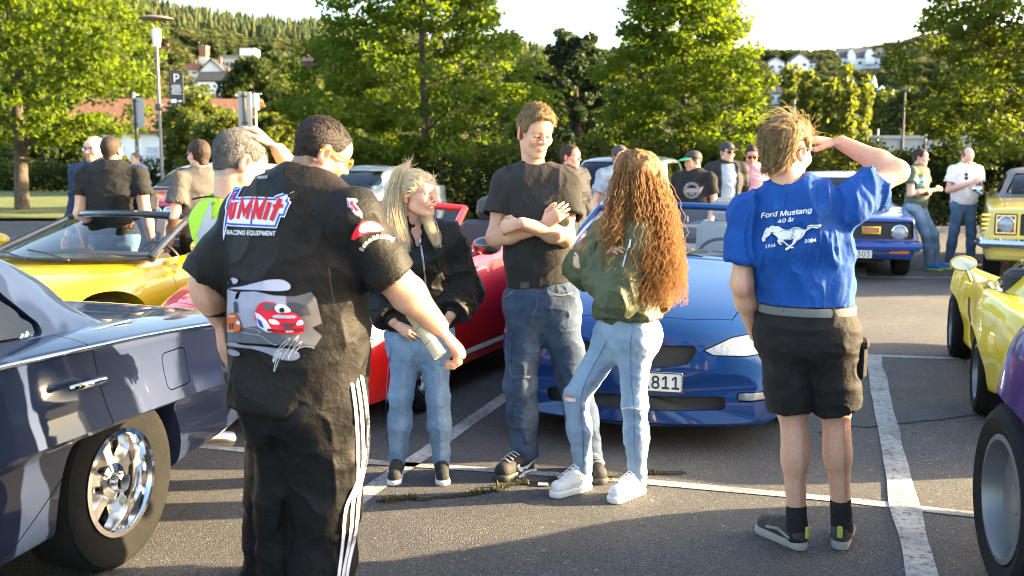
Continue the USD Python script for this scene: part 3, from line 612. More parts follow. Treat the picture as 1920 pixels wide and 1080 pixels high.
def house(u0, u1, vr, ve, vb, Y, wc, rc, facing, lab):
    Y = seat_on_hill((u0 + u1) / 2, vb) or Y
    a, b = at(u0, vb, Y), at(u1, vb, Y); W = b[0] - a[0]; zr, ze, zb = (EYE + (VH - v) / FPX * Y for v in (vr, ve, vb)); he, hr = ze - zb, zr - zb
    D = min(9, W * .8) if facing == 's' else W * 1.1
    T = Thing('hillside_house', ((a[0] + b[0]) / 2, Y + D / 2, zb), label=lab, cat='house', group='houses on the hillside'); wm, rm = wallm(wc), mat('roof_%02d%02d%02d' % tuple(int(99 * x) for x in rc), rc, .8, var=(2, .2))
    CLEAR.append((T.loc[0], Y + D / 2, W * .62, D * .6 + 10, zb, u0, u1, vb))
    T.part('wall', boxm((0, 0, he / 2 - 1.5), (W, D, he + 3)), wm)
    o = .35
    if facing == 's':
        T.part('gable', prism([(-D / 2, he), (D / 2, he), (0, hr)], 'x', -W / 2, W / 2), wm)
        for s in (-1, 1):
            n = V3(0, s * (hr - he), D / 2); n /= np.linalg.norm(n); c = V3(0, s * D / 4, (he + hr) / 2) + n * .12; R = np.c_[V3(1, 0, 0), np.cross(n, V3(1, 0, 0)), n]
            T.part('roof', boxm(c, (W + 2 * o, math.hypot(D / 2, hr - he) + o, .2), R), rm)
    else:
        T.part('gable', prism([(-W / 2, he), (W / 2, he), (0, hr)], 'y', -D / 2, D / 2), wm)
        for s in (-1, 1):
            n = V3(s * (hr - he), 0, W / 2); n /= np.linalg.norm(n); c = V3(s * W / 4, 0, (he + hr) / 2) + n * .12; R = np.c_[np.cross(V3(0, 1, 0), n), V3(0, 1, 0), n]
            T.part('roof', boxm(c, (math.hypot(W / 2, hr - he) + o, D + 2 * o, .2), R), rm)
    T.part('chimney', boxm((W * .18, D * .05, hr + .1), (.7, .7, 1.6)), mat('chimney_brick', (.22, .12, .09), .9))
    nw = max(2, int(W / 2.4))
    for k in range(nw):
        x = -W / 2 + W * (k + .5) / nw
        for zz in ([he * .72, he * .28] if he > 4 else [he * .5]):
            T.part('window', boxm((x, -D / 2 - .02, zz), (min(1.1, W / nw * .5), .12, min(1.2, he * .3))), pane_m)
    if 'villa' in lab:
        for dx in (-W * .28, W * .12):
            w2 = W * .16 if dx < 0 else W * .2; T.part('dormer', prism([(-w2 / 2, 0), (w2 / 2, 0), (w2 / 2, hr * .42), (0, hr * .72), (-w2 / 2, hr * .42)], 'y', -.9, D * .4) [0] + V3(dx, -D / 2, he * .45) if False else (prism([(-w2 / 2, 0), (w2 / 2, 0), (w2 / 2, hr * .42), (0, hr * .72), (-w2 / 2, hr * .42)], 'y', -.9, D * .4)[0] + V3(dx, -D / 2, he * .35), prism([(-w2 / 2, 0), (w2 / 2, 0), (w2 / 2, hr * .42), (0, hr * .72), (-w2 / 2, hr * .42)], 'y', -.9, D * .4)[1]), wm)
for h_ in HOUSES: house(*h_)
def block(u0, u1, v0, v1, Y, D, name, lab, cat, col, extra=None):
    Y = seat_on_hill((u0 + u1) / 2, v1) or Y
    a, b = at(u0, v1, Y), at(u1, v1, Y); z1 = EYE + (VH - v0) / FPX * Y; T = Thing(name, ((a[0] + b[0]) / 2, Y + D / 2, a[2]), label=lab, cat=cat); W = b[0] - a[0]; H = z1 - a[2]
    T.part('wall', boxm((0, 0, H / 2 - 1), (W, D, H + 2)), wallm(col)); CLEAR.append((T.loc[0], T.loc[1], W * .6, D + 8, a[2], u0, u1, v1))
    return T, W, D, H
T, W, D, H = block(415, 477, 113, 130, 330, 12, 'long_flat_building', 'long beige flat-roofed building below the forest', 'building', (.58, .50, .40))
T.part('roof', boxm((0, 0, H + .25), (W + .8, D + .8, .5)), mat('felt_roof', (.20, .20, .21), .9)); T.part('penthouse', boxm((W * .2, 0, H + 1.5), (W * .45, D * .5, 2.2)), wallm((.62, .64, .66)))
for k in range(8): T.part('window', boxm((-W / 2 + W * (k + .5) / 8, -D / 2 - .03, H * .45), (W / 8 * .6, .12, H * .3)), pane_m)
T, W, D, H = block(374, 387, 93, 120, 310, 3, 'brick_tower', 'slim brown brick tower with pale foot on the left hill', 'tower', (.24, .12, .07))
T.part('pale_base', boxm((0, -.1, H * .2), (W + .2, D, H * .42)), wallm((.66, .60, .52))); T.part('cap', boxm((0, 0, H + .1), (W + .3, D + .3, .25)), mat('felt_roof'))
# closed white parasol and garden tent among the trees of the right hill
q = at(1638, 165, 200); T = Thing('closed_parasol', q, label='closed white parasol on the terrace below the villa', cat='parasol')
T.part('canopy', revolve([(.02, 2.5), (.25, 1.9), (.62, .5), (.72, .12), (.0, .12)], 14, 'z'), mat('white_canvas', (.75, .75, .72), .8)); T.part('pole', tube(np.array([(0, 0, -1.5), (0, 0, 2.6)]), .04, 6), bark_m)
q = at(1653, 180, 190); T = Thing('garden_tent', q, label='small white garden tent right of the closed parasol', cat='tent')
T.part('roof', revolve([(.02, 1.9), (.5, 1.5), (1.0, 1.15), (1.0, 1.0), (0, 1.0)], 4, 'z'), mat('white_canvas'))
for sx in (-.65, .65): T.part('leg', tube(np.array([(sx, 0, -1.2), (sx, 0, 1.1)]), .05, 6), mat('white_canvas'))
# the forest: scattered trunks and crowns, past counting
rf = np.random.default_rng(21); pts, kinds, scl = [], [], []
N = 15000
az = rf.uniform(-.62, .62, N); r_ = np.sqrt(rf.uniform(105 ** 2, 475 ** 2, N)); X, Y = r_ * np.sin(az), r_ * np.cos(az)
up_ = np.clip((r_ - 95) / 350, 0, 1); patch = meshkit.noise(np.c_[X / 40, Y / 40, 0 * X], 5)
keep = np.ones(N, bool); Zt = terrain(X, Y)
P = np.c_[X, Y, Zt]; Q = px(P)
for cx, cy, wx, wy, zb, u0, u1, vb in CLEAR:
    keep &= ~((np.abs(X - cx) < wx + 2) & (np.abs(Y - cy) < wy))
conif = (patch + .75 * up_ * (az < .02) + rf.uniform(-.15, .15, N)) > (.92)
conif |= (r_ > 380) & (az < .03) & (rf.uniform(size=N) < .8)
conif &= r_ > 230
hgt = np.where(conif, rf.uniform(5, 9.5, N), rf.uniform(3, 6, N)) * np.clip(r_ / 260, .7, 1.15)
top = px(np.c_[X, Y, Zt + hgt])
for cx, cy, wx, wy, zb, u0, u1, vb in CLEAR:      # nothing tall stands close in front of a house
    keep &= ~((top[:, 0] > u0 - 4) & (top[:, 0] < u1 + 4) & (Y < cy) & (top[:, 1] < vb - 5))
keep &= ~((np.abs(top[:, 0] - 1642) < 16) & (Y < 205) & (top[:, 1] < 178))
PI = UsdGeom.PointInstancer.Define(stage, '/World/forest'); tag(PI.GetPrim(), 'mixed spruce and broadleaf forest covering the hills', 'forest', kind='stuff')
protos = []
for i in range(5):
    g = np.random.default_rng(100 + i); v, f = conifer(g) if i < 3 else round_tree(g)
    pth = f"/World/forest/{'conifer' if i < 3 else 'round_tree'}_{i:03d}"; put(pth, v, f, None, con_m if i < 3 else rnd_m); protos.append(pth)
PI.CreatePrototypesRel().SetTargets(protos); w = np.where(keep)[0]
ids = np.where(conif[w], rf.integers(0, 3, len(w)), rf.integers(3, 5, len(w)))
PI.CreateProtoIndicesAttr(Vt.IntArray.FromNumpy(ids.astype(np.int32))); PI.CreatePositionsAttr(Vt.Vec3fArray.FromNumpy((P[w] - [0, 0, .3]).astype(np.float32)))
wd = np.where(conif[w], hgt[w] * rf.uniform(.8, 1.15, len(w)), hgt[w] * rf.uniform(.95, 1.35, len(w)))
PI.CreateScalesAttr(Vt.Vec3fArray.FromNumpy(np.c_[wd, wd, hgt[w]].astype(np.float32)))
an = rf.uniform(0, 3.14, len(w)); PI.CreateOrientationsAttr(Vt.QuathArray([Gf.Quath(float(math.cos(a)), 0, 0, float(math.sin(a))) for a in an]))

# ---------------------------------------------------------------- building, lamp posts, signs, fence
a, b = at(120, 300, 62), at(455, 300, 62)
T = Thing('white_building', ((a[0] + b[0]) / 2, 66, 0), label='white building with brown tiled roof behind the lamp post', cat='building'); W = b[0] - a[0]
T.part('wall', boxm((0, 0, 1.55), (W, 8, 3.1)), wallm((.78, .76, .72))); tile_m = mat('roof_tiles', (.20, .085, .05), .85, var=(3, .25), bump=(9, .05))
for s in (-1, 1):
    n = V3(0, s * 2.1, 4.3); n /= np.linalg.norm(n); T.part('roof', boxm(V3(0, s * 2.2, 4.05) + n * .1, (W + .6, 4.85, .16), np.c_[V3(1, 0, 0), np.cross(n, V3(1, 0, 0)), n]), tile_m)
    T.part('gable', prism([(-4, 3.1), (4, 3.1), (0, 5.0)], 'x', s * (W / 2 - .1) - .1, s * (W / 2 - .1) + .1), wallm((.78, .76, .72)))
for k in range(5):
    x = -W / 2 + W * (k + .5) / 5; w_ = T.sub('window', (x, -4.03, 1.75)); w_.part('frame', boxm((0, 0, 0), (.75, .08, 1.0)), mat('window_frame', (.7, .7, .7), .6))
    for dx in (-.17, .17):
        for dz in (-.23, .23): w_.part('pane', boxm((dx, -.03, dz), (.28, .06, .40)), mat('grey_pane', (.45, .48, .50), .2))
galv = mat('galvanised', (.15, .155, .16), .45, .6, var=(8, .15)); dark_pole = mat('dark_pole', (.03, .03, .035), .5)
b = at(303, 293, 20.5); T = Thing('lamp_post', (b[0], 20.5, 0), label='galvanised lamp post with a lantern and flat disc hat', cat='lamp post'); zt = EYE + (VH - 55) / FPX * 20.5
T.part('pole', tube(np.array([(0, 0, 0), (0, 0, zt - .42)]), [.036, .030], 12), galv)
T.part('lantern', revolve([(0, zt - .44), (.07, zt - .42), (.09, zt - .2), (.09, zt - .08), (0, zt - .06)], 16, 'z'), mat('lantern_glass', (.72, .66, .58), .3), smooth=30)
for a_ in range(3): T.part('stay', tube(np.array([(.05 * math.cos(a_ * 2.1), .05 * math.sin(a_ * 2.1), zt - .06), (.16 * math.cos(a_ * 2.1), .16 * math.sin(a_ * 2.1), zt + .14)]), .008, 5), galv)
T.part('hat', revolve([(0, zt + .20), (.20, zt + .17), (.34, zt + .13), (.34, zt + .115), (0, zt + .13)], 24, 'z'), mat('brown_metal', (.16, .11, .09), .5), smooth=30)
# parking sign on the lamp post
q = at(331, 167, 20.4); T = Thing('parking_sign', (q[0], 20.4, 0), label='black parking sign with a large P on a bracket of the lamp post', cat='sign'); z0 = EYE + (VH - 197) / FPX * 20.4; z1 = EYE + (VH - 137) / FPX * 20.4
T.part('board', boxm((0, 0, (z0 + z1) / 2), (.285, .03, z1 - z0), bevel=.006), mat('sign_black', (.022, .02, .022), .4)); wl = mat('sign_white', (.70, .70, .70), .5)
T.part('bracket', tube(np.array([(-.30, .06, z0 - .06), (.02, .06, z0 - .06), (.02, .06, z0 + .1)]), .016, 6), dark_pole)
T.part('clamp', revolve([(.068, z0 - .13), (.085, z0 - .12), (.085, z0 - .0), (.068, z0 + .01)], 12, 'z')[0:2] and (revolve([(.0, z0 - .13), (.085, z0 - .12), (.085, z0 - .0), (0, z0 + .01)], 12, 'z')[0] + V3(b[0] - q[0], .1, 0), revolve([(.0, z0 - .13), (.085, z0 - .12), (.085, z0 - .0), (0, z0 + .01)], 12, 'z')[1]), dark_pole)
def sign_words(T, name, text, h, x, z, y=-.0165, m=None, bold=True):
    v, f = words(text, h, [[1, 0, x], [0, 1, z]], bold, .05); T.part(name, (np.c_[v[:, 0], np.full(len(v), y), v[:, 1]], f), m or wl)
T.part('p_border', prism(sbox(-.105, z1 - .25, .105, z1 - .03).difference(sbox(-.095, z1 - .24, .095, z1 - .04)), 'y', -.0185, -.015), mat('sign_brown', (.16, .10, .06), .5))
sign_words(T, 'letter', 'P', .15, -.06, z1 - .215)
for k in range(7): T.part('text_line', boxm((R5.uniform(-.012, .012), -.0165, z1 - .285 - .028 * k), (.21 - .05 * R5.uniform(), .003, .011)), wl)
T.part('white_panel', boxm((-.06, -.0165, z0 + .055), (.11, .003, .07)), wl); T.part('arrow', prism([(.02, z0 + .045), (.07, z0 + .045), (.07, z0 + .03), (.11, z0 + .055), (.07, z0 + .08), (.07, z0 + .065), (.02, z0 + .065)], 'y', -.018, -.015), wl)
def sign_back(u, v0, v1, Y, w, label, pole_x=0.0, pole_m=None):
    b = at(u, VH, Y); T = Thing('sign_back', (b[0], Y, 0), label=label, cat='sign'); z0, z1 = (EYE + (VH - v) / FPX * Y for v in (v1, v0))
    T.part('pole', tube(np.array([(pole_x, -.03, 0), (pole_x, -.03, z1 - .01)]), .03, 8), pole_m or dark_pole); T.part('board', boxm((0, .012, (z0 + z1) / 2), (w, .025, z1 - z0), bevel=.005), mat('sign_grey', (.36, .35, .34), .5, .3))
    for zz in (z0 + .08, z1 - .08): T.part('bracket', boxm((pole_x, -.032, zz), (.1, .075, .03)), dark_pole)
sign_back(462, 175, 240, 18.0, .235, 'grey back of a sign on a dark pole beside the scratching hand')
sign_back(263, 186, 240, 26.0, .28, 'grey back of a sign at the edge of the big left maple', pole_x=-.08)
def lamp(u, v, Y, label, pole_m, arm=0.0, r=.05, globe=True):
    b = at(u, VH, Y); z = EYE + (VH - v) / FPX * Y; T = Thing('street_lamp', (b[0], Y, 0), label=label, cat='street lamp'); T.part('pole', tube(np.array([(0, 0, 0), (0, 0, z - .2)]), [r, r * .7], 8), pole_m)
    if globe:
        T.part('lamp_head', revolve([(0, z - .28), (.09, z - .26), (.13, z - .05), (.12, z + .2), (0, z + .24)], 12, 'z'), mat('lamp_white', (.75, .75, .74), .4), smooth=40)
        T.part('arm', tube(np.array([(0, 0, z + .2), (.22 + arm, 0, z + .21)]), .025, 6), pole_m)
    else:
        T.part('lamp_head', boxm((arm / 2, 0, z - .15), (.34, .2, .12), bevel=.03), pole_m)
lamp(482, 190, 36, 'white lamp head on a thin pole right of the grey sign back', mat('pale_pole', (.5, .5, .48), .5))
lamp(259, 186, 42, 'white globe lamp at the edge of the big left maple', dark_pole)
lamp(1486, 152, 55, 'thin grey lamp pole behind the tall leafy shoots', galv, r=.09, globe=False)
lamp(1691, 165, 40, 'dark lamp pole under the branches of the right-hand maple', dark_pole, r=.06, globe=False)
T = Thing('wire_fence', (0, 50, 0), label='grey rail and post fence beyond the hedge', cat='fence'); x0, x1 = at(1600, 270, 50)[0], at(1960, 270, 50)[0]
for x in np.linspace(x0, x1, 9): T.part('post', tube(np.array([(x, 0, 0), (x, 0, 2.95)]), .05, 6), galv)
for zz in (1.75, 2.55): T.part('rail', boxm(((x0 + x1) / 2, -.06, zz), (x1 - x0, .05, .16)), mat('grey_rail', (.22, .22, .21), .6))
for x in np.linspace(x0, x1, 9)[:-1] : T.part('panel', boxm((x + (x1 - x0) / 16, .02, 2.15), ((x1 - x0) / 8 - .12, .02, .62)), mat('fence_panel', (.20, .22, .25), .6))
# ---------------------------------------------------------------- cars: local x forward, y left, z up
def keys_modern(p):
    zt, zs, ws, wm, zm, wb, zb = p
    return [(0, zt), (.55 * ws, zt + .30 * (zs - zt)), (ws, zs), (ws + .72 * (wm - ws), zs - .30 * (zs - zm)), (wm, zm), (wm - .02, (zm + zb) / 2 + .03), (wb, zb + .02), (wb - .06, zb), (0, zb)]
def keys_crease(p):
    zt, zs, ws, wm, zm, wb, zb = p
    return [(0, zt), (.6 * ws, zt + .25 * (zs - zt)), (ws - .03, zs), (ws, zs - .025), (ws + .35 * (wm - ws) - .006, (zs + zm) / 2), (wm, zm), (wm - .035, zm - .05), (wb + .4 * (wm - wb), (zm + zb) / 2), (wb, zb + .03), (wb - .05, zb), (0, zb)]
def keys_fender(p):                 # swollen wings standing above the bonnet, waisted sides
    zt, zs, ws, wm, zm, wb, zb = p
    return [(0, zt), (.45 * ws, zt + .05 * (zs - zt)), (.78 * ws, zt + .55 * (zs - zt)), (ws, zs), (ws + .75 * (wm - ws), zs - .33 * (zs - zm)), (wm, zm), (wm - .03, (zm + zb) / 2), (wb, zb + .02), (wb - .05, zb), (0, zb)]
def loft(rows, keyfn, sharp=(), per=9, sub=6, deform=None):
    r = np.array(rows, float); xs = np.unique(np.concatenate([np.linspace(a, b, per) for a, b in zip(r[:-1, 0], r[1:, 0])]))
    P = np.stack([PchipInterpolator(r[:, 0], r[:, c])(xs) for c in range(1, r.shape[1])], 1); rings = []
    for p in P:
        k = np.array(keyfn(p)); n = len(k); cuts = [0] + [s for s in sharp] + [n - 1]; seg = []
        for a, b in zip(cuts[:-1], cuts[1:]):
            q = k[a:b + 1]; t = np.r_[0, np.cumsum(np.linalg.norm(np.diff(q, axis=0), axis=1) + 1e-6)]
            tt = np.concatenate([np.linspace(t[i], t[i + 1], sub, endpoint=False) for i in range(len(t) - 1)] + [[t[-1]]])
            if len(q) == 2: s = np.stack([np.interp(tt, t, q[:, 0]), np.interp(tt, t, q[:, 1])], 1)
            else: s = np.stack([PchipInterpolator(t, q[:, 0])(tt), PchipInterpolator(t, q[:, 1])(tt)], 1)
            seg.append(s if not seg else s[1:])
        h = np.vstack(seg); rings.append(np.vstack([h, np.c_[-h[-2:0:-1, 0], h[-2:0:-1, 1]]]))
    R = np.array(rings); nx, m = R.shape[:2]
    V = np.concatenate([np.broadcast_to(xs[:, None, None], (nx, m, 1)), R], 2).reshape(-1, 3)
    i, j = np.meshgrid(np.arange(nx - 1), np.arange(m), indexing='ij'); j2 = (j + 1) % m
    Q = np.stack([i * m + j, i * m + j2, (i + 1) * m + j2, (i + 1) * m + j], -1).reshape(-1, 4)
    F = np.vstack([Q[:, [0, 1, 2]], Q[:, [0, 2, 3]]])
    V = np.vstack([V, V[:m].mean(0), V[-m:].mean(0)]); j = np.arange(m); j2 = (j + 1) % m; c0, c1 = len(V) - 2, len(V) - 1
    F = np.vstack([F, np.stack([np.full(m, c0), j2, j], 1), np.stack([np.full(m, c1), (nx - 1) * m + j, (nx - 1) * m + j2], 1)])
    if deform: V = deform(V)
    t = V[F]
    if np.einsum('ij,ij->i', t[:, 0], np.cross(t[:, 1], t[:, 2])).sum() < 0: F = F[:, ::-1]
    prof = lambda x, c: float(PchipInterpolator(r[:, 0], r[:, c])(x))
    return mani(V, F), prof
def pm(poly, axis, d0, d1): return mani(*prism(poly, axis, d0, d1))
def cyl_y(x, z, r, y0, y1, n=48):
    return pm(Point(x, z).buffer(r, quad_segs=n // 4), 'y', y0, y1)
def split(body, poly, axis, d0, d1, gap=.006):
    P = poly if hasattr(poly, 'buffer') else Polygon(poly)
    return body - pm(P, axis, d0, d1), body ^ pm(P.buffer(-gap, join_style=2), axis, d0 + 1e-3, d1 + 1e-3)
def flip(poly): return [(-a, b) for a, b in poly]
def wheel(T, x, y, r, w, style, side, lug=False):
    W = T.sub('wheel', (x, y, r)); h = w / 2; ri = r * {'mag': .60, 'disc': .66, 'steel': .58, 'alloy': .70}[style]
    s = side
    tp = [(ri, -h * .82), (ri + .02, -h * .95), (r * .86, -h * 1.06), (r * .95, -h * .98), (r * .992, -h * .80), (r, -h * .4), (r, h * .4), (r * .992, h * .80), (r * .95, h * .98), (r * .86, h * 1.06), (ri + .02, h * .95), (ri, h * .82), (ri, -h * .82)]
    W.part('tyre', revolve(tp, 56), rubber(), smooth=35)
    if lug:
        b = []
        for k in range(40):
            a = k * 2 * math.pi / 40
            for q, off in ((-.62, 0), (-.2, .5), (.2, 0), (.62, .5)):
                aa_ = a + off * 2 * math.pi / 40; R = np.array([[math.cos(aa_), 0, math.sin(aa_)], [0, 1, 0], [-math.sin(aa_), 0, math.cos(aa_)]])
                b.append(boxm(R @ V3(0, q * h * 1.05, r * .994 if abs(q) > .5 else r * 1.0), (r * .13, h * .34, .018), R))
        W.part('tread', join(b), rubber(), kind='stuff')
    o = s * h
    rim = [(ri + .006, o * .80), (ri + .008, o * .96), (ri - .012, o * .98), (ri - .02, o * .86), (ri - .035, o * .45), (ri - .045, -o * .1), (ri - .04, -o * .8), (ri + .004, -o * .8)]
    W.part('rim', revolve(rim, 48), chrome() if style != 'disc' else mat('dull_alloy', (.20, .20, .20), .4, .8), smooth=40)
    dark = mat('brake_dark', (.03, .03, .03), .7)
    W.part('brake_disc', (revolve([(0, -.01), (ri - .06, -.01), (ri - .06, .01), (0, .01)], 32)[0] + V3(0, -s * h * .25, 0), revolve([(0, -.01), (ri - .06, -.01), (ri - .06, .01), (0, .01)], 32)[1]), dark)
    if style in ('mag', 'alloy'):
        n = 5
        for k in range(n):
            a = k * 2 * math.pi / n + .31; d = V3(math.cos(a), 0, math.sin(a)); t = V3(-math.sin(a), 0, math.cos(a)); u = V3(0, s, 0)
            y0, y1 = h * .62, h * .30; P = []
            for rad, yy, ww, th in ((.045, y0, .036, .05), (ri * .55, (y0 + y1) / 2 * .95, .040, .045), (ri - .03, y1, .058, .035)):
                P += [d * rad + t * ww + u * (yy - th), d * rad - t * ww + u * (yy - th), d * rad + t * ww * .55 + u * yy, d * rad - t * ww * .55 + u * yy]
            W.part('spoke', trimesh.convex.convex_hull(np.array(P[:8])) if False else join([(np.array(m.vertices), np.array(m.faces)) for m in (trimesh.convex.convex_hull(np.array(P[:8])), trimesh.convex.convex_hull(np.array(P[4:])))]), mat('polished_alloy', (.66, .65, .64), .24, 1.0), smooth=25)
        W.part('hub', revolve([(0, o * 1.05), (.030, o * 1.05), (.040, o * 1.0), (.044, o * .70), (.072, o * .62), (.072, o * .3), (0, o * .3)], 24), chrome(), smooth=30)
    elif style == 'disc':
        W.part('wheel_disc', revolve([(0, o * .62), (.05, o * .62), (.06, o * .45), (ri * .6, o * .55), (ri * .9, o * .5), (ri - .02, o * .3), (0, o * .2)], 40), mat('dull_alloy', (.20, .20, .20), .4, .8), smooth=30)
    else:
        W.part('hub_cap', revolve([(0, o * .85), (.06, o * .82), (.13, o * .66), (ri - .03, o * .55), (ri - .02, o * .3), (0, o * .3)], 32), chrome(), smooth=40)
    return W
def seat(T, x, y, z, m, w=.5, head=True, h=.6):
    S = T.sub('seat', (x, y, z)); S.part('cushion', boxm((.05, 0, .08), (.5, w, .16), bevel=.05), m)
    R = trimesh.transformations.rotation_matrix(-.28, [0, 1, 0])[:3, :3]; S.part('backrest', boxm((-.24, 0, .40), (.14, w, h), R, bevel=.05), m)
    if head: S.part('headrest', boxm((-.35, 0, .40 + h / 2 + .09), (.10, w * .52, .19), R, bevel=.045), m)
def windscreen(T, xb, xt, zb, zt, wb, wt, frame_m, bow=.20, bowt=.12, fr=.026, surround=True):
    t = np.linspace(-1, 1, 17); cb = np.c_[xb - bow * t ** 2, wb * t, np.full(17, zb)]; ct = np.c_[xt - bowt * t ** 2, wt * t, zt - .03 * t ** 2]
    s = np.linspace(0, 1, 7)[:, None, None]; G = cb * (1 - s) + ct * s + np.array([.05, 0, 0]) * (s * (1 - s)); V = G.reshape(-1, 3)
    i, j = np.meshgrid(np.arange(6), np.arange(16), indexing='ij'); q = np.stack([i * 17 + j, i * 17 + j + 1, (i + 1) * 17 + j + 1, (i + 1) * 17 + j], -1).reshape(-1, 4)
    W = T.sub('windscreen'); W.part('pane', (V, np.vstack([q[:, [0, 1, 2]], q[:, [0, 2, 3]]])), pane('screen_glass', (.80, .87, .88)), smooth=True)
    if surround:
        W.part('header', tube(ct, fr, 8), frame_m, smooth=40)
        for k in (0, -1): W.part('pillar', tube(G[:, k], fr * 1.05, 8), frame_m, smooth=40)
        W.part('seal', tube(cb + V3(.005, 0, .0), .014, 6), black_plastic(), smooth=True)
        W.part('rear_mirror', boxm((xt - .02, 0, zt - .10), (.03, .24, .06), bevel=.012), black_plastic())
    for sy in (-.12, .28):
        W.part('wiper', tube(np.array([(xb + .03, sy, zb + .005), (xb - .02, sy - .25, zb + .045), (xb - .06, sy - .45, zb + .06)]), .008, 5), black_plastic())
def plate(T, x, y, z, text, w=.52, h=.11, rot=0.0, ink=None):
    Pl = T.sub('licence_plate', (x, y, z), rot); Pl.part('board', boxm((0, 0, 0), (.012, w, h), bevel=.003), mat('plate_white', (.70, .70, .69), .45)); Pl.part('rim', prism(rpoly([(-w / 2, -h / 2), (w / 2, -h / 2), (w / 2, h / 2), (-w / 2, h / 2)], .01).difference(rpoly([(-w / 2 + .006, -h / 2 + .006), (w / 2 - .006, -h / 2 + .006), (w / 2 - .006, h / 2 - .006), (-w / 2 + .006, h / 2 - .006)], .01)), 'x', .0065, .0085), ink or mat('plate_ink', (.02, .02, .02), .5))
    if text:
        hh = h * .62; tw = words_width(text) * hh; k = min(1.0, w * .88 / tw); v, f = words(text, hh, [[k, 0, -tw * k / 2], [0, 1, -hh * .5]], True, .03)
        Pl.part('digits', (np.c_[np.full(len(v), .0075), v[:, 0] * -1 * -1, v[:, 1]], f), ink or mat('plate_ink'))
def side_mirror(T, x, y, z, m, sy, size=(.16, .22, .13)):
    M = T.sub('door_mirror', (x, y, z)); b = trimesh.creation.icosphere(3, .5); v = np.array(b.vertices) * size; v[:, 0] = np.maximum(v[:, 0], -.035)
    M.part('shell', (v, np.array(b.faces)), m, smooth=40); M.part('stalk', tube(np.array([(.02, 0, -.03), (.03, -sy * size[1] * .55, -.07)]), .022, 6), m)
    e = Point(0, 0).buffer(1, quad_segs=8); M.part('mirror_glass', prism(Polygon(np.array(e.exterior.coords) * [size[1] * .44, size[2] * .43]), 'x', -.040, -.037), mat('mirror', (.85, .87, .88), .02, 1.0))
def well(body, ax, r, yin, yout, rz=None):
    for x in ax:
        for s in (-1, 1):
            a, b = sorted((s * yin, s * yout)); body = body - pm(Point(x, r).buffer(r + .055, quad_segs=12).intersection(sbox(x - 1, -1, x + 1, rz or 3)), 'y', a, b)
    return body
def carthing(name, pos, head, label, cat='car', scale=None, group=None):
    return Thing(name, (pos[0], pos[1], 0), math.atan2(head[1], head[0]), label, cat, group, scale=scale)
lamp_m = mat('headlamp', (.30, .32, .34), .16, .35, coat=1.0, bump=(60, .003)); amber = mat('amber_lens', (.55, .16, .02), .2, coat=1.0); red_lens = mat('red_lens', (.35, .01, .01), .2, coat=1.0)
under_m = mat('underbody', (.012, .012, .013), .8); cabin_black = mat('black_trim', (.02, .02, .022), .6)
PONY = [(254, 715), (262, 680), (280, 640), (300, 575), (322, 535), (345, 503), (352, 520), (385, 512), (400, 485), (450, 475), (470, 490), (540, 488), (610, 535), (660, 548), (730, 540), (790, 505), (840, 500), (900, 510), (950, 535), (985, 552), (1010, 530), (1030, 480), (1080, 462), (1140, 465), (1200, 462), (1255, 455), (1265, 470), (1235, 505), (1190, 528), (1140, 518), (1090, 515), (1060, 540), (1030, 555), (1000, 575), (985, 600), (960, 650), (900, 710), (840, 745), (800, 790), (760, 820), (800, 845), (785, 862), (730, 855), (700, 880), (665, 897), (650, 880), (660, 855), (700, 835), (735, 800), (770, 780), (780, 730), (790, 690), (740, 715), (680, 722), (620, 712), (640, 750), (690, 790), (720, 815), (690, 825), (640, 785), (600, 755), (575, 760), (550, 740), (560, 770), (600, 790), (580, 802), (545, 785), (520, 745), (518, 715), (545, 720), (520, 680), (500, 655), (440, 615), (410, 600), (390, 640), (345, 672), (325, 690), (320, 730), (290, 748), (265, 738)]
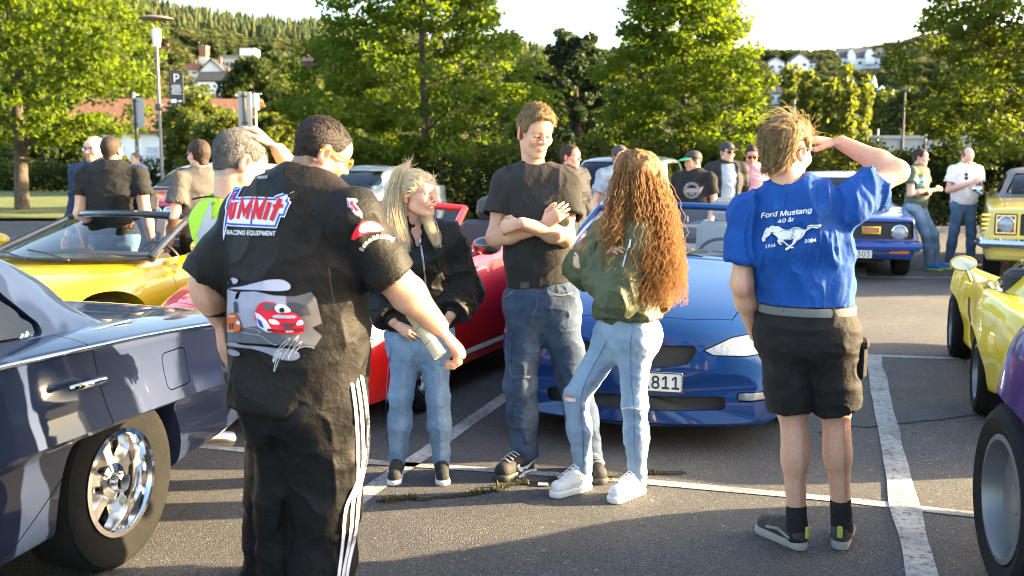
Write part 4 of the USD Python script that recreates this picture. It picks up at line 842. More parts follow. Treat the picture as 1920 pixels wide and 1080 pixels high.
def convertible(name, pos, head, label, spec):
    S = spec; T = carthing(name, pos, head, label); pm_ = S['paint']
    def bend(V):
        V = V.copy(); t = np.clip((V[:, 0] - S['bend'][0]) / (S['x1'] - S['bend'][0]), 0, 1); V[:, 0] -= S['bend'][1] * t * (np.abs(V[:, 1]) / .8) ** 2.4
        t = np.clip((-V[:, 0] + S['x0'] + .6) / .6, 0, 1); V[:, 0] += .12 * t * (np.abs(V[:, 1]) / .8) ** 2.2; return V
    body, pr = loft(S['rows'], S.get('keys', keys_modern), S.get('sharp', ()), deform=bend); r = S['r']; xf, xr = S['axles']
    body = well(body, (xf, xr), r, .50, 1.3)
    c0, c1, cy = S['cockpit']
    body = body - pm(rpoly([(c0, -cy), (c1, -cy * .97), (c1, cy * .97), (c0, cy)], .12), 'z', .34, 2)
    if 'grille' in S:
        for g, dep in S['grille']: q = body ^ pm(Polygon(g), 'x', S['x1'] - dep - .1, S['x1'] + .3); body = body - pm(Polygon(g), 'x', S['x1'] - dep - .1, S['x1'] + .3); T.part('grille', q.translate((-.04, 0, 0)), cabin_black)
    parts = []
    for nm, poly, ax, d0, d1, m in S.get('panels', []):
        body, q = split(body, poly, ax, d0, d1); parts.append((nm, q, m))
    T.part('body', body, pm_, smooth=28)
    for nm, q, m in parts: T.part(nm, q, m or pm_, smooth=28)
    T.part('floor_pan', boxm(((c0 + c1) / 2, 0, .33), (c1 - c0 + .1, 2 * cy + .1, .05)), cabin_black)
    T.part('underbody', boxm(((xf + xr) / 2, 0, .30), (xf - xr + 1.1, 1.0, .16)), under_m)
    if 'grille' in S: pass
    for x in (xf, xr):
        for s in (-1, 1): wheel(T, x, s * S['track'], r, S.get('tw', .24), S.get('rim', 'alloy'), s)
    sm = S['seat']; sx = (c0 + c1) / 2 - .02
    for s in (-1, 1): seat(T, sx - .05, s * .36, .40, sm, head=S.get('headrest', True))
    T.part('rear_seat', boxm((c0 + .22, 0, .66), (.22, 1.1, .42), bevel=.06), sm)
    T.part('dashboard', boxm((c1 - .10, 0, S['ws'][2] - .10), (.36, cy * 1.9, .20), bevel=.06), S.get('dash', cabin_black))
    st = T.sub('steering_wheel', (c1 - .42, .36, S['ws'][2] - .10)); a = np.linspace(0, 6.283, 25)[:-1]
    st.part('rim', tube(np.c_[.08 * np.sin(a), .18 * np.cos(a), .17 * np.sin(a)], .014, 6, closed=True), cabin_black); st.part('column', tube(np.array([(0, 0, 0), (.3, 0, -.08)]), .03, 6), cabin_black)
    windscreen(T, *S['ws'], S.get('frame', pm_), **S.get('wsk', {}))
    for s in (-1, 1): side_mirror(T, S['mirror'][0], s * S['mirror'][1], S['mirror'][2], S.get('mirror_m', pm_), s)
    T.part('folded_roof', boxm((c0 - .10, 0, S['ws'][2] - .02), (.50, cy * 1.7, .14), bevel=.05), S.get('roof_m', cabin_black))
    return T, body
PLATE_LINE = None
def sn95(name, pos, head, label, pt, seat_m, mirror_m, roof_m, rim='alloy', stripe=None, plate_text=''):
    rows = [(-2.36, .80, .76, .62, .72, .55, .66, .36), (-2.28, .92, .86, .73, .84, .60, .78, .28), (-1.9, .985, .935, .76, .885, .64, .84, .20), (-1.29, 1.0, .95, .78, .91, .64, .865, .18), (-.6, .985, .94, .80, .895, .62, .86, .18), (.4, .985, .92, .80, .895, .60, .86, .18), (.85, .98, .905, .79, .895, .60, .86, .18), (1.28, .925, .86, .76, .91, .60, .865, .18), (1.75, .845, .785, .70, .89, .56, .85, .17), (2.08, .755, .705, .60, .84, .50, .80, .15), (2.20, .69, .64, .54, .80, .46, .76, .15), (2.255, .60, .56, .50, .74, .40, .72, .155), (2.275, .48, .45, .44, .66, .36, .66, .17)]
    lampp = [(.37, .575), (.43, .545), (.60, .535), (.86, .56), (.90, .60), (.86, .65), (.72, .665), (.52, .64)]
    door = rpoly([(-.48, .30), (.66, .30), (.70, .60), (.68, 1.0), (-.55, 1.0), (-.56, .6)], .05)
    P = [('bonnet', Polygon([(.92, -.72), (.92, .72), (1.6, .64), (2.02, .52), (2.11, .30), (2.13, 0), (2.11, -.30), (2.02, -.52), (1.6, -.64)]), 'z', .66, 1.2, None),
         ('headlight', lampp, 'x', 1.5, 2.5, lamp_m), ('headlight', flip(lampp), 'x', 1.5, 2.5, lamp_m),
         ('fog_lamp', rpoly([(.56, .285), (.78, .285), (.78, .34), (.56, .34)], .02), 'x', 1.6, 2.5, lamp_m), ('fog_lamp', rpoly([(-.78, .285), (-.56, .285), (-.56, .34), (-.78, .34)], .02), 'x', 1.6, 2.5, lamp_m),
         ('door', door, 'y', .60, 1.2, None), ('door', door, 'y', -1.2, -.60, None), ('boot_lid', sbox(-2.2, -.62, -1.72, .62), 'z', .85, 1.2, None)]
    if stripe: P += [('sill_stripe', sbox(-.95, .255, .95, .30), 'y', .6, 1.2, stripe), ('sill_stripe', sbox(-.95, .255, .95, .30), 'y', -1.2, -.6, stripe)]
    gr = [(rpoly([(-.36, .60), (.36, .60), (.30, .50), (.18, .475), (-.18, .475), (-.30, .50)], .025), .20), (rpoly([(-.50, .235), (.50, .235), (.50, .315), (-.50, .315)], .03), .22)]
    S = dict(rows=rows, paint=pt, x0=-2.36, x1=2.275, bend=(1.3, .24), axles=(1.28, -1.29), r=.325, track=.77, cockpit=(-1.35, .56, .64), grille=gr, panels=P, seat=seat_m, ws=(.92, .22, .955, 1.262, .70, .56), mirror=(.52, .93, 1.0), mirror_m=mirror_m, rim=rim, roof_m=roof_m)
    T, body = convertible(name, pos, head, label, S)
    for s in (-1, 1):
        T.part('door_handle', boxm((-.36, s * .905, .77), (.16, .025, .04), bevel=.01), pt)
        T.part('indicator', boxm((2.0, s * .70, .42), (.03, .10, .03), bevel=.008), amber)
    q = (np.array(PONY, float) - [760, 680]) / 1000 * .15; pn = Polygon(np.c_[q[:, 0], -q[:, 1]]).buffer(0)
    pv, pf = join([prism(g, 'x', 0, .008) for g in getattr(pn, 'geoms', [pn])]); T.part('pony_emblem', (pv + V3(2.228, 0, .545), pf), chrome())
    T.part('grille_bar', boxm((2.15, 0, .54), (.01, .68, .008)), cabin_black)
    plate(T, 2.275, .125 if plate_text else 0, .40, plate_text, w=.30 if plate_text else .52)
    T.part('lower_lip', prism(Polygon([(2.0, -.72), (2.12, -.5), (2.24, 0), (2.12, .5), (2.0, .72), (1.9, .70), (1.9, -.70)]), 'z', .135, .165), pt)
    return T
tan_ = mat('grey_leather', (.22, .22, .22), .55, bump=(40, .002)); blackl = mat('black_leather', (.025, .025, .027), .5, bump=(40, .002)); redl = mat('red_leather', (.20, .025, .02), .5, bump=(40, .002))
HD = unit((-.30, -.954))[:2]
def hd(deg): a = math.radians(deg); return (-math.sin(a), -math.cos(a))     # nose towards us, turned by deg to the left
def from_front(F, h, L): return (F[0] - h[0] * L, F[1] - h[1] * L)
h = hd(14.5)
sn95('blue_convertible', from_front((.66, 5.45), h, 2.27), h, 'blue convertible with open roof behind the girl with curly hair', paint('blue_paint', (.001, .028, .125), rough=.3, spec=.2), tan_, paint('blue_paint', None), cabin_black, plate_text='31811')
h = hd(23)
sn95('red_convertible', (-.62 - h[0] * 1.28 - .77 * -h[1] , 6.42 - h[1] * 1.28 - .77 * h[0]), h, 'red convertible with black mirrors behind the blonde woman', paint('red_paint', (.50, .008, .006), rough=.3), blackl, mat('gloss_black', (.015, .015, .016), .15, coat=1.0), cabin_black, stripe=mat('white_stripe', (.72, .72, .72), .4))
# yellow roadster at the left, seen over the tail of the dark saloon
rows = [(-2.25, .84, .80, .66, .80, .60, .74, .34), (-2.15, .92, .88, .74, .88, .62, .82, .24), (-1.35, .95, .91, .80, .935, .62, .90, .16), (-.5, .88, .84, .82, .92, .58, .88, .15), (.5, .86, .80, .80, .91, .55, .88, .15), (1.3, .80, .80, .76, .935, .55, .90, .15), (1.85, .68, .66, .68, .88, .46, .84, .15), (2.2, .54, .52, .52, .76, .38, .72, .17), (2.3, .42, .40, .40, .60, .32, .60, .19)]
door = rpoly([(-.55, .26), (.62, .26), (.66, .84), (-.62, .92), (-.66, .6)], .05)
h = hd(18); yel = paint('yellow_paint', (.60, .40, .006), rough=.3)
T, _ = convertible('yellow_roadster', (-3.36 - h[0] * .55, 7.95 - h[1] * .55), h, 'yellow open roadster beyond the tail of the dark blue saloon', dict(rows=rows, paint=yel, x0=-2.25, x1=2.3, bend=(1.0, .5), axles=(1.33, -1.32), r=.32, track=.79, cockpit=(-1.0, .5, .66), panels=[('door', door, 'y', .6, 1.2, None), ('door', door, 'y', -1.2, -.6, None), ('bonnet', Polygon([(.85, -.70), (.85, .70), (1.7, .62), (2.05, .4), (2.08, 0), (2.05, -.4), (1.7, -.62)]), 'z', .55, 1.2, None)], seat=blackl, ws=(1.02, .14, .86, 1.155, .74, .56), mirror=(.42, 1.0, .93), frame=mat('gloss_black'), wsk=dict(bow=.3, bowt=.16, fr=.03)))
# ---- closed cars
def keys_roof(p):
    zt, wt, wb, zb = p
    return [(0, zt), (wt * .6, zt - .012), (wt * .93, zt - .045), (wt, zt - .09), (wb, zb), (0, zb)]
def greenhouse(T, rows, paint_m, side_cut, front_cut, back_cut, roof_m=None, glass=None, xm=0.0, trim=None):
    G, _ = loft(rows, keys_roof, (3, 4), per=7); zb = rows[0][4]; r0, r1 = rows[0][0], rows[-1][0]; cx = (r0 + r1) / 2
    def sc(k, kz): return G.translate((-cx, 0, -zb)).scale((k, k, kz)).translate((cx, 0, zb))
    inner = sc(.955, .965) + mani(*boxm((cx, 0, zb - .09), (r1 - r0 - .2, 1.0, .2)))
    cut = pm(side_cut, 'y', -2, 2) + pm(front_cut, 'x', xm, 6) + pm(back_cut, 'x', -6, xm)
    shell = G - inner; roof = shell - cut
    T.part('roof', roof, roof_m or paint_m, smooth=28)
    gl = (sc(.985, .988) - sc(.970, .976)) ^ cut; n = 0
    for g in gl.decompose():
        if g.volume() > 2e-5 and n < 8: T.part('window', g, glass or pane('car_glass', (.62, .70, .70)), smooth=28); n += 1
def closed_car(name, pos, head, label, S):
    T = carthing(name, pos, head, label, scale=S.get('scale')); pt = S['paint']; r = S['r']; xf, xr = S['axles']
    def bend(V):
        V = V.copy(); t = np.clip((V[:, 0] - S['bend'][0]) / (S['x1'] - S['bend'][0]), 0, 1); V[:, 0] -= S['bend'][1] * t * (np.abs(V[:, 1]) / .9) ** 2.4; return V
    body, pr = loft(S['rows'], S.get('keys', keys_crease), S.get('sharp', ()), deform=bend if 'bend' in S else None)
    body = well(body, (xf, xr), r, .52, 1.4, S.get('arch'))
    c0, c1, cy = S['cabin']; body = body - pm(sbox(c0, -cy, c1, cy), 'z', .36, 2)
    for g, dep in S.get('grille', []): c = pm(g if hasattr(g, 'exterior') else Polygon(g), 'x', S['x1'] - dep, S['x1'] + .3); q = body ^ c; body = body - c; T.part('grille', q.translate((-.05, 0, 0)), S.get('grille_m', cabin_black))
    parts = []
    for nm, poly, ax, d0, d1, m in S.get('panels', []):
        body, q = split(body, poly, ax, d0, d1, S.get('gap', .006)); parts.append((nm, q, m))
    T.part('body', body, pt, smooth=28)
    for nm, q, m in parts: T.part(nm, q, m or pt, smooth=28)
    T.part('floor_pan', boxm(((c0 + c1) / 2, 0, .35), (c1 - c0 + .1, 2 * cy + .06, .05)), cabin_black); T.part('underbody', boxm(((xf + xr) / 2, 0, .31), (xf - xr + 1.2, 1.0, .18)), under_m)
    for x in (xf, xr):
        for s in (-1, 1): wheel(T, x, s * S['track'], r, S.get('tw', .20), S.get('rim', 'steel'), s, S.get('lug', False))
    for s in (-1, 1): seat(T, S['seatx'], s * .38, .42, S['seat'], w=.58, head=S.get('headrest', False))
    T.part('rear_seat', boxm((c0 + .25, 0, .72), (.25, 1.2, .55), bevel=.06), S['seat']); T.part('dashboard', boxm((c1 - .05, 0, .92), (.3, cy * 1.8, .16), bevel=.05), cabin_black)
    if 'roof' in S: greenhouse(T, *S['roof'], **S.get('roofk', {}))
    return T, body
def round_lamp(T, x, y, z, r, bezel=True):
    L = T.sub('headlight', (x, y, z))
    v, f = revolve([(0, .035), (r * .5, .03), (r * .85, .012), (r * .9, 0), (0, -.02)], 28, 'x'); L.part('lens', (v, f), lamp_m, smooth=30)
    if bezel: L.part('bezel', revolve([(r * .88, 0), (r * .92, .02), (r * 1.06, .016), (r * 1.1, -.03), (r * .88, -.03), (r * .88, 0)], 28, 'x'), chrome(), smooth=30)
def chrome_line(T, pr, x0, x1, cy, cz, name='chrome_strip', r=.011, off=.004, dz=0.0, m=None, side=(-1, 1)):
    xs = np.linspace(x0, x1, 40)
    for s in side: T.part(name, tube(np.array([(x, s * (cy(x) + off), cz(x) + dz) for x in xs]), r, 6), m or chrome(), smooth=True)
# the big dark blue saloon in the foreground left
navy = paint('navy_flake', (.014, .027, .072), rough=.5, metal=.55)
rowsI = [(-2.80, .76, .73, .78, .86, .54, .80, .44), (-2.72, .86, .82, .90, .955, .57, .88, .36), (-2.2, .935, .88, .955, .995, .595, .93, .30), (-1.57, .98, .92, .955, 1.005, .615, .935, .26), (-.6, 1.0, .95, .95, 1.0, .63, .935, .24), (.7, .99, .945, .94, .99, .62, .93, .24), (1.45, .97, .93, .93, .99, .63, .93, .25), (2.3, .93, .90, .91, .97, .62, .90, .28), (2.52, .86, .85, .86, .94, .6, .86, .34), (2.58, .74, .74, .76, .86, .56, .80, .42)]
doorI = rpoly([(-.95, .30), (-.10, .30), (-.10, 1.1), (-1.40, 1.1), (-1.43, .80), (-1.45, .62), (-1.20, .48)], .02); fuel = rpoly([(-2.02, .65), (-1.84, .65), (-1.84, .81), (-2.02, .81)], .03)
roofI = [(-1.84, 1.03, .62, .80, .92), (-1.72, 1.11, .63, .80, .92), (-1.12, 1.36, .66, .80, .92), (-.5, 1.40, .66, .80, .92), (.3, 1.385, .65, .80, .92), (.95, 1.08, .64, .78, .92), (1.06, .95, .64, .76, .92)]
sideI = rpoly([(-1.42, .96), (.88, .965), (.42, 1.295), (-1.08, 1.315)], .03); frontI = rpoly([(-.68, .95), (.68, .95), (.58, 1.32), (-.58, 1.32)], .03); backI = rpoly([(-.66, .94), (.66, .94), (.56, 1.31), (-.56, 1.31)], .03)
h = hd(14); sdv = np.array([-h[1], h[0]])       # towards the car's own left
wr = gnd(246, 905, .345)[:2]; posI = (wr[0] - .0 - h[0] * -1.57 - sdv[0] * .98, wr[1] - h[1] * -1.57 - sdv[1] * .98)
T, _b = closed_car('navy_saloon', posI, h, 'dark blue classic saloon filling the left foreground with a polished five-spoke wheel', dict(rows=rowsI, paint=navy, keys=keys_crease, sharp=(3, 5), axles=(1.45, -1.57), r=.345, track=.83, tw=.235, rim='mag', x1=2.58, arch=.60, cabin=(-1.5, .95, .70), seatx=-.25, seat=redl,
    panels=[('door', doorI, 'y', .6, 1.3, None), ('door', doorI, 'y', -1.3, -.6, None), ('door', rpoly([(-.08, .30), (.90, .30), (.92, 1.1), (-.08, 1.1)], .02), 'y', .6, 1.3, None), ('door', rpoly([(-.08, .30), (.90, .30), (.92, 1.1), (-.08, 1.1)], .02), 'y', -1.3, -.6, None), ('fuel_flap', fuel, 'y', .6, 1.3, None), ('boot_lid', rpoly([(-2.55, -.72), (-1.62, -.78), (-1.62, .78), (-2.55, .72)], .05), 'z', .8, 1.3, None), ('bonnet', sbox(1.12, -.78, 2.45, .78), 'z', .8, 1.3, None)], gap=.005,
    roof=(roofI, navy, sideI, frontI, backI), roofk=dict(glass=pane('car_glass', (.70, .76, .76)))))
prI = lambda c: (lambda x: float(PchipInterpolator([q[0] for q in rowsI], [q[c] for q in rowsI])(x)))
chrome_line(T, None, -2.62, 2.35, prI(3), prI(2), dz=-.012, r=.009, off=.001)
chrome_line(T, None, -1.86, 1.02, lambda x: .80, lambda x: .935, name='window_sill_trim', r=.013, off=.006)
T.part('rear_bumper', tube(np.array([(-2.45, -.99, .50), (-2.74, -.93, .49), (-2.86, -.5, .48), (-2.88, 0, .48), (-2.86, .5, .48), (-2.74, .93, .49), (-2.45, .99, .50)]), [.05, .065, .07, .07, .07, .065, .05], 10), chrome(), smooth=40)
T.part('front_bumper', tube(np.array([(2.2, -.98, .48), (2.52, -.92, .47), (2.66, -.5, .46), (2.68, 0, .46), (2.66, .5, .46), (2.52, .92, .47), (2.2, .98, .48)]), [.05, .065, .07, .07, .07, .065, .05], 10), chrome(), smooth=40)
for s in (-1, 1):
    dh = T.sub('door_handle', (-1.30, s * .995, .80)); dh.part('grip', tube(np.array([(-.09, s * .005, 0), (-.07, s * .035, .005), (.05, s * .035, .008), (.09, s * .01, .005)]), [.010, .014, .014, .012], 8), chrome(), smooth=True); dh.part('push_button', tube(np.array([(-.085, 0, -.004), (-.085, s * .03, -.004)]), .017, 10), chrome())
    for k in range(3): T.part('tail_lamp', revolve([(0, -.03), (.05, -.025), (.062, 0), (.0, .02)], 20, 'x')[0] * [1, 1, 1] + V3(-2.80, s * (.40 + .16 * k), .60) if False else (revolve([(0, -.03), (.05, -.025), (.062, 0), (.0, .02)], 20, 'x')[0] + V3(-2.80, s * (.40 + .16 * k), .60), revolve([(0, -.03), (.05, -.025), (.062, 0), (.0, .02)], 20, 'x')[1]), red_lens)
    for k in range(2): round_lamp(T, 2.59, s * (.52 + .19 * k), .68, .08)
T.part('exhaust_tip', tube(np.array([(-1.9, .62, .27), (-2.45, .66, .25), (-2.62, .72, .22), (-2.72, .76, .19)]), [.03, .032, .036, .04], 12), mat('dull_chrome', (.6, .56, .5), .25, 1.0), smooth=40)
a = np.linspace(0, 6.283, 25)[:-1]; T.part('steering_wheel', tube(np.c_[.55 + .1 * np.sin(a), .38 + .2 * np.cos(a), .95 + .17 * np.sin(a)], .012, 6, closed=True), redl)
# the two flared coupes at the right, tails towards us
def stingray(name, pos, head, label, pt, detail, k=1.0):
    rows = [(-2.25, .82, .80, .60, .72, .62, .68, .42), (-2.15, .88, .90, .70, .82, .64, .78, .34), (-1.75, .90, .96, .82, .92, .62, .86, .26), (-1.25, .90, 1.00, .88, 1.00, .60, .92, .22), (-.80, .90, .96, .82, .94, .58, .86, .20), (-.2, .88, .88, .78, .80, .55, .80, .18), (.45, .86, .86, .78, .80, .55, .80, .18), (.85, .84, .93, .80, .88, .56, .84, .20), (1.24, .82, .99, .87, .985, .58, .90, .22), (1.62, .72, .84, .76, .91, .54, .82, .24), (1.95, .60, .64, .64, .82, .46, .74, .25), (2.15, .51, .53, .54, .72, .40, .66, .26), (2.35, .44, .45, .40, .56, .36, .52, .27), (2.40, .38, .38, .32, .48, .33, .46, .28)]
    roof = [(-1.25, .93, .44, .60, .86), (-1.0, 1.02, .46, .64, .86), (-.65, 1.17, .48, .68, .86), (-.2, 1.20, .50, .70, .86), (.15, 1.18, .50, .70, .86), (.75, .96, .50, .68, .86), (.88, .88, .50, .66, .86)]
    side = rpoly([(-.45, .90), (.62, .90), (.24, 1.13), (-.42, 1.13)], .03); fr = rpoly([(-.56, .90), (.56, .90), (.44, 1.14), (-.44, 1.14)], .03); bk = rpoly([(-.40, .93), (.40, .93), (.36, 1.12), (-.36, 1.12)], .03)
    door = rpoly([(-.50, .28), (.48, .28), (.55, .60), (.50, .95), (-.52, .95), (-.55, .6)], .04)
    gr = []
    T, b = closed_car(name, pos, head, label, dict(scale=k, rows=rows, paint=pt, keys=keys_fender, bend=(1.0, .3), x1=2.4, axles=(1.24, -1.25), r=.335, track=.80, tw=.29, rim='disc', lug=True, cabin=(-.75, .70, .56), seatx=-.12, seat=blackl, headrest=True,
        panels=[('door', door, 'y', .5, 1.3, None), ('door', door, 'y', -1.3, -.5, None), ('side_vent', rpoly([(.60, .42), (.66, .42), (.72, .70), (.66, .70)], .01), 'y', .6, 1.2, cabin_black), ('side_vent', rpoly([(.60, .42), (.66, .42), (.72, .70), (.66, .70)], .01), 'y', -1.2, -.6, cabin_black)],
        roof=(roof, pt, side, fr, bk), roofk=dict(xm=-.1)))
    for s in (-1, 1):
        M = T.sub('door_mirror', (.40, s * .93, 1.06)); bsh = trimesh.creation.icosphere(3, .5); v = np.array(bsh.vertices) * (.12, .24, .15); v[:, 0] = np.maximum(v[:, 0], -.02)
        M.part('shell', (v, np.array(bsh.faces)), pt, smooth=40); M.part('stalk', tube(np.array([(.01, -s * .02, -.04), (.02, -s * .08, -.18)]), .016, 6), pt)
        M.part('mirror_glass', prism(Polygon(np.array(Point(0, 0).buffer(1, quad_segs=8).exterior.coords) * [.105, .063]), 'x', -.026, -.022), mat('mirror'))
        for k in range(2): T.part('tail_lamp', (revolve([(0, -.02), (.06, -.018), (.075, .0), (0, .02)], 24, 'x')[0] + V3(-2.25, s * (.32 + .2 * k), .66), revolve([(0, -.02), (.06, -.018), (.075, .0), (0, .02)], 24, 'x')[1]), red_lens)
        T.part('rear_bumper', tube(np.array([(-2.26, s * .15, .56), (-2.28, s * .5, .56), (-2.16, s * .76, .57)]), .045, 8), chrome(), smooth=True)
    if detail:
        ant = T.sub('aerial', (1.12, .74, .975)); ant.part('base', revolve([(0, .05), (.012, .05), (.02, .02), (.032, .0), (.0, -.02)], 14, 'z'), chrome(), smooth=30)
        ant.part('mast', tube(np.array([(0, 0, .04), (-.005, 0, .14), (-.015, .0, .30), (-.03, .0, .46)]), [.0075, .006, .005, .004], 6), mat('dark_pole', (.03, .03, .035), .4))
    return T
h = (math.sin(math.radians(19)), math.cos(math.radians(19))); lf = np.array([-h[1], h[0]])
cy_ = gnd(1822, 772)[:2]; posY = cy_ - np.array(h) * -1.25 * .78 - lf * .95 * .78
stingray('yellow_coupe', posY, h, 'yellow flared sports coupe with its tail towards us, right edge', paint('yellow_coupe_paint', (.56, .38, .006), rough=.3), False, .78)
h = (math.sin(math.radians(10)), math.cos(math.radians(10))); lf = np.array([-h[1], h[0]])
cp_ = at(1878, 954, 3.65)[:2]; posP = cp_ - np.array(h) * 1.24 * 1.05 - lf * .93 * 1.05
stingray('purple_coupe', posP, h, 'dark purple flared sports coupe cut off by the right edge, with a thin aerial', paint('purple_paint', (.040, .014, .080), rough=.38, metal=.5), True, 1.05)
# ---- the row of older cars along the hedge
def oldcar(name, pos, head, label, pt, S):
    L, W, zh, zb, H = S['L'], S['W'], S['hood'], S['belt'], S['H']; x0, x1 = -L / 2, L / 2; w = W / 2; xf, xr = x1 - S.get('fo', .85), x0 + 1.1
    rows = [(x0, zb - .14, zb - .14, w * .80, w * .86, .58, w * .8, .44), (x0 + .08, zb - .02, zb - .03, w * .90, w * .95, .60, w * .88, .34), (x0 + .7, zb + .02, zb - .02, w * .94, w * .99, .62, w * .92, .26), (xr, zb + .03, zb - .01, w * .95, w, .62, w * .93, .24), (0, zb + .02, zb - .01, w * .95, w, .62, w * .93, .22), (.9, zb + .01, zb - .02, w * .94, w, .62, w * .93, .22), (xf, zh + .02, zh - .03, w * .93, w * .99, .60, w * .92, .24), (x1 - .25, zh - .02, zh - .05, w * .91, w * .97, .58, w * .9, .26), (x1 - .04, zh - .06, zh - .08, w * .88, w * .94, .56, w * .86, .30), (x1, zh - .14, zh - .15, w * .82, w * .88, .54, w * .8, .36)]
    g = S['g']; rf = [(g[0], zb + .06, w * .66, w * .82, zb - .01), (g[1], H - .03, w * .68, w * .82, zb - .01), ((g[1] + g[2]) / 2, H, w * .68, w * .82, zb - .01), (g[2], H - .03, w * .67, w * .82, zb - .01), (g[3], zb + .06, w * .66, w * .80, zb - .01)]
    zt = H - .11; side = rpoly([(g[1] - .28, zb + .03), (g[3] - .32, zb + .03), (g[2] - .10, zt), (g[1] + .10, zt)], .03); fr = rpoly([(-w * .70, zb + .04), (w * .70, zb + .04), (w * .58, zt + .02), (-w * .58, zt + .02)], .03)
    gl = S['grille']; grp = [(q, d) for q, d in gl]
    T, b = closed_car(name, pos, head, label, dict(rows=rows, paint=pt, keys=keys_crease, sharp=(3, 5), axles=(xf, xr), r=.34, track=w * .82, x1=x1, cabin=(g[0] + .25, g[3] - .05, w * .72), seatx=-.15, seat=S.get('seat', blackl), grille=grp, scale=S.get('scale'), rim=S.get('rim', 'steel'),
        panels=[('bonnet', sbox(g[3] + .12, -w * .72, x1 - .10, w * .72), 'z', zh - .3, 2, S.get('bonnet_m')), ('door', rpoly([(-.55, .30), (.75, .30), (.75, 1.2), (-.55, 1.2)], .02), 'y', .5, 1.3, None), ('door', rpoly([(-.55, .30), (.75, .30), (.75, 1.2), (-.55, 1.2)], .02), 'y', -1.3, -.5, None)],
        roof=(rf, pt, side, fr, fr), roofk=dict(roof_m=S.get('roof_m'), glass=pane('old_glass', (.50, .60, .58)))))
    pass
    for y, z, r in S['lamps']:
        for s in (-1, 1): round_lamp(T, x1 - S.get('lampin', .03), s * y, z, r)
    bz = S.get('bumper', .44); bw = w * .98; bm = S.get('bumper_m', chrome())
    T.part('front_bumper', tube(np.array([(x1 - .28, -bw, bz), (x1 + .03, -bw * .96, bz), (x1 + .10, -bw * .5, bz), (x1 + .11, 0, bz), (x1 + .10, bw * .5, bz), (x1 + .03, bw * .96, bz), (x1 - .28, bw, bz)]), .062, 8), bm, smooth=40)
    for k in range(S.get('bars', 0)):
        z = S['barz'][0] + (S['barz'][1] - S['barz'][0]) * k / max(1, S['bars'] - 1); T.part('grille_bar', boxm((x1 - .08, 0, z), (.02, S['barw'], .012)), chrome())
    T.part('valance', boxm((x1 - .12, 0, .34), (.06, W * .86, .12)), under_m)
    for s in (-1, 1): side_mirror(T, .72, s * (w + .06), zb + .10, S.get('mirror_m', chrome()), s, (.06, .13, .09))
    for sy in (-.1, .3): T.part('wiper', tube(np.array([(g[3] + .05, sy, zb + .04), (g[3] - .04, sy - .4, zb + .10)]), .008, 5), black_plastic())
    if S.get('plate') is not None: plate(T, x1 + S.get('plx', .13), S.get('ply', 0), S.get('plz', .40), S['plate'])
    return T, x1
q = at(232, 340, 16.3); h = hd(20)
oldcar('red_saloon', from_front((q[0], 16.3), h, 2.6), h, 'red classic car with pale roof and twin headlamps behind the men at the left', paint('dark_red_paint', (.30, .006, .018), rough=.3),
    dict(L=4.9, W=1.92, hood=.92, belt=.97, H=1.40, g=(-1.75, -1.0, .25, 1.05), grille=[(rpoly([(-.80, .56), (.80, .56), (.80, .78), (-.80, .78)], .03), .14)], lamps=[(.80, .68, .085), (.60, .68, .085)], bars=4, barz=(.60, .74), barw=1.0, roof_m=mat('pale_vinyl', (.55, .55, .56), .5), plate='', scale=1.08))
q = at(682, 340, 19.5); h = hd(13)
oldcar('silver_coupe', (q[0], 19.2), h, 'pale silver blue classic coupe parked by the hedge behind the blonde woman', paint('silver_blue_paint', (.36, .42, .47), rough=.3, metal=.3),
    dict(L=4.66, W=1.80, hood=.92, belt=.96, H=1.32, g=(-1.6, -.75, .15, .95), grille=[(rpoly([(-.50, .50), (.50, .50), (.50, .72), (-.50, .72)], .03), .14)], lamps=[(.66, .63, .09)], scale=1.10))
q = at(1178, 300, 15.2); h = hd(18)
oldcar('grey_green_saloon', (q[0], 15.4), h, 'tall grey green older saloon with dark roof behind the tall young man', paint('grey_green_paint', (.22, .27, .29), rough=.3, metal=.2),
    dict(L=4.7, W=1.86, hood=1.02, belt=1.05, H=1.60, g=(-1.7, -1.0, .25, .95), grille=[(rpoly([(-.55, .52), (.55, .52), (.55, .82), (-.55, .82)], .05), .14)], lamps=[(.72, .74, .095)], bars=5, barz=(.56, .78), barw=1.0, roof_m=paint('dark_teal_paint', (.045, .065, .070), rough=.35), scale=1.02))
q = at(1590, 440, 13.3); h = hd(14)
T, x1 = oldcar('dark_blue_muscle_car', from_front((q[0], 13.3), h, 2.35), h, 'dark blue muscle car with black grille that a man leans on', paint('mid_blue_paint', (.010, .040, .20), rough=.3),
    dict(L=4.8, W=1.92, hood=.90, belt=.94, H=1.44, g=(-1.75, -.75, .25, 1.05), grille=[(rpoly([(-.84, .56), (.84, .56), (.84, .80), (-.84, .80)], .04), .12)], lamps=[(.66, .65, .10)], bumper=.47, bumper_m=paint('mid_blue_paint', None), roof_m=paint('pale_blue_paint', (.30, .40, .58), rough=.3), plate='DK 30 303', plz=.37, plx=.16, ply=.05, scale=.97, rim='mag'))
for y in (.0, .30):
    if y == 0: continue
T.part('grille_emblem', boxm((x1 - .02, .30, .68), (.02, .20, .075), bevel=.008), mat('orange_badge', (.42, .16, .07), .35)); T.part('emblem_frame', prism(sbox(.18, .63, .42, .73).difference(sbox(.20, .645, .40, .715)), 'x', x1 - .03, x1 - .005), chrome())
for s in (-1, 1): T.part('marker_lamp', boxm((x1 + .02, s * .66, .40), (.04, .26, .06), bevel=.01), amber)
q = at(1838, 440, 12.6); h = hd(25)
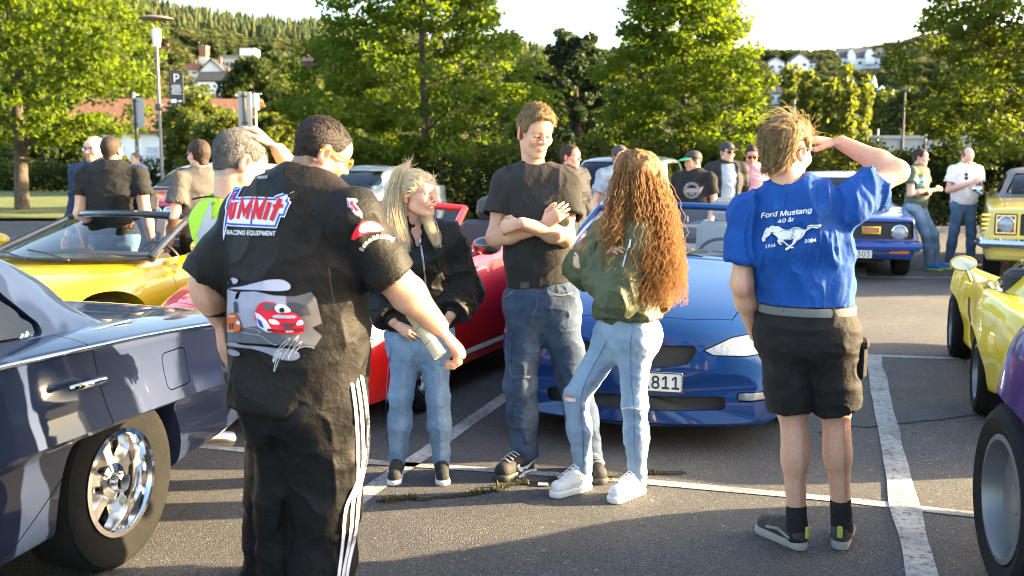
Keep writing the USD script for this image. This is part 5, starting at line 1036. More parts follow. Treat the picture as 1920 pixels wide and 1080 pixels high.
T, x1 = oldcar('pale_yellow_saloon', from_front((q[0] + 1.05, 12.5), h, 2.65), h, 'pale yellow classic car with square headlamp surrounds at the right edge', paint('pale_yellow_paint', (.56, .44, .10), rough=.28),
    dict(L=5.1, W=1.94, hood=.98, belt=1.00, H=1.40, g=(-1.9, -1.0, .25, 1.0), grille=[(rpoly([(-.52, .60), (.52, .60), (.52, .86), (-.52, .86)], .02), .14), (rpoly([(.55, .60), (.80, .60), (.80, .86), (.55, .86)], .02), .06), (rpoly([(-.80, .60), (-.55, .60), (-.55, .86), (-.80, .86)], .02), .06)], lamps=[(.675, .73, .095)], lampin=.05, bumper=.50, bars=6, barz=(.62, .84), barw=1.0, roof_m=mat('grey_vinyl', (.10, .10, .11), .6), scale=1.05))
for s in (-1, 1):
    for k in range(5): T.part('corner_slat', boxm((x1 - .06, s * .88, .62 + .055 * k), (.05, .12, .02)), chrome())
    T.part('lamp_surround', prism(sbox(.565, .615, .785, .845).difference(sbox(.585, .635, .765, .825)) if s > 0 else sbox(-.785, .615, -.565, .845).difference(sbox(-.765, .635, -.585, .825)), 'x', x1 - .06, x1 - .02), mat('dull_chrome', (.6, .56, .5), .25, 1.0))
# ---------------------------------------------------------------- people: joints first, then one continuous body, clothes and hair over it
Z3 = V3(0, 0, 1)
skin_m = mat('skin', (.6, .4, .3), .5, tint=True, var=(70, .10), sss=.12, bump=(170, .0012), spec=.4)
def hairmat(name, c, c2=None):
    if name in MATS: return MATS[name]
    c2 = c2 or tuple(x * .55 for x in c)
    MATS[name] = usdkit.material(stage, '/World/Looks/' + name, {'h': ('hair_info', {}), 'g': ('geometry', {}), 'tc': ('texture_coordinate', {}), 'n': ('noise_texture', {'scale': 45, 'detail': 2}), 'r': ('rgb_ramp', {'ramp': [(.3, c2), (.7, c)]}),
        'bn': ('noise_texture', {'scale': 160, 'detail': 4}), 'bp': ('bump', {'strength': 1.0, 'distance': .006}), 'p': ('principled_bsdf', {'roughness': .55, 'specular_ior_level': .35}), 't': ('translucent_bsdf', {}), 'm': ('mix_closure', {'fac': .28})},
        [('tc.object', 'n.vector'), ('tc.object', 'bn.vector'), ('bn.fac', 'bp.height'), ('bp.normal', 'p.normal'), ('n.fac', 'r.fac'), ('r.color', 'p.base_color'), ('r.color', 't.color'), ('p.BSDF', 'm.closure1'), ('t.BSDF', 'm.closure2')], surface='m.closure')
    return MATS[name]
def pose(H, loc, yaw, lean=0.0, arms='hang', feet=.13, build=1.0, face=None, side=0.0):
    """Default joints of a standing figure of height H; yaw 0 faces +y, positive turns to the left."""
    c, s = math.cos(yaw), math.sin(yaw); r, f = V3(c, s, 0), V3(-s, c, 0); o = V3(loc[0], loc[1], loc[2] if len(loc) > 2 else 0)
    P = lambda x, y, z: o + r * x + f * y + Z3 * z
    k = H / 1.8; J = dict(H=H, k=k, r=r, f=f, o=o)
    J.update(pelvis=P(0, 0, .54 * H), waist=P(0, .01, .62 * H), chest=P(0, .015 + lean, .735 * H), neck=P(0, .0 + lean * 1.3, .835 * H), head=P(0, .03 + lean * 1.6, .925 * H))
    for sg, n in ((-1, 'L'), (1, 'R')):
        J['sh' + n] = P(sg * .108 * H * build, lean * 1.2, .815 * H); J['hip' + n] = P(sg * .05 * H, 0, .525 * H); J['kn' + n] = P(sg * .055 * H + .3 * sg * (feet - .1), .015, .285 * H); J['an' + n] = P(sg * feet * .75, -.02, .045 * H)
        J['toe' + n] = P(sg * (feet * .75 + .045), .18 * k, .025)
        A = {'hang': ((.15, -.02, .63), (.155, .06, .485)), 'pocket': ((.165, -.07, .635), (.13, .05, .535)), 'crossed': ((.145, .02, .635), (-.035, .16, .665 if sg > 0 else .645)), 'phone': ((.14, .00, .64), (.045, .165, .69 + .01 * sg)), 'back': ((.155, -.10, .64), (.06, -.13, .54)), 'hips': ((.20, -.06, .65), (.12, .04, .565))}[arms if isinstance(arms, str) else arms[0 if sg < 0 else 1]]
        J['el' + n] = P(sg * A[0][0] * H, lean + A[0][1] * H, A[0][2] * H); J['wr' + n] = P(sg * A[1][0] * H, lean + A[1][1] * H, A[1][2] * H)
        J['arms' + n] = arms if isinstance(arms, str) else arms[0 if sg < 0 else 1]
    J['hf'] = unit(face) if face is not None else f; J['hu'] = Z3
    return J
def hand_prims(w, d, n, side, s=1.0, curl=(.35, .45, .3), spread=.05, thumb=.6):
    d = unit(d); n = unit(n - d * (n @ d)); t = np.cross(d, n) * side      # thumb side
    pr = [cone(w - d * .01 * s, w + d * .075 * s, .026 * s, .036 * s, k=.012 * s, flat=(n, .48))]
    for i, (off, L, bx) in enumerate(((.029, .074, .084), (.0095, .082, .088), (-.0095, .076, .085), (-.027, .060, .078))):
        b = w + d * bx * s + t * off * s; a = 0.0; r = .0092 - .0006 * (i == 3)
        for j, (fr, cu) in enumerate(zip((.46, .30, .26), curl)):
            a += cu; dr = unit(d * math.cos(a) + n * math.sin(a) + t * (off / .03 * spread)); e = b + dr * L * fr * s
            pr.append(cone(b, e, (r - .0008 * j) * s, (r - .0008 * (j + 1)) * s, k=.0035 * s)); b = e
    b = w + d * .028 * s + t * .026 * s + n * .006 * s
    for L, v in ((.042, d * .75 + t * thumb + n * .25), (.032, d * .95 + t * thumb * .35 + n * .4), (.026, d + t * .0 + n * .5)):
        e = b + unit(v) * L * s; pr.append(cone(b, e, .0118 * s, .0098 * s, k=.008 * s)); b = e
    return pr
def head_frame(J):
    f = unit(J['hf']); u = unit(J['hu'] - f * (J['hu'] @ f)); r = np.cross(f, u); return np.c_[r, f, u]
def head_mesh(J, S, h):
    """Head and neck modelled in the head's own frame (x right, y forward, z up)."""
    R = head_frame(J); s = S.get('hs', 1.0) * (J['k'] ** .35); fem = S.get('fem', 0); fat = S.get('fat', 0.0)
    p = [ell((0, -.014, .038), (.076, .096, .086), k=.02), ell((0, .026, -.028), (.060 + .012 * fat, .066, .078), k=.03), ell((0, .060, .040), (.056, .040, .042), k=.03),
         cone((-.049 - .010 * fat, .004, -.056), (-.016, .070, -.097), .022 + .008 * fat, .017, k=.025), cone((.049 + .010 * fat, .004, -.056), (.016, .070, -.097), .022 + .008 * fat, .017, k=.025), ell((0, .074, -.094), (.020, .016, .016), k=.018),
         cone((-.040, .076, .026), (.040, .076, .026), .011, .011, k=.014),
         cone((0, .092, .012), (0, .114 - .004 * fem, -.026), .0065, .0105, k=.009), ell((-.0105, .100, -.031), (.0075, .009, .007), k=.006), ell((.0105, .100, -.031), (.0075, .009, .007), k=.006),
         ell((-.040, .066, -.022), (.024 + .006 * fat, .024, .026), k=.02), ell((.040, .066, -.022), (.024 + .006 * fat, .024, .026), k=.02),
         ell((0, .082, -.060), (.026, .016, .020), k=.014)]
    for sx in (-1, 1):
        p.append(ell((sx * .031, .100, .007), (.018, .016, .011), k=.010, op='s'))
        p.append(ell((sx * .031, .0795, .006), (.0165, .0135, .0125), k=.004))
    if S.get('smile') == 'open':
        p += [ell((-.026, .080, -.046), (.018, .018, .018), k=.012), ell((.026, .080, -.046), (.018, .018, .018), k=.012), ell((0, .099, -.0615), (.023, .014, .0075), k=.004, op='s'), cone((-.020, .089, -.054), (.020, .089, -.054), .0045, .0045, k=.004), cone((-.016, .089, -.0715), (.016, .089, -.0715), .0055, .0055, k=.004)]
    else:
        p += [cone((-.020, .0915, -.0575), (.020, .0915, -.0575), .0042, .0042, k=.004), cone((-.014, .0915, -.0665), (.014, .0915, -.0665), .0055, .0055, k=.004), cone((-.023, .0995, -.0622), (.023, .0995, -.0622), .0022, .0022, k=.002, op='s')]
    for sx in (-1, 1):
        Re = trimesh.transformations.euler_matrix(-.15, 0, sx * -.42)[:3, :3]
        p += [ell((sx * .080, -.016, -.002), (.0085, .0205, .033), Re, k=.006), ell((sx * .0875, -.012, .002), (.006, .011, .018), Re, k=.005, op='s'), ell((sx * .079, -.010, -.028), (.007, .011, .011), Re, k=.006)]
    nb = R.T @ (J['neck'] - J['head']) / s; nw = S.get('neckw', .060 - .010 * fem + .010 * fat)
    ne = nb + unit(nb) * .03
    p += [cone((0, -.024, -.050), ne, nw * .92, nw * 1.08, k=.018), cone((-.036, -.040, -.05), nb + V3(-.024, -.01, 0), .020, .03, k=.02), cone((.036, -.040, -.05), nb + V3(.024, -.01, 0), .020, .03, k=.02)]
    if fat: p.append(ell((0, .04, -.115), (.045, .03, .022 * fat + .005), k=.03))
    V, F = sdf_mesh(p, h / s); V = taubin(V, F, 1, .4)
    return V, F, R, s
def skin_colour(V, R, s, J, S):
    base = np.array(S.get('skin', (.56, .33, .23))); c = np.tile(base, (len(V), 1)); P = (V - J['head']) @ R / s
    d = np.linalg.norm(P, axis=1); hd_ = d < .17
    def blend(m, col): m = np.clip(m, 0, 1)[:, None]; c[:] = c * (1 - m) + np.array(col) * m
    def seg(a, b, mir=False):
        Q = P.copy()
        if mir: Q[:, 0] = np.abs(Q[:, 0])
        a, b = np.array(a), np.array(b); t = np.clip(((Q - a) @ (b - a)) / ((b - a) @ (b - a)), 0, 1); return np.linalg.norm(Q - a - t[:, None] * (b - a), axis=1)
    A = np.c_[np.abs(P[:, 0]), P[:, 1], P[:, 2]]
    blend(hd_ * .35 * np.exp(-((np.linalg.norm(A - [.042, .075, -.025], axis=1)) / .022) ** 2), base * np.array([1.15, .72, .66]))
    blend(hd_ * .30 * np.exp(-((np.linalg.norm(A - [0, .112, -.024], axis=1)) / .014) ** 2), base * np.array([1.1, .74, .68]))
    blend(hd_ * .55 * np.exp(-((np.linalg.norm(A - [.084, -.014, -.002], axis=1)) / .030) ** 2), base * np.array([1.12, .58, .50]))
    if S.get('stubble'):
        m = np.clip((-.028 - P[:, 2]) / .02, 0, 1) * np.clip((P[:, 1] + .02) / .03, 0, 1) * (P[:, 2] > -.125); blend(hd_ * m * S['stubble'][0], S['stubble'][1])
    hc = np.array(S.get('brow', np.array(S.get('hairc', (.2, .12, .06))) * .7))
    blend(hd_ * 1.8 * np.clip(1 - seg((.016, .094, .024), (.046, .078, .029), True) / .0075, 0, 1), hc)
    lip = S.get('lips', base * np.array([.92, .50, .48])); br = .020 if not S.get('smile') == 'open' else .022
    blend(hd_ * 1.8 * np.clip(1 - seg((-br, .094, -.0565), (br, .094, -.0565)) / .0058, 0, 1) * (P[:, 1] > .07), lip); blend(hd_ * 1.8 * np.clip(1 - seg((-br * .8, .094, -.0690), (br * .8, .094, -.0690)) / .0068, 0, 1) * (P[:, 1] > .07), lip)
    blend(hd_ * 1.6 * np.clip(1 - seg((-.022, .096, -.0622), (.022, .096, -.0622)) / .0028, 0, 1), (.06, .02, .015))
    ez = .0085 if S.get('look') != 'down' else .000
    blend(hd_ * 2.0 * np.clip(1 - seg((.018, .090, ez - .001), (.046, .083, ez - .002), True) / .0055, 0, 1), (.035, .02, .015))       # lashes
    if S.get('scalp') is not None:
        m = np.clip((hairline_z(P, S) * -1 + P[:, 2]) / .012, 0, 1) * (np.abs(P[:, 0]) < .0805); blend(hd_ * m * S['scalp'][0], S['scalp'][1])
    return np.clip(c, 0, 1)
def hairline_z(P, S):
    o = S.get('recede', 0.0)
    return np.interp(P[:, 1], [-.12, -.085, -.045, -.020, .000, .030, .040, .055, .075, .090, .12], [-.088, -.086, -.070, -.030, .012, .004, .020, .052 + o, .078 + o, .092 + o, .10 + o])
def hair_cap(J, S, R, s, h, thick=.012, seed=0, top=0.0):
    def line(P):
        return np.interp(P[1], [-.13, -.085 , -.045, -.020, .000, .030, .040, .055, .075, .090, .12], [-.088 + S.get('nape', 0), -.086 + S.get('nape', 0), -.070 + S.get('nape', 0), -.030, .012, .004, .020, .052 + S.get('recede', 0), .078 + S.get('recede', 0), .092 + S.get('recede', 0), .10 + S.get('recede', 0)]) - P[2] + 0 * P[0]
    p = [ell((0, -.014, .038), np.array((.076, .096, .086)) + thick, k=.02), ell((0, .050, .046), np.array((.056, .050, .044)) + thick * .9, k=.03), cone((0, -.030, -.02), (0, -.046, -.070), .052 + thick, .040 + thick, k=.03)]
    if top: p.append(ell((0, .015, .095), (.062, .080, .035 + top), k=.03))
    if S.get('hairfree'): p += S['hairfree']
    for sx in (-1, 1): p.append(ell((sx * .088, -.006, -.002), np.array((.020, .024, .036)) * S.get('earcut', 1), k=.006, op='s'))
    p.append(dict(fn=line, lo=None, hi=None, k=.008, op='i'))
    V, F = sdf_mesh(p, h / s); n = vnormals(V, F)
    d = ridged(V * np.array([70, 26, 40]) + 3 * meshkit.noise(V * 30, seed)[:, None], seed) - .45; V = V + n * (d * S.get('messy', .006))[:, None]
    return J['head'] + V * s @ R.T, F
def strands(V, F, n, length, comb, rng, J, R, lift=.35, curl=.004, w=(.0016, .0006), zmin=None):
    nr = vnormals(V, F); t = V[F]; ar = np.linalg.norm(np.cross(t[:, 1] - t[:, 0], t[:, 2] - t[:, 0]), axis=1); P = (t.mean(1) - J['head']) @ R
    if zmin is not None: ar = ar * (P[:, 2] > zmin)
    i = rng.choice(len(F), n, p=ar / ar.sum()); b = rng.dirichlet((1, 1, 1), n); p = (t[i] * b[:, :, None]).sum(1); nn = nr[F[i, 0]]
    q = (p - J['head']) @ R; cd = np.stack([np.broadcast_to(comb(q)[k], (n,)) for k in range(3)], 1) @ R.T; cd = cd - nn * (cd * nn).sum(1)[:, None]; cd /= np.linalg.norm(cd, axis=1, keepdims=True) + 1e-9
    L = (length(q) if callable(length) else length) * rng.uniform(.6, 1.3, n); J_ = rng.normal(0, .12, (n, 3)); cd = cd + J_; out = []
    for k, u in enumerate((-.15, .25, .6, 1.0)):
        out.append(p + cd * (L * u)[:, None] + nn * (L * lift * math.sin(max(0, u) * 2.0) * (1 if u > 0 else .5))[:, None] - Z3 * (L * .25 * max(0, u) ** 2)[:, None])
    return np.stack(out, 1), np.array([w[0], w[0], w[0] * .8, w[1]])
TORSO = dict(cw=.168, cd=.118, ww=.150, wd=.112, hw=.162, hd=.115, sh=.060)
def torso_prims(J, S, g=0.0, hem=None, hemw=0.0, k=.05):
    B = {**TORSO, **S.get('body', {})}; sc = J['k']; r = unit(J['shR'] - J['shL']); hr = unit(J['hipR'] - J['hipL']); f = unit(np.cross(Z3, r)); hf = unit(np.cross(Z3, hr)); mid = (J['shL'] + J['shR']) / 2
    cw, cd, ww, wd, hw, hd_ = (B[x] * sc + g for x in ('cw', 'cd', 'ww', 'wd', 'hw', 'hd'))
    p = [cone(J['waist'], J['chest'], ww, cw, k=k, flat=(f, (wd + cd) / (ww + cw))), cone(J['chest'], mid * .75 + J['chest'] * .25, cw, cw * .84, k=k, flat=(f, cd / cw)),
         cone(J['shL'] - Z3 * .012, J['shR'] - Z3 * .012, B['sh'] * sc + g * .8, B['sh'] * sc + g * .8, k=k), cone(J['neck'] * .7 + mid * .3, J['shL'] * .55 + mid * .45, .050 * sc + g * .6, .052 * sc + g * .6, k=k), cone(J['neck'] * .7 + mid * .3, J['shR'] * .55 + mid * .45, .050 * sc + g * .6, .052 * sc + g * .6, k=k)]
    if B.get('belly'):
        b, rr_ = B['belly']; p.append(ell(J['waist'] * .65 + J['pelvis'] * .35 + f * b * sc, (rr_ * sc + g, rr_ * sc * .85 + g, rr_ * sc + g), k=.06))
    if B.get('bust'):
        for s in (-1, 1): p.append(ell(J['chest'] + r * s * .072 * sc + f * (cd - .03) - Z3 * .012, (.070 * sc + g * .4, .060 * sc + g * .4, .066 * sc + g * .4), k=.045))
    lo = J['pelvis'] if hem is None else hem; wv = hw if hem is None else hw + hemw
    p.append(cone(J['waist'], lo, ww, wv, k=k, flat=(hf, (hd_ + hemw) / wv), cap=0 if hem is None else 1))
    return p
def leg_prims(J, S, n, g=0.0, radii=(.088, .060, .057, .040), end=None, k=.03):
    sc = J['k']; a, b, c = J['hip' + n], J['kn' + n], J['an' + n]; R_ = [x * sc + g for x in radii]
    up = (J['pelvis'] - J['hip' + n]) * .2
    p = [cone(a + up, b, R_[0], R_[1], k=.05), cone(b, b * .55 + c * .45 - unit(np.cross(c - b, unit(np.cross(Z3, J['toe' + n] - c)))) * 0, R_[1], R_[2], k=k)]
    p.append(cone(b * .6 + c * .4, c if end is None else end, R_[2], R_[3], k=k, cap=1 if end is not None else 0))
    return p
def shoe(T, J, n, S, h, mats, names=('shoe', 'sole')):
    sc = J['k'] * S.get('foot', 1.0); a, t = J['an' + n], J['toe' + n]; d = t - a; d[2] = 0; d = unit(d); w = V3(d[1], -d[0], 0); gz = min(J['toeL'][2], J['toeR'][2], a[2] - .06) if S.get('gz') is None else S['gz']; gz = S.get('gz', J['o'][2])
    heel = V3(a[0], a[1], gz) - d * .055 * sc; R = np.c_[w, d, Z3]
    L = .285 * sc; th = S.get('sole', .028)
    sole = [cone(heel + d * .040 * sc + Z3 * th * .5, heel + d * (L - .050 * sc) + Z3 * th * .5, .038 * sc, .047 * sc, k=.01)]
    # flatten between ground and sole top
    sole += [plane(heel + Z3 * th, Z3, .006), plane(heel + Z3 * .0015, -Z3, .003)]
    V, F = sdf_mesh(sole, h * .9); Vs, Fs = V, F
    up = [cone(heel + d * .045 * sc + Z3 * (th + .02), heel + d * (L - .055 * sc) + Z3 * (th + .012), .036 * sc, .040 * sc, k=.02), cone(heel + d * .055 * sc + Z3 * (th + .03), heel + d * .15 * sc + Z3 * (th + .035), .036 * sc, .033 * sc, k=.02), cone(heel + d * .18 * sc + Z3 * (th + .032), a + d * .040 + Z3 * .0, .030 * sc, .028 * sc, k=.02), cone(heel + d * .048 * sc + Z3 * (th + .02), a + Z3 * (.025 + S.get('shaft', 0)), .036 * sc, .036 * sc, k=.02, cap=1), plane(heel + Z3 * (th - .003), -Z3, .002)]
    V, F = sdf_mesh(up, h); V = wrinkle(V, F, .0018, (22, 22, 40), 3); X0 = (V, F)
    X = T.sub(names[0]); X.loc = T.loc
    X.part('upper', (V, F), mats[0], smooth=True, world=True); X.part(names[1], (Vs, Fs), mats[1], smooth=40, world=True)
    if S.get('laces') is not None:
        for k in range(5):
            sd = (.115 + .024 * k) * sc; rel = V - heel; m = (np.abs(rel @ d - sd) < .012) & (np.abs(rel @ w) < .012); c = heel + d * sd + Z3 * (rel[m, 2].max() + .003 if m.any() else .08); ww = .028 * sc
            X.part('lace', tube(np.array([c - w * ww - Z3 * .010, c - w * ww * .4 + d * .006 + Z3 * .003, c + w * ww * .4 - d * .004 + Z3 * .003, c + w * ww - Z3 * .010]), .0036, 5), S['laces'], smooth=True, world=True)
    X.upper = X0; return X, heel, d, w, L, th
def biggest(V, F):
    from scipy.sparse import coo_matrix
    from scipy.sparse.csgraph import connected_components
    n, lab = connected_components(coo_matrix((np.ones(len(F) * 2), (np.r_[F[:, 0], F[:, 1]], np.r_[F[:, 1], F[:, 2]])), (len(V), len(V))), directed=False)
    c = np.bincount(lab[F[:, 0]], minlength=n); F = F[c[lab[F[:, 0]]] > .04 * len(F)]; u, inv = np.unique(F, return_inverse=True); return V[u], inv.reshape(-1, 3)
class Person:
    def __init__(s, J, S, label, near, group=None, name='person', cat='person'):
        s.J, s.S, s.near = J, S, near; s.holes = []; s.h = .0062 if near else .013
        s.T = Thing(name, J['o'], label=label, cat=cat, group=group); s.cloth = {}
    def body(s, arm_h=None, legs_fine=False):
        J, S = s.J, s.S; hh = .0034 if s.near else .0075; ah = arm_h or (.0042 if s.near else .0085)
        V, F, R, sc = head_mesh(J, S, hh); s.R, s.sc = R, sc; V = J['head'] + V * sc @ R.T; pieces = [(V, F)]
        lp = torso_prims(J, S, -.004)
        lr = S.get('legr', (.080, .054, .052, .036))
        for n in 'LR': lp += leg_prims(J, S, n, 0, lr) + [cone(J['an' + n], J['an' + n] * .4 + J['toe' + n] * .6, .034, .030, k=.02)]
        lp.append(cone(J['hipL'], J['hipR'], .095 * J['k'], .095 * J['k'], k=.05))
        if legs_fine:
            for n in 'LR':
                b, c = J['kn' + n], J['an' + n]; bk = unit(c - J['toe' + n]); bk[2] = 0; lp.append(ell(b * .68 + c * .32 + bk * .022, (.043, .043, .10), k=.04)); lp.append(ell(b - bk * .02, (.045, .045, .05), k=.03))
        pieces.append(sdf_mesh(lp, .0085 if legs_fine else .014))
        for sg, n in ((-1, 'L'), (1, 'R')):
            sh, el, wr = J['sh' + n], J['el' + n], J['wr' + n]; ar = np.array(S.get('armr', (.052, .046, .042, .046, .029))) * J['k']
            m = el * .68 + wr * .32
            p = [cone(sh, sh * .5 + el * .5, ar[0], ar[1], k=.03), cone(sh * .5 + el * .5, el, ar[1], ar[2], k=.03), cone(el, m, ar[2], ar[3], k=.03), cone(m, wr, ar[3], ar[4], k=.03)]
            hdr = J.get('hd' + n, unit(wr - el)); hn = J.get('hn' + n)
            if hn is None: hn = unit(-J['r'] * sg * 1.0 + J['f'] * .2)
            p += hand_prims(wr + hdr * .02 * J['k'], hdr, hn, 1 if sg > 0 else -1, S.get('hand', J['k'] * 1.0), *J.get('hc' + n, ((.3, .4, .25), .04, .6)))
            pieces.append(sdf_mesh(p, ah))
        V, F = weld(pieces); s.T.part('body', (V, F), skin_m, smooth=True, world=True, col=skin_colour(V, R, sc, J, S)); s.bodyV, s.bodyF = V, F
        if S.get('smile') == 'open':
            a = np.linspace(-1, 1, 12); P = []
            for z, o in ((-.0575, .0), (-.066, .001)): P.append(np.c_[.0195 * a, .092 - .006 * a ** 2 - o, np.full(12, z)])
            Vt = J['head'] + np.vstack(P) * sc @ R.T; i = np.arange(11); Ft = np.vstack([np.stack([i, 12 + i, 13 + i], 1), np.stack([i, 13 + i, i + 1], 1)]); s.T.part('teeth', (Vt, Ft), mat('teeth', (.72, .68, .62), .25), world=True)
        return s
    def garment(s, name, prims, m, amp=.008, scale=(5, 5, 9), seed=0, h=None, mask=None, smooth=True, fine=.35, pre=1, cut=None):
        V, F = sdf_mesh(prims + (s.holes if any(q['op'] == 'u' for q in prims) else []), h or s.h); s.holes = []; V, F = biggest(V, F); V = taubin(V, F, pre, .45)
        if amp: V = wrinkle(V, F, amp, scale, seed, mask(V) if mask else None, fine)
        if cut is not None:
            o = mani(V, F)
            if o.status() == manifold3d.Error.NoError: o = o.trim_by_plane((0, 0, 1), cut).to_mesh(); V, F = np.array(o.vert_properties[:, :3], float), np.array(o.tri_verts, int); smooth = 40
        s.T.part(name, (V, F), m, smooth=smooth, world=True); s.cloth[name] = (V, F); return V, F
    def sleeve(s, n, frac, g, loose, hollow=True):
        J = s.J; sh, el, wr = J['sh' + n], J['el' + n], J['wr' + n]; k = J['k']; out = []
        if frac <= 1: e = sh + (el - sh) * frac; d = unit(el - sh); re = .054 * k + g + loose; r0 = .058 * k + g; out = [cone(sh - Z3 * .01, e, r0, re, k=.04, cap=1)]
        else:
            e = el + (wr - el) * (frac - 1); d = unit(wr - el); re = .036 * k + g + loose * .3
            r0 = re; out = [cone(sh - Z3 * .01, el, .058 * k + g, .050 * k + g + loose * .6, k=.04), cone(el, e, .050 * k + g + loose * .6, re, k=.035, cap=1)]
        if hollow: s.holes.append(cone(e - d * .030, e + d * .03, re - .014, re - .011, k=.004, op='s', cap=2))
        return out
    def neckhole(s, r=.062, drop=.0, up=.0):
        J = s.J; ax = unit(J['head'] - J['neck']); return [cone(J['neck'] - ax * (.035 + drop), J['head'], r * J['k'], r * J['k'] * 1.1, k=.008, op='s', cap=2)]
    def tee(s, m, g=.016, frac=.62, loose=.022, hem=None, hemw=.012, amp=.009, name='shirt', seed=0, nh=.064, nd=.0, scale=(5, 5, 9), extra=(), h=None, cut=None):
        J = s.J; hem = J['pelvis'] - Z3 * .02 if hem is None else hem
        p = torso_prims(J, s.S, g, hem, hemw) + s.sleeve('L', frac if np.ndim(frac) == 0 else frac[0], g * .6, loose) + s.sleeve('R', frac if np.ndim(frac) == 0 else frac[1], g * .6, loose) + list(extra) + s.neckhole(nh, nd)
        return s.garment(name, p, m, amp, scale, seed, h, cut=cut)
    def trousers(s, m, g=.012, radii=(.088, .062, .058, .048), frac=1.0, amp=.008, name='trousers', seed=0, top=.06, loose=0.0, scale=(8, 8, 16), h=None):
        J = s.J; B = {**TORSO, **s.S.get('body', {})}; hr = unit(J['hipR'] - J['hipL']); hf = unit(np.cross(Z3, hr)); k = J['k']; hw = B['hw'] * k + g; ww = B['ww'] * k + g; wl = J['pelvis'] + (J['waist'] - J['pelvis']) * top / .14
        p = [cone(J['pelvis'] - Z3 * .02, wl, hw, hw * .6 + ww * .4, k=.04, flat=(hf, (B['hd'] * k + g) / hw), cap=1), cone(J['hipL'] - Z3 * .02, J['hipR'] - Z3 * .02, .098 * k + g, .098 * k + g, k=.05)]
        if B.get('seat'): p += [ell(J['pelvis'] - hf * (B['hd'] * k * .55) + sx * hr * .075 * k - Z3 * .07 * k, (.085 * k + g, .080 * k + g, .095 * k + g), k=.05) for sx in (-1, 1)]
        for n in 'LR':
            a, b, c = J['hip' + n], J['kn' + n], J['an' + n]
            if frac >= 1:
                e = c + (c - b) * .02 * 0 - unit(c - b) * S_end(s.S); p += leg_prims(J, s.S, n, g, radii, end=e)
            else:
                e = a + (b - a) * frac / .55 if frac <= .55 else b + (c - b) * (frac - .55) / .45; r1 = radii[1] * k + g + loose
                p += [cone(a, e, radii[0] * k + g, r1, k=.02, cap=1)]; s.holes.append(cone(e - unit(e - a) * .04, e + unit(e - a) * .03, r1 - .014, r1 - .011, k=.004, op='s', cap=2))
        return s.garment(name, p, m, amp, scale, seed, h)
    def belt(s, m, g=.022, z=.05, w=.036, buckle=True, name='belt'):
        J = s.J; B = {**TORSO, **s.S.get('body', {})}; hr = unit(J['hipR'] - J['hipL']); hf = unit(np.cross(Z3, hr)); k = J['k']; hw = B['hw'] * k + g; ww = B['ww'] * k + g; c = J['pelvis'] + (J['waist'] - J['pelvis']) * z / .14; r = hw * .6 + ww * .4
        V, F = sdf_mesh([cone(c - Z3 * .10, c + Z3 * .10, r, r, flat=(hf, (B['hd'] * k + g) / hw)), plane(c + Z3 * w / 2, Z3), plane(c - Z3 * w / 2, -Z3)], s.h); s.T.part(name, (V, F), m, smooth=30, world=True)
    def shoes(s, mats, which='LR', **k):
        return {n: shoe(s.T, s.J, n, {**s.S, **k}, .0045 if s.near else .009, mats) for n in which}
    def cap(s, m, brim_m, strap=None):
        J, R, sc = s.J, s.R, s.sc
        p = [ell((0, -.010, .052), (.090, .110, .086), k=.02), plane((0, 0, .046), (0, .18, -1), .006)]
        V, F = sdf_mesh(p, .006); C = s.T.sub('cap'); C.loc = s.T.loc; C.part('crown', (J['head'] + V * sc @ R.T, F), m, smooth=40, world=True)
        V, F = sdf_mesh([ell((0, .115, .056), (.075, .085, .010), k=.01), plane((0, .085, 0), (0, -1, 0), .004)], .005); V[:, 2] -= .35 * np.abs(V[:, 0]) ** 1.5 + .02 * ((V[:, 1] - .1) / .1); C.part('brim', (J['head'] + V * sc @ R.T, F), brim_m, smooth=40, world=True); return C
    def glasses(s, m, lens=None, temple_m=None):
        J, R, sc = s.J, s.R, s.sc; G = s.T.sub('glasses'); G.loc = s.T.loc; W = lambda q: J['head'] + np.asarray(q, float) * sc @ R.T
        for sx in (-1, 1):
            a = np.linspace(0, 6.283, 17)[:-1]; ring = np.c_[sx * .033 + .025 * np.cos(a), .105 - .25 * (np.abs(.033 + .025 * np.cos(a)) ) ** 2 * 4, .006 + .018 * np.sin(a)]
            G.part('rim', tube(W(ring), .0022, 5, closed=True), m, world=True)
            V = np.vstack([W(ring), W(ring.mean(0))[None]]); i = np.arange(16); G.part('lens', (V, np.stack([i, (i + 1) % 16, np.full(16, 16)], 1)), lens or pane('lens_glass', (.9, .9, .9)), world=True)
            G.part('temple', tube(W([(sx * .060, .092, .012), (sx * .076, .06, .012), (sx * .084, -.01, .020), (sx * .082, -.035, .004)]), .0032, 6), temple_m or m, world=True)
        G.part('bridge', tube(W([(-.010, .106, .010), (0, .111, .013), (.010, .106, .010)]), .0022, 5), m, world=True)
    def hair(s, m, thick=.012, n=0, length=.03, comb=None, lift=.35, top=0.0, seed=1, zmin=None, w=(.0016, .0006), name='hair'):
        V, F = hair_cap(s.J, s.S, s.R, s.sc, .0042 if s.near else .0085, thick, seed, top); s.T.part(name, (V, F), m, smooth=True, world=True)
        if n:
            P, ws = strands(V, F, n, length, comb, np.random.default_rng(seed), s.J, s.R, lift, w=w, zmin=zmin); curves(numbered(s.T.path, 'hair_strands'), P - s.T.loc, ws, m)
        return V, F
def S_end(S): return S.get('trouser_gap', -.02)
def cloth_mat(name, c, rough=.85, var=None, sheen=.0, bump=None): return mat(name, c, rough, var=var or (14, .14), bump=bump or (30, .006, 6), sheen=sheen, spec=.2)
def denim(name, c, fade): return mat(name, c, .85, var=(7, 0, fade), bump=(40, .004, 6), spec=.15)
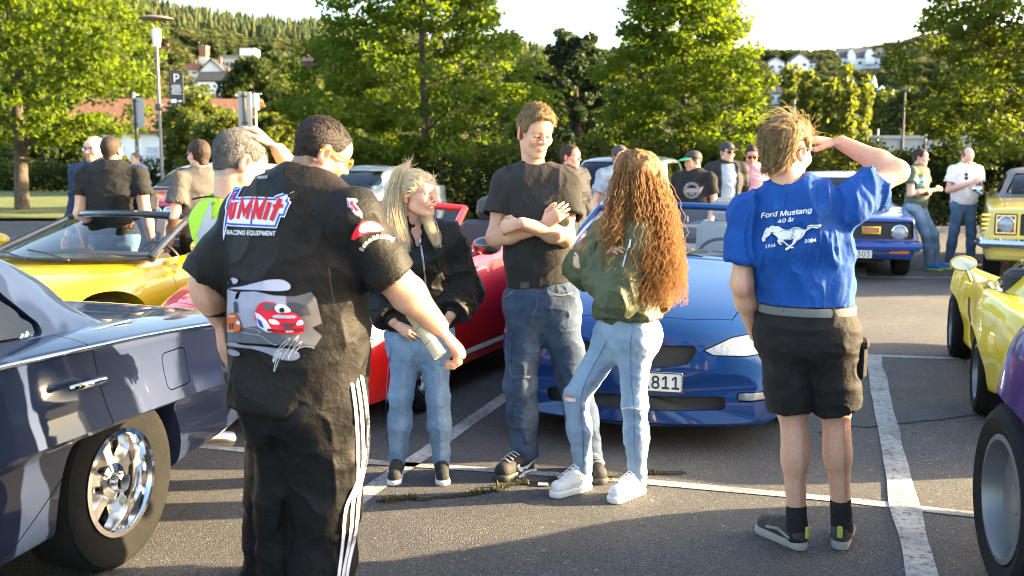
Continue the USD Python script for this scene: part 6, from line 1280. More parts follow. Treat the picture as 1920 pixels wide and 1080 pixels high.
# ---------------------------------------------------------------- flat print on cloth: helpers in photo pixels
def crop(pts, x0, y0, s): return [(x0 + x / s, y0 + y / s) for x, y in pts]
def wm(u, v, ang=0.0, skew=0.0, xs=1.0):
    a = math.radians(ang); X = np.array([math.cos(a), -math.sin(a)]); Y = np.array([-math.sin(a), -math.cos(a)]) + skew * X; X = X * xs; return [[X[0], Y[0], u], [X[1], Y[1], v]]
def pr_(name, c, r=.7): return mat('print_' + name, c, r, spec=.2)
def chaikin(p, n=3):
    p = np.array(p, float)
    for _ in range(n): q = np.roll(p, -1, 0); p = np.stack([.75 * p + .25 * q, .25 * p + .75 * q], 1).reshape(-1, 2)
    return p
class Printer:
    def __init__(s, T, cloth, edge=7): s.T, s.C, s.lift, s.edge = T, Cloth(*cloth), .006, edge
    def shape(s, name, g, m, lift=None):
        g = g if hasattr(g, 'geom_type') else Polygon(g).buffer(0)
        if name in ('flame', 'picture_car', 'picture_logo', 'sleeve_patch', 'picture_lamp', 'picture_scoop') and g.geom_type == 'Polygon': g = Polygon(chaikin(g.exterior.coords[:-1])).buffer(0)
        V, F = s.C.lay(tri(g, s.edge), lift or s.lift); s.lift += .0006; return s.T.part(name, (V, F), m, world=True)
    def line(s, name, pts, w, m, smooth=True, cap=2):
        p = spline(pts, 40, False) if smooth and len(pts) > 2 else pts; return s.shape(name, LineString(p).buffer(w / 2, cap_style=cap), m)
    def text(s, name, t, h, M, m, bold=True): V, F = s.C.lay(words(t, h, M, bold, 3.5), s.lift + .003); s.lift += .0006; return s.T.part(name, (V, F), m, world=True)
W_ = pr_('white', (.72, .72, .74)); RED = pr_('red', (.62, .02, .04)); BLU = pr_('blue', (.04, .07, .42)); BLK = pr_('black', (.015, .015, .017))
black_cloth = cloth_mat('black_jersey', (.008, .0075, .0075), .7); 
def Y_at(u, v): return float(gnd(u, v)[1])
NEAR = 'people standing in the foreground group'

# ================================================================ man in the blue T-shirt
YA = Y_at(1500, 1032); J = pose(1.79, (at(1512, 600, YA)[0], YA), -.25)
def setj(J, Y, **k):
    for n, q in k.items(): J[n] = at(q[0], q[1], Y + (q[2] if len(q) > 2 else 0))
setj(J, YA, head=(1476, 286, .03), neck=(1480, 352, .0), shL=(1407, 396, .06), shR=(1585, 384, -.05), chest=(1496, 452, .02), waist=(1511, 538, .02), pelvis=(1513, 604, .02), elL=(1391, 532, .03), wrL=(1418, 628, .20), elR=(1682, 322, .06), wrR=(1578, 268, .17), hipL=(1472, 618, .05), hipR=(1552, 618, .0), knL=(1487, 768, .05), knR=(1566, 766, .03), anL=(1494, 984, .03), anR=(1578, 972, .04))
J['toeL'], J['toeR'] = gnd(1440, 1003), gnd(1584, 992); J['hf'] = unit(V3(.80, .60, -.08)); J['hdL'] = unit(V3(.25, .75, -.45)); J['hnL'] = V3(1, -.2, 0)
J['hdR'] = unit(V3(-.93, .10, .10)); J['hnR'] = unit(V3(.1, .25, -1)); J['hcR'] = ((.10, .12, .08), .02, .35)
S = dict(nape=.018, skin=(.54, .29, .19), hairc=(.42, .26, .11), body=dict(cw=.180, cd=.125, ww=.160, wd=.115, hw=.160, hd=.115), hs=1.0, earcut=1.7, hand=1.0, messy=.004, armr=(.055, .047, .043, .046, .030), legr=(.084, .058, .050, .036), sole=.036, gz=0.0)
A = Person(J, S, 'man in blue T-shirt with white horse print shading his eyes with one hand', True, cat='person'); A.body(legs_fine=True)
tblue = mat('blue_jersey', (.008, .062, .27), .8, var=(6, .12), bump=(26, .0065, 6), spec=.2)
V, F = A.tee(tblue, g=.015, frac=(.70, .56), loose=.016, cut=at(1513, 568, YA)[2], hem=at(1513, 600, YA + .02), hemw=.006, amp=.022, seed=4, nh=.062, scale=(11, 8, 3.6), h=.006)
V, F = A.cloth['shirt']; Pn = Printer(A.T, (V, F), 5)
horse = Polygon(crop(PONY, 1400, 370, 9)).buffer(0); Pn.shape('horse_print', horse.buffer(1.0), pr_('navy', (.01, .02, .10))); Pn.shape('horse_print', horse, W_)
for ln in ([(560, 575), (640, 560), (760, 555)], [(640, 712), (720, 700), (785, 640)], [(400, 600), (440, 590), (470, 600)], [(940, 600), (900, 690), (830, 735)], [(790, 545), (880, 520), (950, 548)], [(310, 590), (330, 610)], [(590, 700), (650, 790), (700, 830)], [(1040, 500), (1120, 490), (1220, 490)]):
    Pn.line('horse_line', crop(ln, 1400, 370, 9), .9, pr_('navy', None))
ws_ = words_width
Pn.text('lettering', 'Ford', 9.0, wm(1425.5, 409, 7, .32, 31 / (9 * ws_('Ford'))), W_); Pn.text('lettering', 'Mustang', 9.0, wm(1461, 405.5, 7, .32, 61 / (9 * ws_('Mustang'))), W_)
Pn.text('lettering', '40 år', 7.0, wm(1457, 418.5, 7, .28, 32 / (7 * ws_('40 år'))), W_); Pn.text('lettering', '1964', 6.0, wm(1434, 465.5, 9, .25, 20 / (6 * ws_('1964'))), W_); Pn.text('lettering', '2004', 6.0, wm(1507.5, 455.5, 7, .25, 23 / (6 * ws_('2004'))), W_)
A.trousers(cloth_mat('black_shorts_cloth', (.013, .012, .012), .75), g=.025, radii=(.088, .068, .05, .05), frac=.548, loose=.008, amp=.010, name='shorts', seed=8, top=.072, scale=(6, 6, 9), h=.006)
A.belt(mat('grey_webbing', (.13, .14, .14), .8, bump=(300, .002)), g=.033, z=.056, w=.036)
Vs = A.cloth['shorts']; Ps = Printer(A.T, Vs)

Ps.line('pocket_seam', [(1545, 618), (1590, 612)], 1.6, BLK); Ps.line('pocket_seam', [(1440, 622), (1482, 626)], 1.6, BLK)
A.T.part('cargo_pocket', boxm(at(1607, 672, YA + .03), (.045, .15, .16), bevel=.02), MATS['black_shorts_cloth'], world=True); A.T.part('pocket_flap', boxm(at(1609, 640, YA + .03), (.05, .16, .05), bevel=.015), MATS['black_shorts_cloth'], world=True)
sock = cloth_mat('black_sock', (.018, .018, .02), .9); grey_sole = mat('grey_sole', (.26, .26, .25), .7); hik = mat('hiking_upper', (.035, .034, .032), .8, var=(30, .5), bump=(160, .002))
sh_ = A.shoes((hik, grey_sole), shaft=-.012, sole=.038)
for n in 'LR':
    a, kx = J['an' + n], J['kn' + n]; d = unit(kx - a); A.garment('sock', [cone(a - d * .045, a + d * .085, .045, .041, k=.01, cap=1)], sock, .002, (20, 20, 40), h=.005)
    X, heel, d, w, L, th = sh_[n]; X.part('heel_tab', boxm(heel - d * .006 + Z3 * .085, (.022, .012, .05), np.c_[w, d, Z3], bevel=.004), mat('lime_tab', (.35, .38, .08), .6), world=True)
    for k in (-1, 1): X.part('overlay', tube(np.array([heel + d * .05 + w * k * .042 + Z3 * .05, heel + d * .12 + w * k * .044 + Z3 * .07, heel + d * .19 + w * k * .038 + Z3 * .055]), .007, 6), mat('grey_overlay', (.20, .20, .19), .7), world=True)
blond = hairmat('sandy_hair', (.42, .30, .15), (.17, .11, .05)); S['hairfree'] = [ell((0, -.026, .056), (.084, .100, .080), k=.03), cone((0, -.040, -.02), (0, -.056, -.080), .064, .048, k=.03)]
comb = lambda q: (q[:, 0] * 2.0, -.5 + 0 * q[:, 1], -1.0 + 0 * q[:, 2])
A.hair(blond, .010, 4200, lambda q: np.where((np.abs(q[:, 0]) > .055) & (q[:, 1] > -.05), .012, .036), comb, .01, .018, 3, w=(.0017, .0007))
P, ws = strands(*hair_cap(J, S, A.R, A.sc, .006, .010, 3, .02), 90, .07, lambda q: (q[:, 0] * 2, -1 + 0 * q[:, 0], .35 + 0 * q[:, 0]), np.random.default_rng(9), J, A.R, .5, w=(.0016, .0006), zmin=.07); curves(numbered(A.T.path, 'stray_strands'), P - A.T.loc, ws, blond)
A.glasses(mat('gloss_black'), pane('dark_lens', (.12, .10, .09), .8))

# ================================================================ girl with long curly hair
YB = Y_at(1120, 927); J = pose(1.63, (at(1165, 600, YB)[0], YB), math.pi / 2 + .15)
setj(J, YB, head=(1190, 338, .03), neck=(1196, 402, .02), shL=(1192, 440, -.12), shR=(1150, 432, .13), chest=(1176, 478, .0), waist=(1176, 545, .0), pelvis=(1172, 606, .0), elL=(1158, 556, -.19), wrL=(1108, 505, -.06), elR=(1098, 502, .08), wrR=(1134, 478, -.10), hipL=(1194, 622, -.06), hipR=(1156, 620, .06), knL=(1190, 757, -.04), knR=(1080, 745, .04), anL=(1196, 892, .0), anR=(1094, 880, .06))
J['toeL'], J['toeR'] = gnd(1146, 944), gnd(1042, 932); J['hf'] = unit(V3(-.80, .60, .05)); J['hdL'] = unit(V3(-.6, .6, .3)); J['hnL'] = V3(.4, .8, 0); J['hdR'] = unit(V3(.35, -.75, .35)); J['hnR'] = unit(V3(.5, -.3, -.6))
S = dict(fem=1, skin=(.62, .36, .26), hairc=(.22, .10, .04), body=dict(cw=.140, cd=.105, ww=.118, wd=.095, hw=.155, hd=.118, sh=.048, bust=1, seat=1), hand=.86, armr=(.043, .038, .034, .036, .024), legr=(.080, .050, .048, .032), foot=.98, sole=.034, trouser_gap=-.015, gz=0.0)
B = Person(J, S, 'girl with very long curly brown hair in an olive jacket and light jeans', True); B.body()
olive = mat('olive_nylon', (.058, .072, .030), .55, var=(7, .14), bump=(26, .0065, 6))
B.garment('jacket', torso_prims(J, S, .036, at(1176, 592, YB), .004) + B.sleeve('L', 1.85, .030, .022, hollow=False) + B.sleeve('R', 1.85, .030, .022, hollow=False) + B.neckhole(.058), olive, .017, (7, 7, 8), 12)
B.garment('waistband', [cone(at(1176, 560, YB), at(1178, 606, YB), .160, .150, k=.01, flat=(unit(np.cross(Z3, unit(J['hipR'] - J['hipL']))), .80), cap=2)], mat('olive_rib', (.060, .074, .034), .8, bump=(420, .003)), .003, (3, 3, 60), 2)
for n in 'LR':
    d = unit(J['wr' + n] - J['el' + n]); B.garment('cuff', [cone(J['wr' + n] - d * .055, J['wr' + n] - d * .0, .040, .036, k=.005, cap=2)], MATS['olive_rib'], .002, (30, 30, 30), 3)
Pj = Printer(B.T, B.cloth['jacket']); silver = mat('zip_silver', (.6, .6, .62), .3, 1.0)
Pj.line('sleeve_zip', [(1168, 499), (1175, 472), (1181, 455)], 2.6, silver, cap=1); Pj.line('zip_pull', [(1180, 463), (1182, 450)], 3.2, mat('pull_white', (.7, .7, .7), .4), cap=1)
lj = denim('light_denim', (.20, .29, .42), (.31, .42, .57))
B.trousers(lj, g=.008, radii=(.084, .054, .053, .037), amp=.005, seed=5, top=.05, scale=(11, 11, 13)); Pt = Printer(B.T, B.cloth['trousers'])
Pt.shape('knee_tear', Polygon(crop([(405, 405), (432, 410), (462, 428), (462, 446), (420, 444), (406, 425)], 900, 580, 2.571)), pr_('skin', (.52, .24, .16))); Pt.shape('torn_threads', Polygon(crop([(408, 424), (462, 430), (460, 447), (415, 445)], 900, 580, 2.571)), W_)
Pt.line('torn_threads', crop([(682, 478), (720, 474), (790, 484), (805, 482)], 900, 580, 2.571), 2.2, W_, smooth=False); seam = pr_('seam', (.14, .22, .34))
Pt.line('leg_seam', crop([(610, 150), (560, 250), (510, 350), (488, 440), (492, 560), (500, 700), (492, 770)], 900, 580, 2.571), 1.6, seam); Pt.line('leg_seam', crop([(735, 100), (725, 200), (728, 330), (740, 440), (745, 560), (745, 700)], 900, 580, 2.571), 1.3, seam)
Pt.line('pocket_seam', crop([(818, 60), (818, 105), (850, 118)], 900, 580, 2.571), 1.3, seam, smooth=False)
wht = mat('white_leather', (.74, .74, .75), .5, bump=(120, .001)); sl = B.shoes((wht, mat('white_sole', (.70, .70, .69), .6)), laces=mat('white_lace', (.75, .75, .75), .8), shaft=.0)
# the hair: a wavy inner mass and curling strands over it
curlm = hairmat('curly_hair', (.42, .225, .08), (.17, .078, .026)); R = B.R; top = J['head']
hb = lambda u, v, dy=0: at(u, v, YB + dy)
p = [ell(top + V3(.0, .0, .045), (.094, .100, .092), k=.03), cone(top + V3(.045, -.02, .02), hb(1212, 440, -.04), .088, .100, k=.06, flat=(V3(0, 1, 0), .95)), cone(hb(1212, 440, -.04), hb(1222, 520, -.05), .100, .096, k=.06, flat=(V3(0, 1, 0), .75)), cone(hb(1222, 520, -.05), hb(1232, 562, -.05), .094, .070, k=.05, flat=(V3(0, 1, 0), .75)),
     cone(top + V3(-.03, -.075, .0), hb(1150, 450, -.20), .030, .014, k=.04)]
Vc, Fc = sdf_mesh(p, .007); Vc = wrinkle(Vc, Fc, .012, (30, 30, 4), 31, fine=.6); B.T.part('hair', (Vc, Fc), curlm, smooth=True, world=True)
rg = np.random.default_rng(17); n = 3000; K = 30
an = rg.uniform(0, 2 * math.pi, n); el_ = np.arcsin(rg.uniform(.0, 1, n)); root = top + V3(0, 0, .045) + np.c_[np.cos(el_) * np.cos(an) * .093, np.cos(el_) * np.sin(an) * .099, np.sin(el_) * .090]
hf_ = J['hf']; facing = (root - top) @ hf_; keep = facing < .045; root, an, el_ = root[keep], an[keep], el_[keep]; n = len(root)
side_ = np.clip(((px(root)[:, 0] - 1150) / 90), 0, 1)
eu = 1135 + 150 * np.clip(side_ + rg.normal(0, .16, n), -.08, 1.0) ** 1.0; ev = np.where(eu < 1165, rg.uniform(440, 535, n), rg.uniform(500, 580, n)) - np.abs(eu - 1235) * .10; ed = np.where(root[:, 1] < top[1] + .01, -.17, -.02) + rg.normal(0, .05, n)
end = np.array([hb(a, b, c) for a, b, c in zip(eu, ev, ed)])
t = np.linspace(0, 1, K); pts = np.zeros((n, K, 3)); out = root - (top + V3(0, 0, .03)); out[:, 2] *= .3
mid1 = root + out * .28 - Z3 * (root[:, 2:] * 0 + .05); mid1 = mid1 + (end - root) * np.array([.28, .28, 0]); mid1[:, 2] = root[:, 2] - .10 * (1 - np.sin(el_)) - .03
fl = rg.normal(0, .02, (n, 3)); fl[:, 2] = 0
for i, u in enumerate(t): pts[:, i] = (1 - u) ** 2 * root + 2 * u * (1 - u) * (mid1 * .6 + (root * .5 + end * .5 + out * .6) * .4) + u ** 2 * end + fl * math.sin(u * 3.1)
clump = rg.integers(0, 260, n); cph, cfr = rg.uniform(0, 6.28, 260), rg.uniform(6.5, 10.5, 260)
ph, fr = cph[clump] + rg.normal(0, .4, n), cfr[clump] + rg.normal(0, .3, n)
for i, u in enumerate(t):
    a = .0008 + .015 * u ** 1.7; pts[:, i, 0] += a * np.sin(ph + fr * u * 2 * math.pi); pts[:, i, 1] += a * np.cos(ph + fr * u * 2 * math.pi)
curves(numbered(B.T.path, 'hair_strands'), pts - B.T.loc, np.linspace(.0036, .0014, K), curlm)

# ================================================================ tall young man
YC = Y_at(1000, 885); J = pose(1.89, (at(1018, 560, YC)[0], YC), math.pi + .05)
setj(J, YC, head=(1003, 249, -.02), neck=(1003, 318, .02), shR=(950, 342, .0), shL=(1060, 342, .0), chest=(1008, 410, .0), waist=(1010, 490, .0), pelvis=(1014, 552, .0), elR=(929, 445, -.06), wrR=(1012, 428, -.18), elL=(1061, 446, -.08), wrL=(978, 418, -.235), hipR=(988, 565, .0), hipL=(1046, 565, .0), knR=(975, 718, -.02), knL=(1076, 712, .02), anR=(984, 850, .03), anL=(1108, 868, .02))
J['toeR'], J['toeL'] = gnd(934, 903), gnd(1122, 905); J['hf'] = unit(V3(.42, -.86, -.26)); J['hu'] = unit(V3(.05, -.1, 1))
J['hdR'] = unit(V3(.80, .05, .62)); J['hnR'] = unit(V3(.15, 1, -.1)); J['hcR'] = ((.25, .30, .2), .04, .5); J['hdL'] = unit(V3(-.75, .55, -.2)); J['hnL'] = unit(V3(.3, .8, -.3)); J['hcL'] = ((.5, .6, .4), .02, .5)
S = dict(skin=(.54, .30, .20), hairc=(.26, .15, .07), body=dict(cw=.165, cd=.110, ww=.135, wd=.100, hw=.145, hd=.108), hs=.97, neckw=.052, look='down', smile='closed', messy=.004, hand=.98, armr=(.050, .045, .041, .043, .027), sole=.034, gz=0.0, foot=1.02, brow=(.16, .09, .045))
C = Person(J, S, 'tall fair-haired young man with folded arms in charcoal T-shirt and dark jeans', True); C.body(arm_h=.0038)
C.tee(cloth_mat('charcoal_jersey', (.026, .025, .0245), .85), g=.016, frac=.60, loose=.022, hem=at(1014, 531, YC), hemw=.010, amp=.010, seed=14, nh=.066, nd=.02, scale=(7, 5, 4))
dj = denim('dark_denim', (.026, .042, .080), (.075, .105, .165))
C.trousers(dj, g=.012, radii=(.090, .064, .060, .050), amp=.009, seed=15, top=.06, scale=(8, 8, 11)); C.belt(mat('brown_belt', (.045, .032, .022), .5), g=.018, z=.045, w=.034)
C.T.part('buckle', boxm(at(984, 535, YC - .125), (.05, .012, .036), bevel=.004), mat('dark_buckle', (.10, .09, .08), .35, .8), world=True)
Pt = Printer(C.T, C.cloth['trousers']); st = pr_('stitch', (.32, .28, .20))
Pt.line('pocket_edge', [(1037, 548), (1046, 553), (1064, 552), (1074, 548)], 1.5, st); Pt.line('pocket_edge', [(945, 556), (955, 552), (962, 545)], 1.2, st); Pt.line('fly_seam', [(1008, 545), (1006, 575), (1000, 590)], 1.0, seam); Pt.line('leg_seam', [(965, 600), (958, 700), (972, 800), (980, 840)], 1.0, seam)
Pt.shape('knee_fray', Polygon([(957, 705), (975, 703), (1003, 706), (1003, 710), (975, 708), (958, 711)]), pr_('fray', (.07, .09, .13)))
bs = mat('black_mesh', (.020, .020, .021), .75, bump=(260, .002)); sl = C.shoes((bs, mat('black_sole', (.03, .03, .03), .6)), shaft=.03, laces=mat('grey_lace', (.4, .4, .4), .8))
X, heel, d, w, L, th = sl['R']; Px = Printer(X, X.upper, 5)
X.loc = C.T.loc; ck = lambda q: crop(q, 900, 580, 2.571)
Px.shape('swoosh', Polygon(ck([(180, 752), (184, 775), (200, 784), (230, 768), (268, 722), (228, 752), (205, 762), (194, 760), (192, 745)])), W_); Px.shape('air_window', Polygon(ck([(186, 805), (215, 780), (250, 770), (272, 768), (274, 790), (230, 803), (190, 812)])).difference(Polygon(ck([(208, 800), (232, 785), (262, 778), (262, 786), (232, 797)]))), W_)
fair = hairmat('fair_hair', (.42, .32, .18), (.22, .155, .085)); comb = lambda q: (.55 + 0 * q[:, 0], .9 + 0 * q[:, 1], .25 - 2.0 * (np.abs(q[:, 0]) > .058))
C.hair(fair, .007, 2600, lambda q: np.where(q[:, 2] > .085, .036, .010), comb, .16, .016, 6, w=(.0022, .0008))

# ================================================================ blonde woman
YD = Y_at(785, 893); J = pose(1.58, (at(785, 610, YD)[0], YD), math.pi + .12)
setj(J, YD, head=(782, 366, -.01), neck=(780, 424, .02), shR=(729, 448, .02), shL=(840, 448, -.01), chest=(786, 486, .0), waist=(786, 556, .0), pelvis=(786, 612, .0), elR=(694, 548, .02), wrR=(736, 603, -.12), elL=(866, 550, .02), wrL=(846, 590, -.10), hipR=(758, 630, .0), hipL=(816, 630, .0), knR=(752, 742, -.02), knL=(821, 742, -.02), anR=(745, 864, .02), anL=(828, 868, .02))
J['toeR'], J['toeL'] = gnd(740, 906), gnd(831, 914); J['hf'] = unit(V3(.86, -.50, .03)); J['hu'] = unit(V3(.0, -.0, 1)); J['hdR'] = unit(V3(.75, -.25, -.45)); J['hdL'] = unit(V3(-.55, -.1, -.7)); J['hnR'] = unit(V3(.0, 1, -.2)); J['hnL'] = unit(V3(-.2, 1, 0))
S = dict(fem=1, skin=(.55, .30, .215), hairc=(.50, .38, .22), body=dict(cw=.150, cd=.112, ww=.130, wd=.105, hw=.165, hd=.120, sh=.050, bust=1, seat=1), smile='open', hand=.84, hs=1.0, brow=(.22, .13, .08), lips=(.50, .17, .15), foot=.92, sole=.026, trouser_gap=-.012, gz=0.0, recede=-.012)
D = Person(J, S, 'laughing blonde woman with a high ponytail, black bomber jacket and blue jeans', True); D.body(arm_h=.0045)
bomb = mat('black_nylon', (.006, .006, .007), .6, var=(8, .2), bump=(26, .0065, 6), spec=.25)
D.garment('jacket', torso_prims(J, S, .040, at(786, 605, YD), -.004) + D.sleeve('L', 1.9, .036, .032, hollow=False) + D.sleeve('R', 1.9, .036, .032, hollow=False) + D.neckhole(.052, .03) + [cone(J['neck'] + V3(.01, -.10, .03), J['neck'] + V3(.015, -.14, -.13), .060, .004, k=.01, op='s')], bomb, .016, (7, 7, 9), 22)
D.garment('collar', [cone(J['neck'] - Z3 * .035, J['neck'] + V3(0, .0, .016), .078, .070, k=.005, cap=2), cone(J['neck'] - Z3 * .06, J['neck'] + Z3 * .05, .058, .060, k=.004, op='s'), cone(J['neck'] + V3(.02, -.10, .06), J['neck'] + V3(.02, -.12, -.08), .075, .030, k=.004, op='s')], mat('black_rib', (.007, .007, .008), .85, bump=(400, .003)), 0)
D.garment('waistband', [cone(at(786, 588, YD), at(786, 618, YD), .178, .168, k=.01, flat=(V3(0, 1, 0), .78), cap=2)], MATS['black_rib'], .003, (40, 40, 3), 2)
for n in 'LR':
    d = unit(J['wr' + n] - J['el' + n]); D.garment('cuff', [cone(J['wr' + n] - d * .05, J['wr' + n] - d * .0, .044, .038, k=.005, cap=2)], MATS['black_rib'], .002, (30, 30, 30), 3)
Pj = Printer(D.T, D.cloth['jacket']); Pj.line('zip', [(784, 448), (789, 462), (795, 500), (799, 545)], 3.4, silver, cap=1); Pj.line('zip_pull', [(785, 440), (787, 452)], 5, silver, cap=1); Pj.shape('press_stud', Point(751, 567).buffer(2.6), silver)
D.trousers(denim('blue_denim', (.12, .20, .33), (.24, .35, .50)), g=.008, radii=(.086, .054, .055, .038), amp=.006, seed=25, top=.05, scale=(11, 11, 13)); Pt = Printer(D.T, D.cloth['trousers'])
Pt.line('fly_seam', [(790, 620), (788, 650), (784, 665)], 1.2, seam); Pt.line('leg_seam', [(733, 650), (724, 750), (728, 850)], 1.2, seam); Pt.line('pocket_edge', [(745, 628), (760, 634), (772, 626)], 1.2, seam)
D.shoes((mat('black_knit', (.016, .016, .018), .8, bump=(300, .002)), MATS['white_sole']), shaft=-.005)
bl = hairmat('blonde_hair', (.82, .70, .50), (.58, .46, .29)); R, sc = D.R, D.sc
tail = J['head'] + np.array([0, -.055, .125]) * sc @ R.T
comb = lambda q: (-q[:, 0] * 1.6, -.9 + 0 * q[:, 1], (.118 - q[:, 2]) * 9)
D.hair(bl, .006, 2600, .045, comb, .0, .0, 6, w=(.0018, .0012))
tie = D.T.part('hair_tie', tube(tail + np.array([[.016 * math.cos(a), 0, .016 * math.sin(a)] for a in np.linspace(0, 6.28, 15)[:-1]]) @ R.T, .006, 6, closed=True), black_cloth, world=True)
rg = np.random.default_rng(23)
def lock(n, path, spread, K=16, wave=.006, w=(.0024, .0009)):
    path = np.array(path); tt = np.linspace(0, 1, K); base = np.stack([np.interp(tt, np.linspace(0, 1, len(path)), path[:, k]) for k in range(3)], 1); off = rg.normal(0, 1, (n, 1, 3)) * np.interp(tt, np.linspace(0, 1, len(spread)), spread)[None, :, None]
    for _ in range(2): base[1:-1] = (base[:-2] + 2 * base[1:-1] + base[2:]) / 4
    ph = rg.uniform(0, 6.28, (n, 1)); wv = np.stack([np.sin(ph + tt * 11), np.cos(ph + tt * 9), 0 * ph + 0 * tt], -1) * (wave * tt[None, :, None]); le = rg.uniform(.82, 1.0, (n, 1, 1))
    P = base[None] + off + wv; P = P[:, :1] + (P - P[:, :1]) * le; curves(numbered(D.T.path, 'hair_strands'), P - D.T.loc, np.linspace(w[0], w[1], K), bl)
ha = lambda u, v, dy=0: at(u, v, YD + dy)
lock(900, [tail, ha(752, 322, .0), ha(742, 360, -.03), ha(738, 400, -.06), ha(740, 430, -.10), ha(758, 480, -.16)], [.006, .016, .020, .020, .022, .014]); lock(500, [tail, ha(748, 325, .02), ha(735, 370, .02), ha(722, 405, .0), ha(712, 425, -.02)], [.006, .014, .018, .016, .012]); lock(420, [tail, ha(755, 330, .05), ha(770, 400, .08), ha(808, 420, -.06), ha(815, 445, -.13), ha(822, 462, -.15)], [.006, .012, .012, .012, .013, .008])
lock(60, [tail + V3(0, 0, .01), tail + V3(.0, 0, .03), tail + V3(.01, 0, .05)], [.004, .008, .016], 6, w=(.0012, .0006))
D.T.part('earring', tube(J['head'] + np.array([.083, -.012, -.048]) * [1, 1, 1] * sc @ R.T + np.array([[0, .007 * math.cos(a), .007 * math.sin(a)] for a in np.linspace(0, 6.28, 13)[:-1]]), .0016, 5, closed=True), mat('gold', (.8, .55, .2), .2, 1.0), world=True)

# ================================================================ big man in the racing shirt
YE = 3.22; J = pose(1.82, (at(565, 720, YE)[0], YE), -.35)
setj(J, YE, head=(602, 286, .05), neck=(566, 354, .01), shL=(468, 394, .09), shR=(664, 402, -.10), chest=(562, 480, .02), waist=(560, 610, .02), pelvis=(568, 715, .02), elL=(388, 532, .08), wrL=(410, 596, .12), elR=(738, 522, -.06), wrR=(822, 612, .04), hipL=(538, 745, .06), hipR=(620, 745, -.04), knL=(540, 960, .08), knR=(614, 955, -.04), anL=(540, 1172, .09), anR=(590, 1175, -.04))
J['toeL'], J['toeR'] = J['anL'] + V3(-.04, .2, -.06), J['anR'] + V3(.05, .2, -.06); J['o'] = V3(J['o'][0], YE, 0.0)
J['hf'] = unit(V3(.80, .50, -.42)); J['hu'] = unit(V3(.45, .1, 1)); J['hdL'] = unit(V3(.12, .05, -1)); J['hnL'] = unit(V3(.8, .6, 0)); J['hcL'] = ((.15, .2, .15), .03, .4); J['hdR'] = unit(V3(.62, .10, -.78)); J['hnR'] = unit(V3(-.75, .1, -.62)); J['hcR'] = ((.75, .85, .6), .0, .5)
S = dict(nape=.035, messy=.002, skin=(.54, .29, .19), hairc=(.06, .045, .035), body=dict(cw=.205, cd=.150, ww=.200, wd=.160, hw=.172, hd=.145, sh=.064, belly=(.05, .16), seat=1), fat=.6, hs=.90, hand=1.05, armr=(.062, .056, .050, .054, .033), legr=(.10, .07, .06, .04), neckw=.064, earcut=1.2, scalp=(.75, (.10, .07, .055)), sole=.03, gz=0.0, trouser_gap=.04)
E = Person(J, S, 'heavy man in black racing shirt with red lettering, seen from behind with a paper roll', True); E.body()
rs = mat('racing_shirt', (.0085, .0075, .007), .6, var=(4, .2), bump=(26, .0065, 6), spec=.2)
hemc = at(560, 752, YE + .02)
prm = torso_prims(J, S, .020, hemc, .036) + E.sleeve('L', .96, .004, .034) + E.sleeve('R', .96, .0, .022) + E.neckhole(.073, -.005)
prm[6 if S['body'].get('belly') is None else 6]
E.garment('shirt', prm, rs, .016, (5, 4, 5), 33, h=.0064)
LG = lambda q: crop(q, 400, 330, 8.309); Pe = Printer(E.T, E.cloth['shirt'], 6)
outer = Polygon(LG([(465, 155), (300, 215), (215, 360), (180, 490), (190, 560), (165, 700), (150, 860), (155, 1005), (175, 930), (215, 770), (265, 780), (985, 815), (1050, 635), (1110, 645), (1160, 510), (1215, 405), (1175, 380), (1245, 230), (1215, 225), (960, 305), (945, 335), (600, 320), (370, 325), (380, 310)])).buffer(0)
Pe.shape('logo_border', outer, W_); Pe.shape('logo_field', outer.buffer(-1.9, join_style=2), BLU); Pe.shape('logo_inner', outer.buffer(-5.6, join_style=2), W_)
def stroke(p, w): return LineString(LG(p)).buffer(w / 8.309, cap_style=2, join_style=2, mitre_limit=3)
for g in (Polygon(LG([(355, 258), (305, 275), (250, 420), (212, 540), (190, 625), (222, 590), (268, 455), (258, 420), (318, 345)])), stroke([(292, 405), (258, 590), (266, 652), (300, 640), (358, 400)], 25), stroke([(378, 668), (446, 402), (480, 580), (588, 402), (520, 670)], 27), stroke([(608, 674), (668, 402), (692, 585), (795, 402), (712, 676)], 26), stroke([(790, 682), (880, 405)], 33), unary if False else stroke([(898, 694), (1042, 345)], 36).union(stroke([(925, 470), (1085, 462)], 30))): Pe.shape('logo_letter', g, RED)
Pe.shape('registered_mark', Point(LG([(1255, 278)])[0]).buffer(4.2), W_)
Pe.text('lettering', 'RACING EQUIPMENT', 8.2, wm(424, 439.5, -1.5, .06, 92 / (8.2 * ws_('RACING EQUIPMENT'))), W_); Pe.text('lettering', 'VICCI', 4.2, wm(481, 335, 4, .2, 20 / (4.2 * ws_('VICCI'))), W_); Pe.line('lettering', LG([(660, 0), (640, 25), (655, 48)]), .8, W_)
CG = lambda q: crop(q, 410, 500, 4.909); lav = pr_('lavender', (.44, .44, .55)); smoke = pr_('smoke', (.32, .31, .38)); road = pr_('road', (.11, .11, .125)); org = pr_('orange', (.62, .12, .02)); drk = pr_('dark_grey', (.05, .05, .06)); mid = pr_('mid_grey', (.11, .105, .11))
Pe.shape('flame', Polygon(CG([(78, 192), (200, 187), (330, 150), (450, 120), (580, 115), (650, 150), (668, 190), (640, 220), (520, 226), (350, 215), (200, 210), (80, 203)])), lav); Pe.shape('flame', Polygon(CG([(80, 120), (110, 100), (160, 105), (182, 130), (160, 158), (110, 162), (80, 155)])), lav)
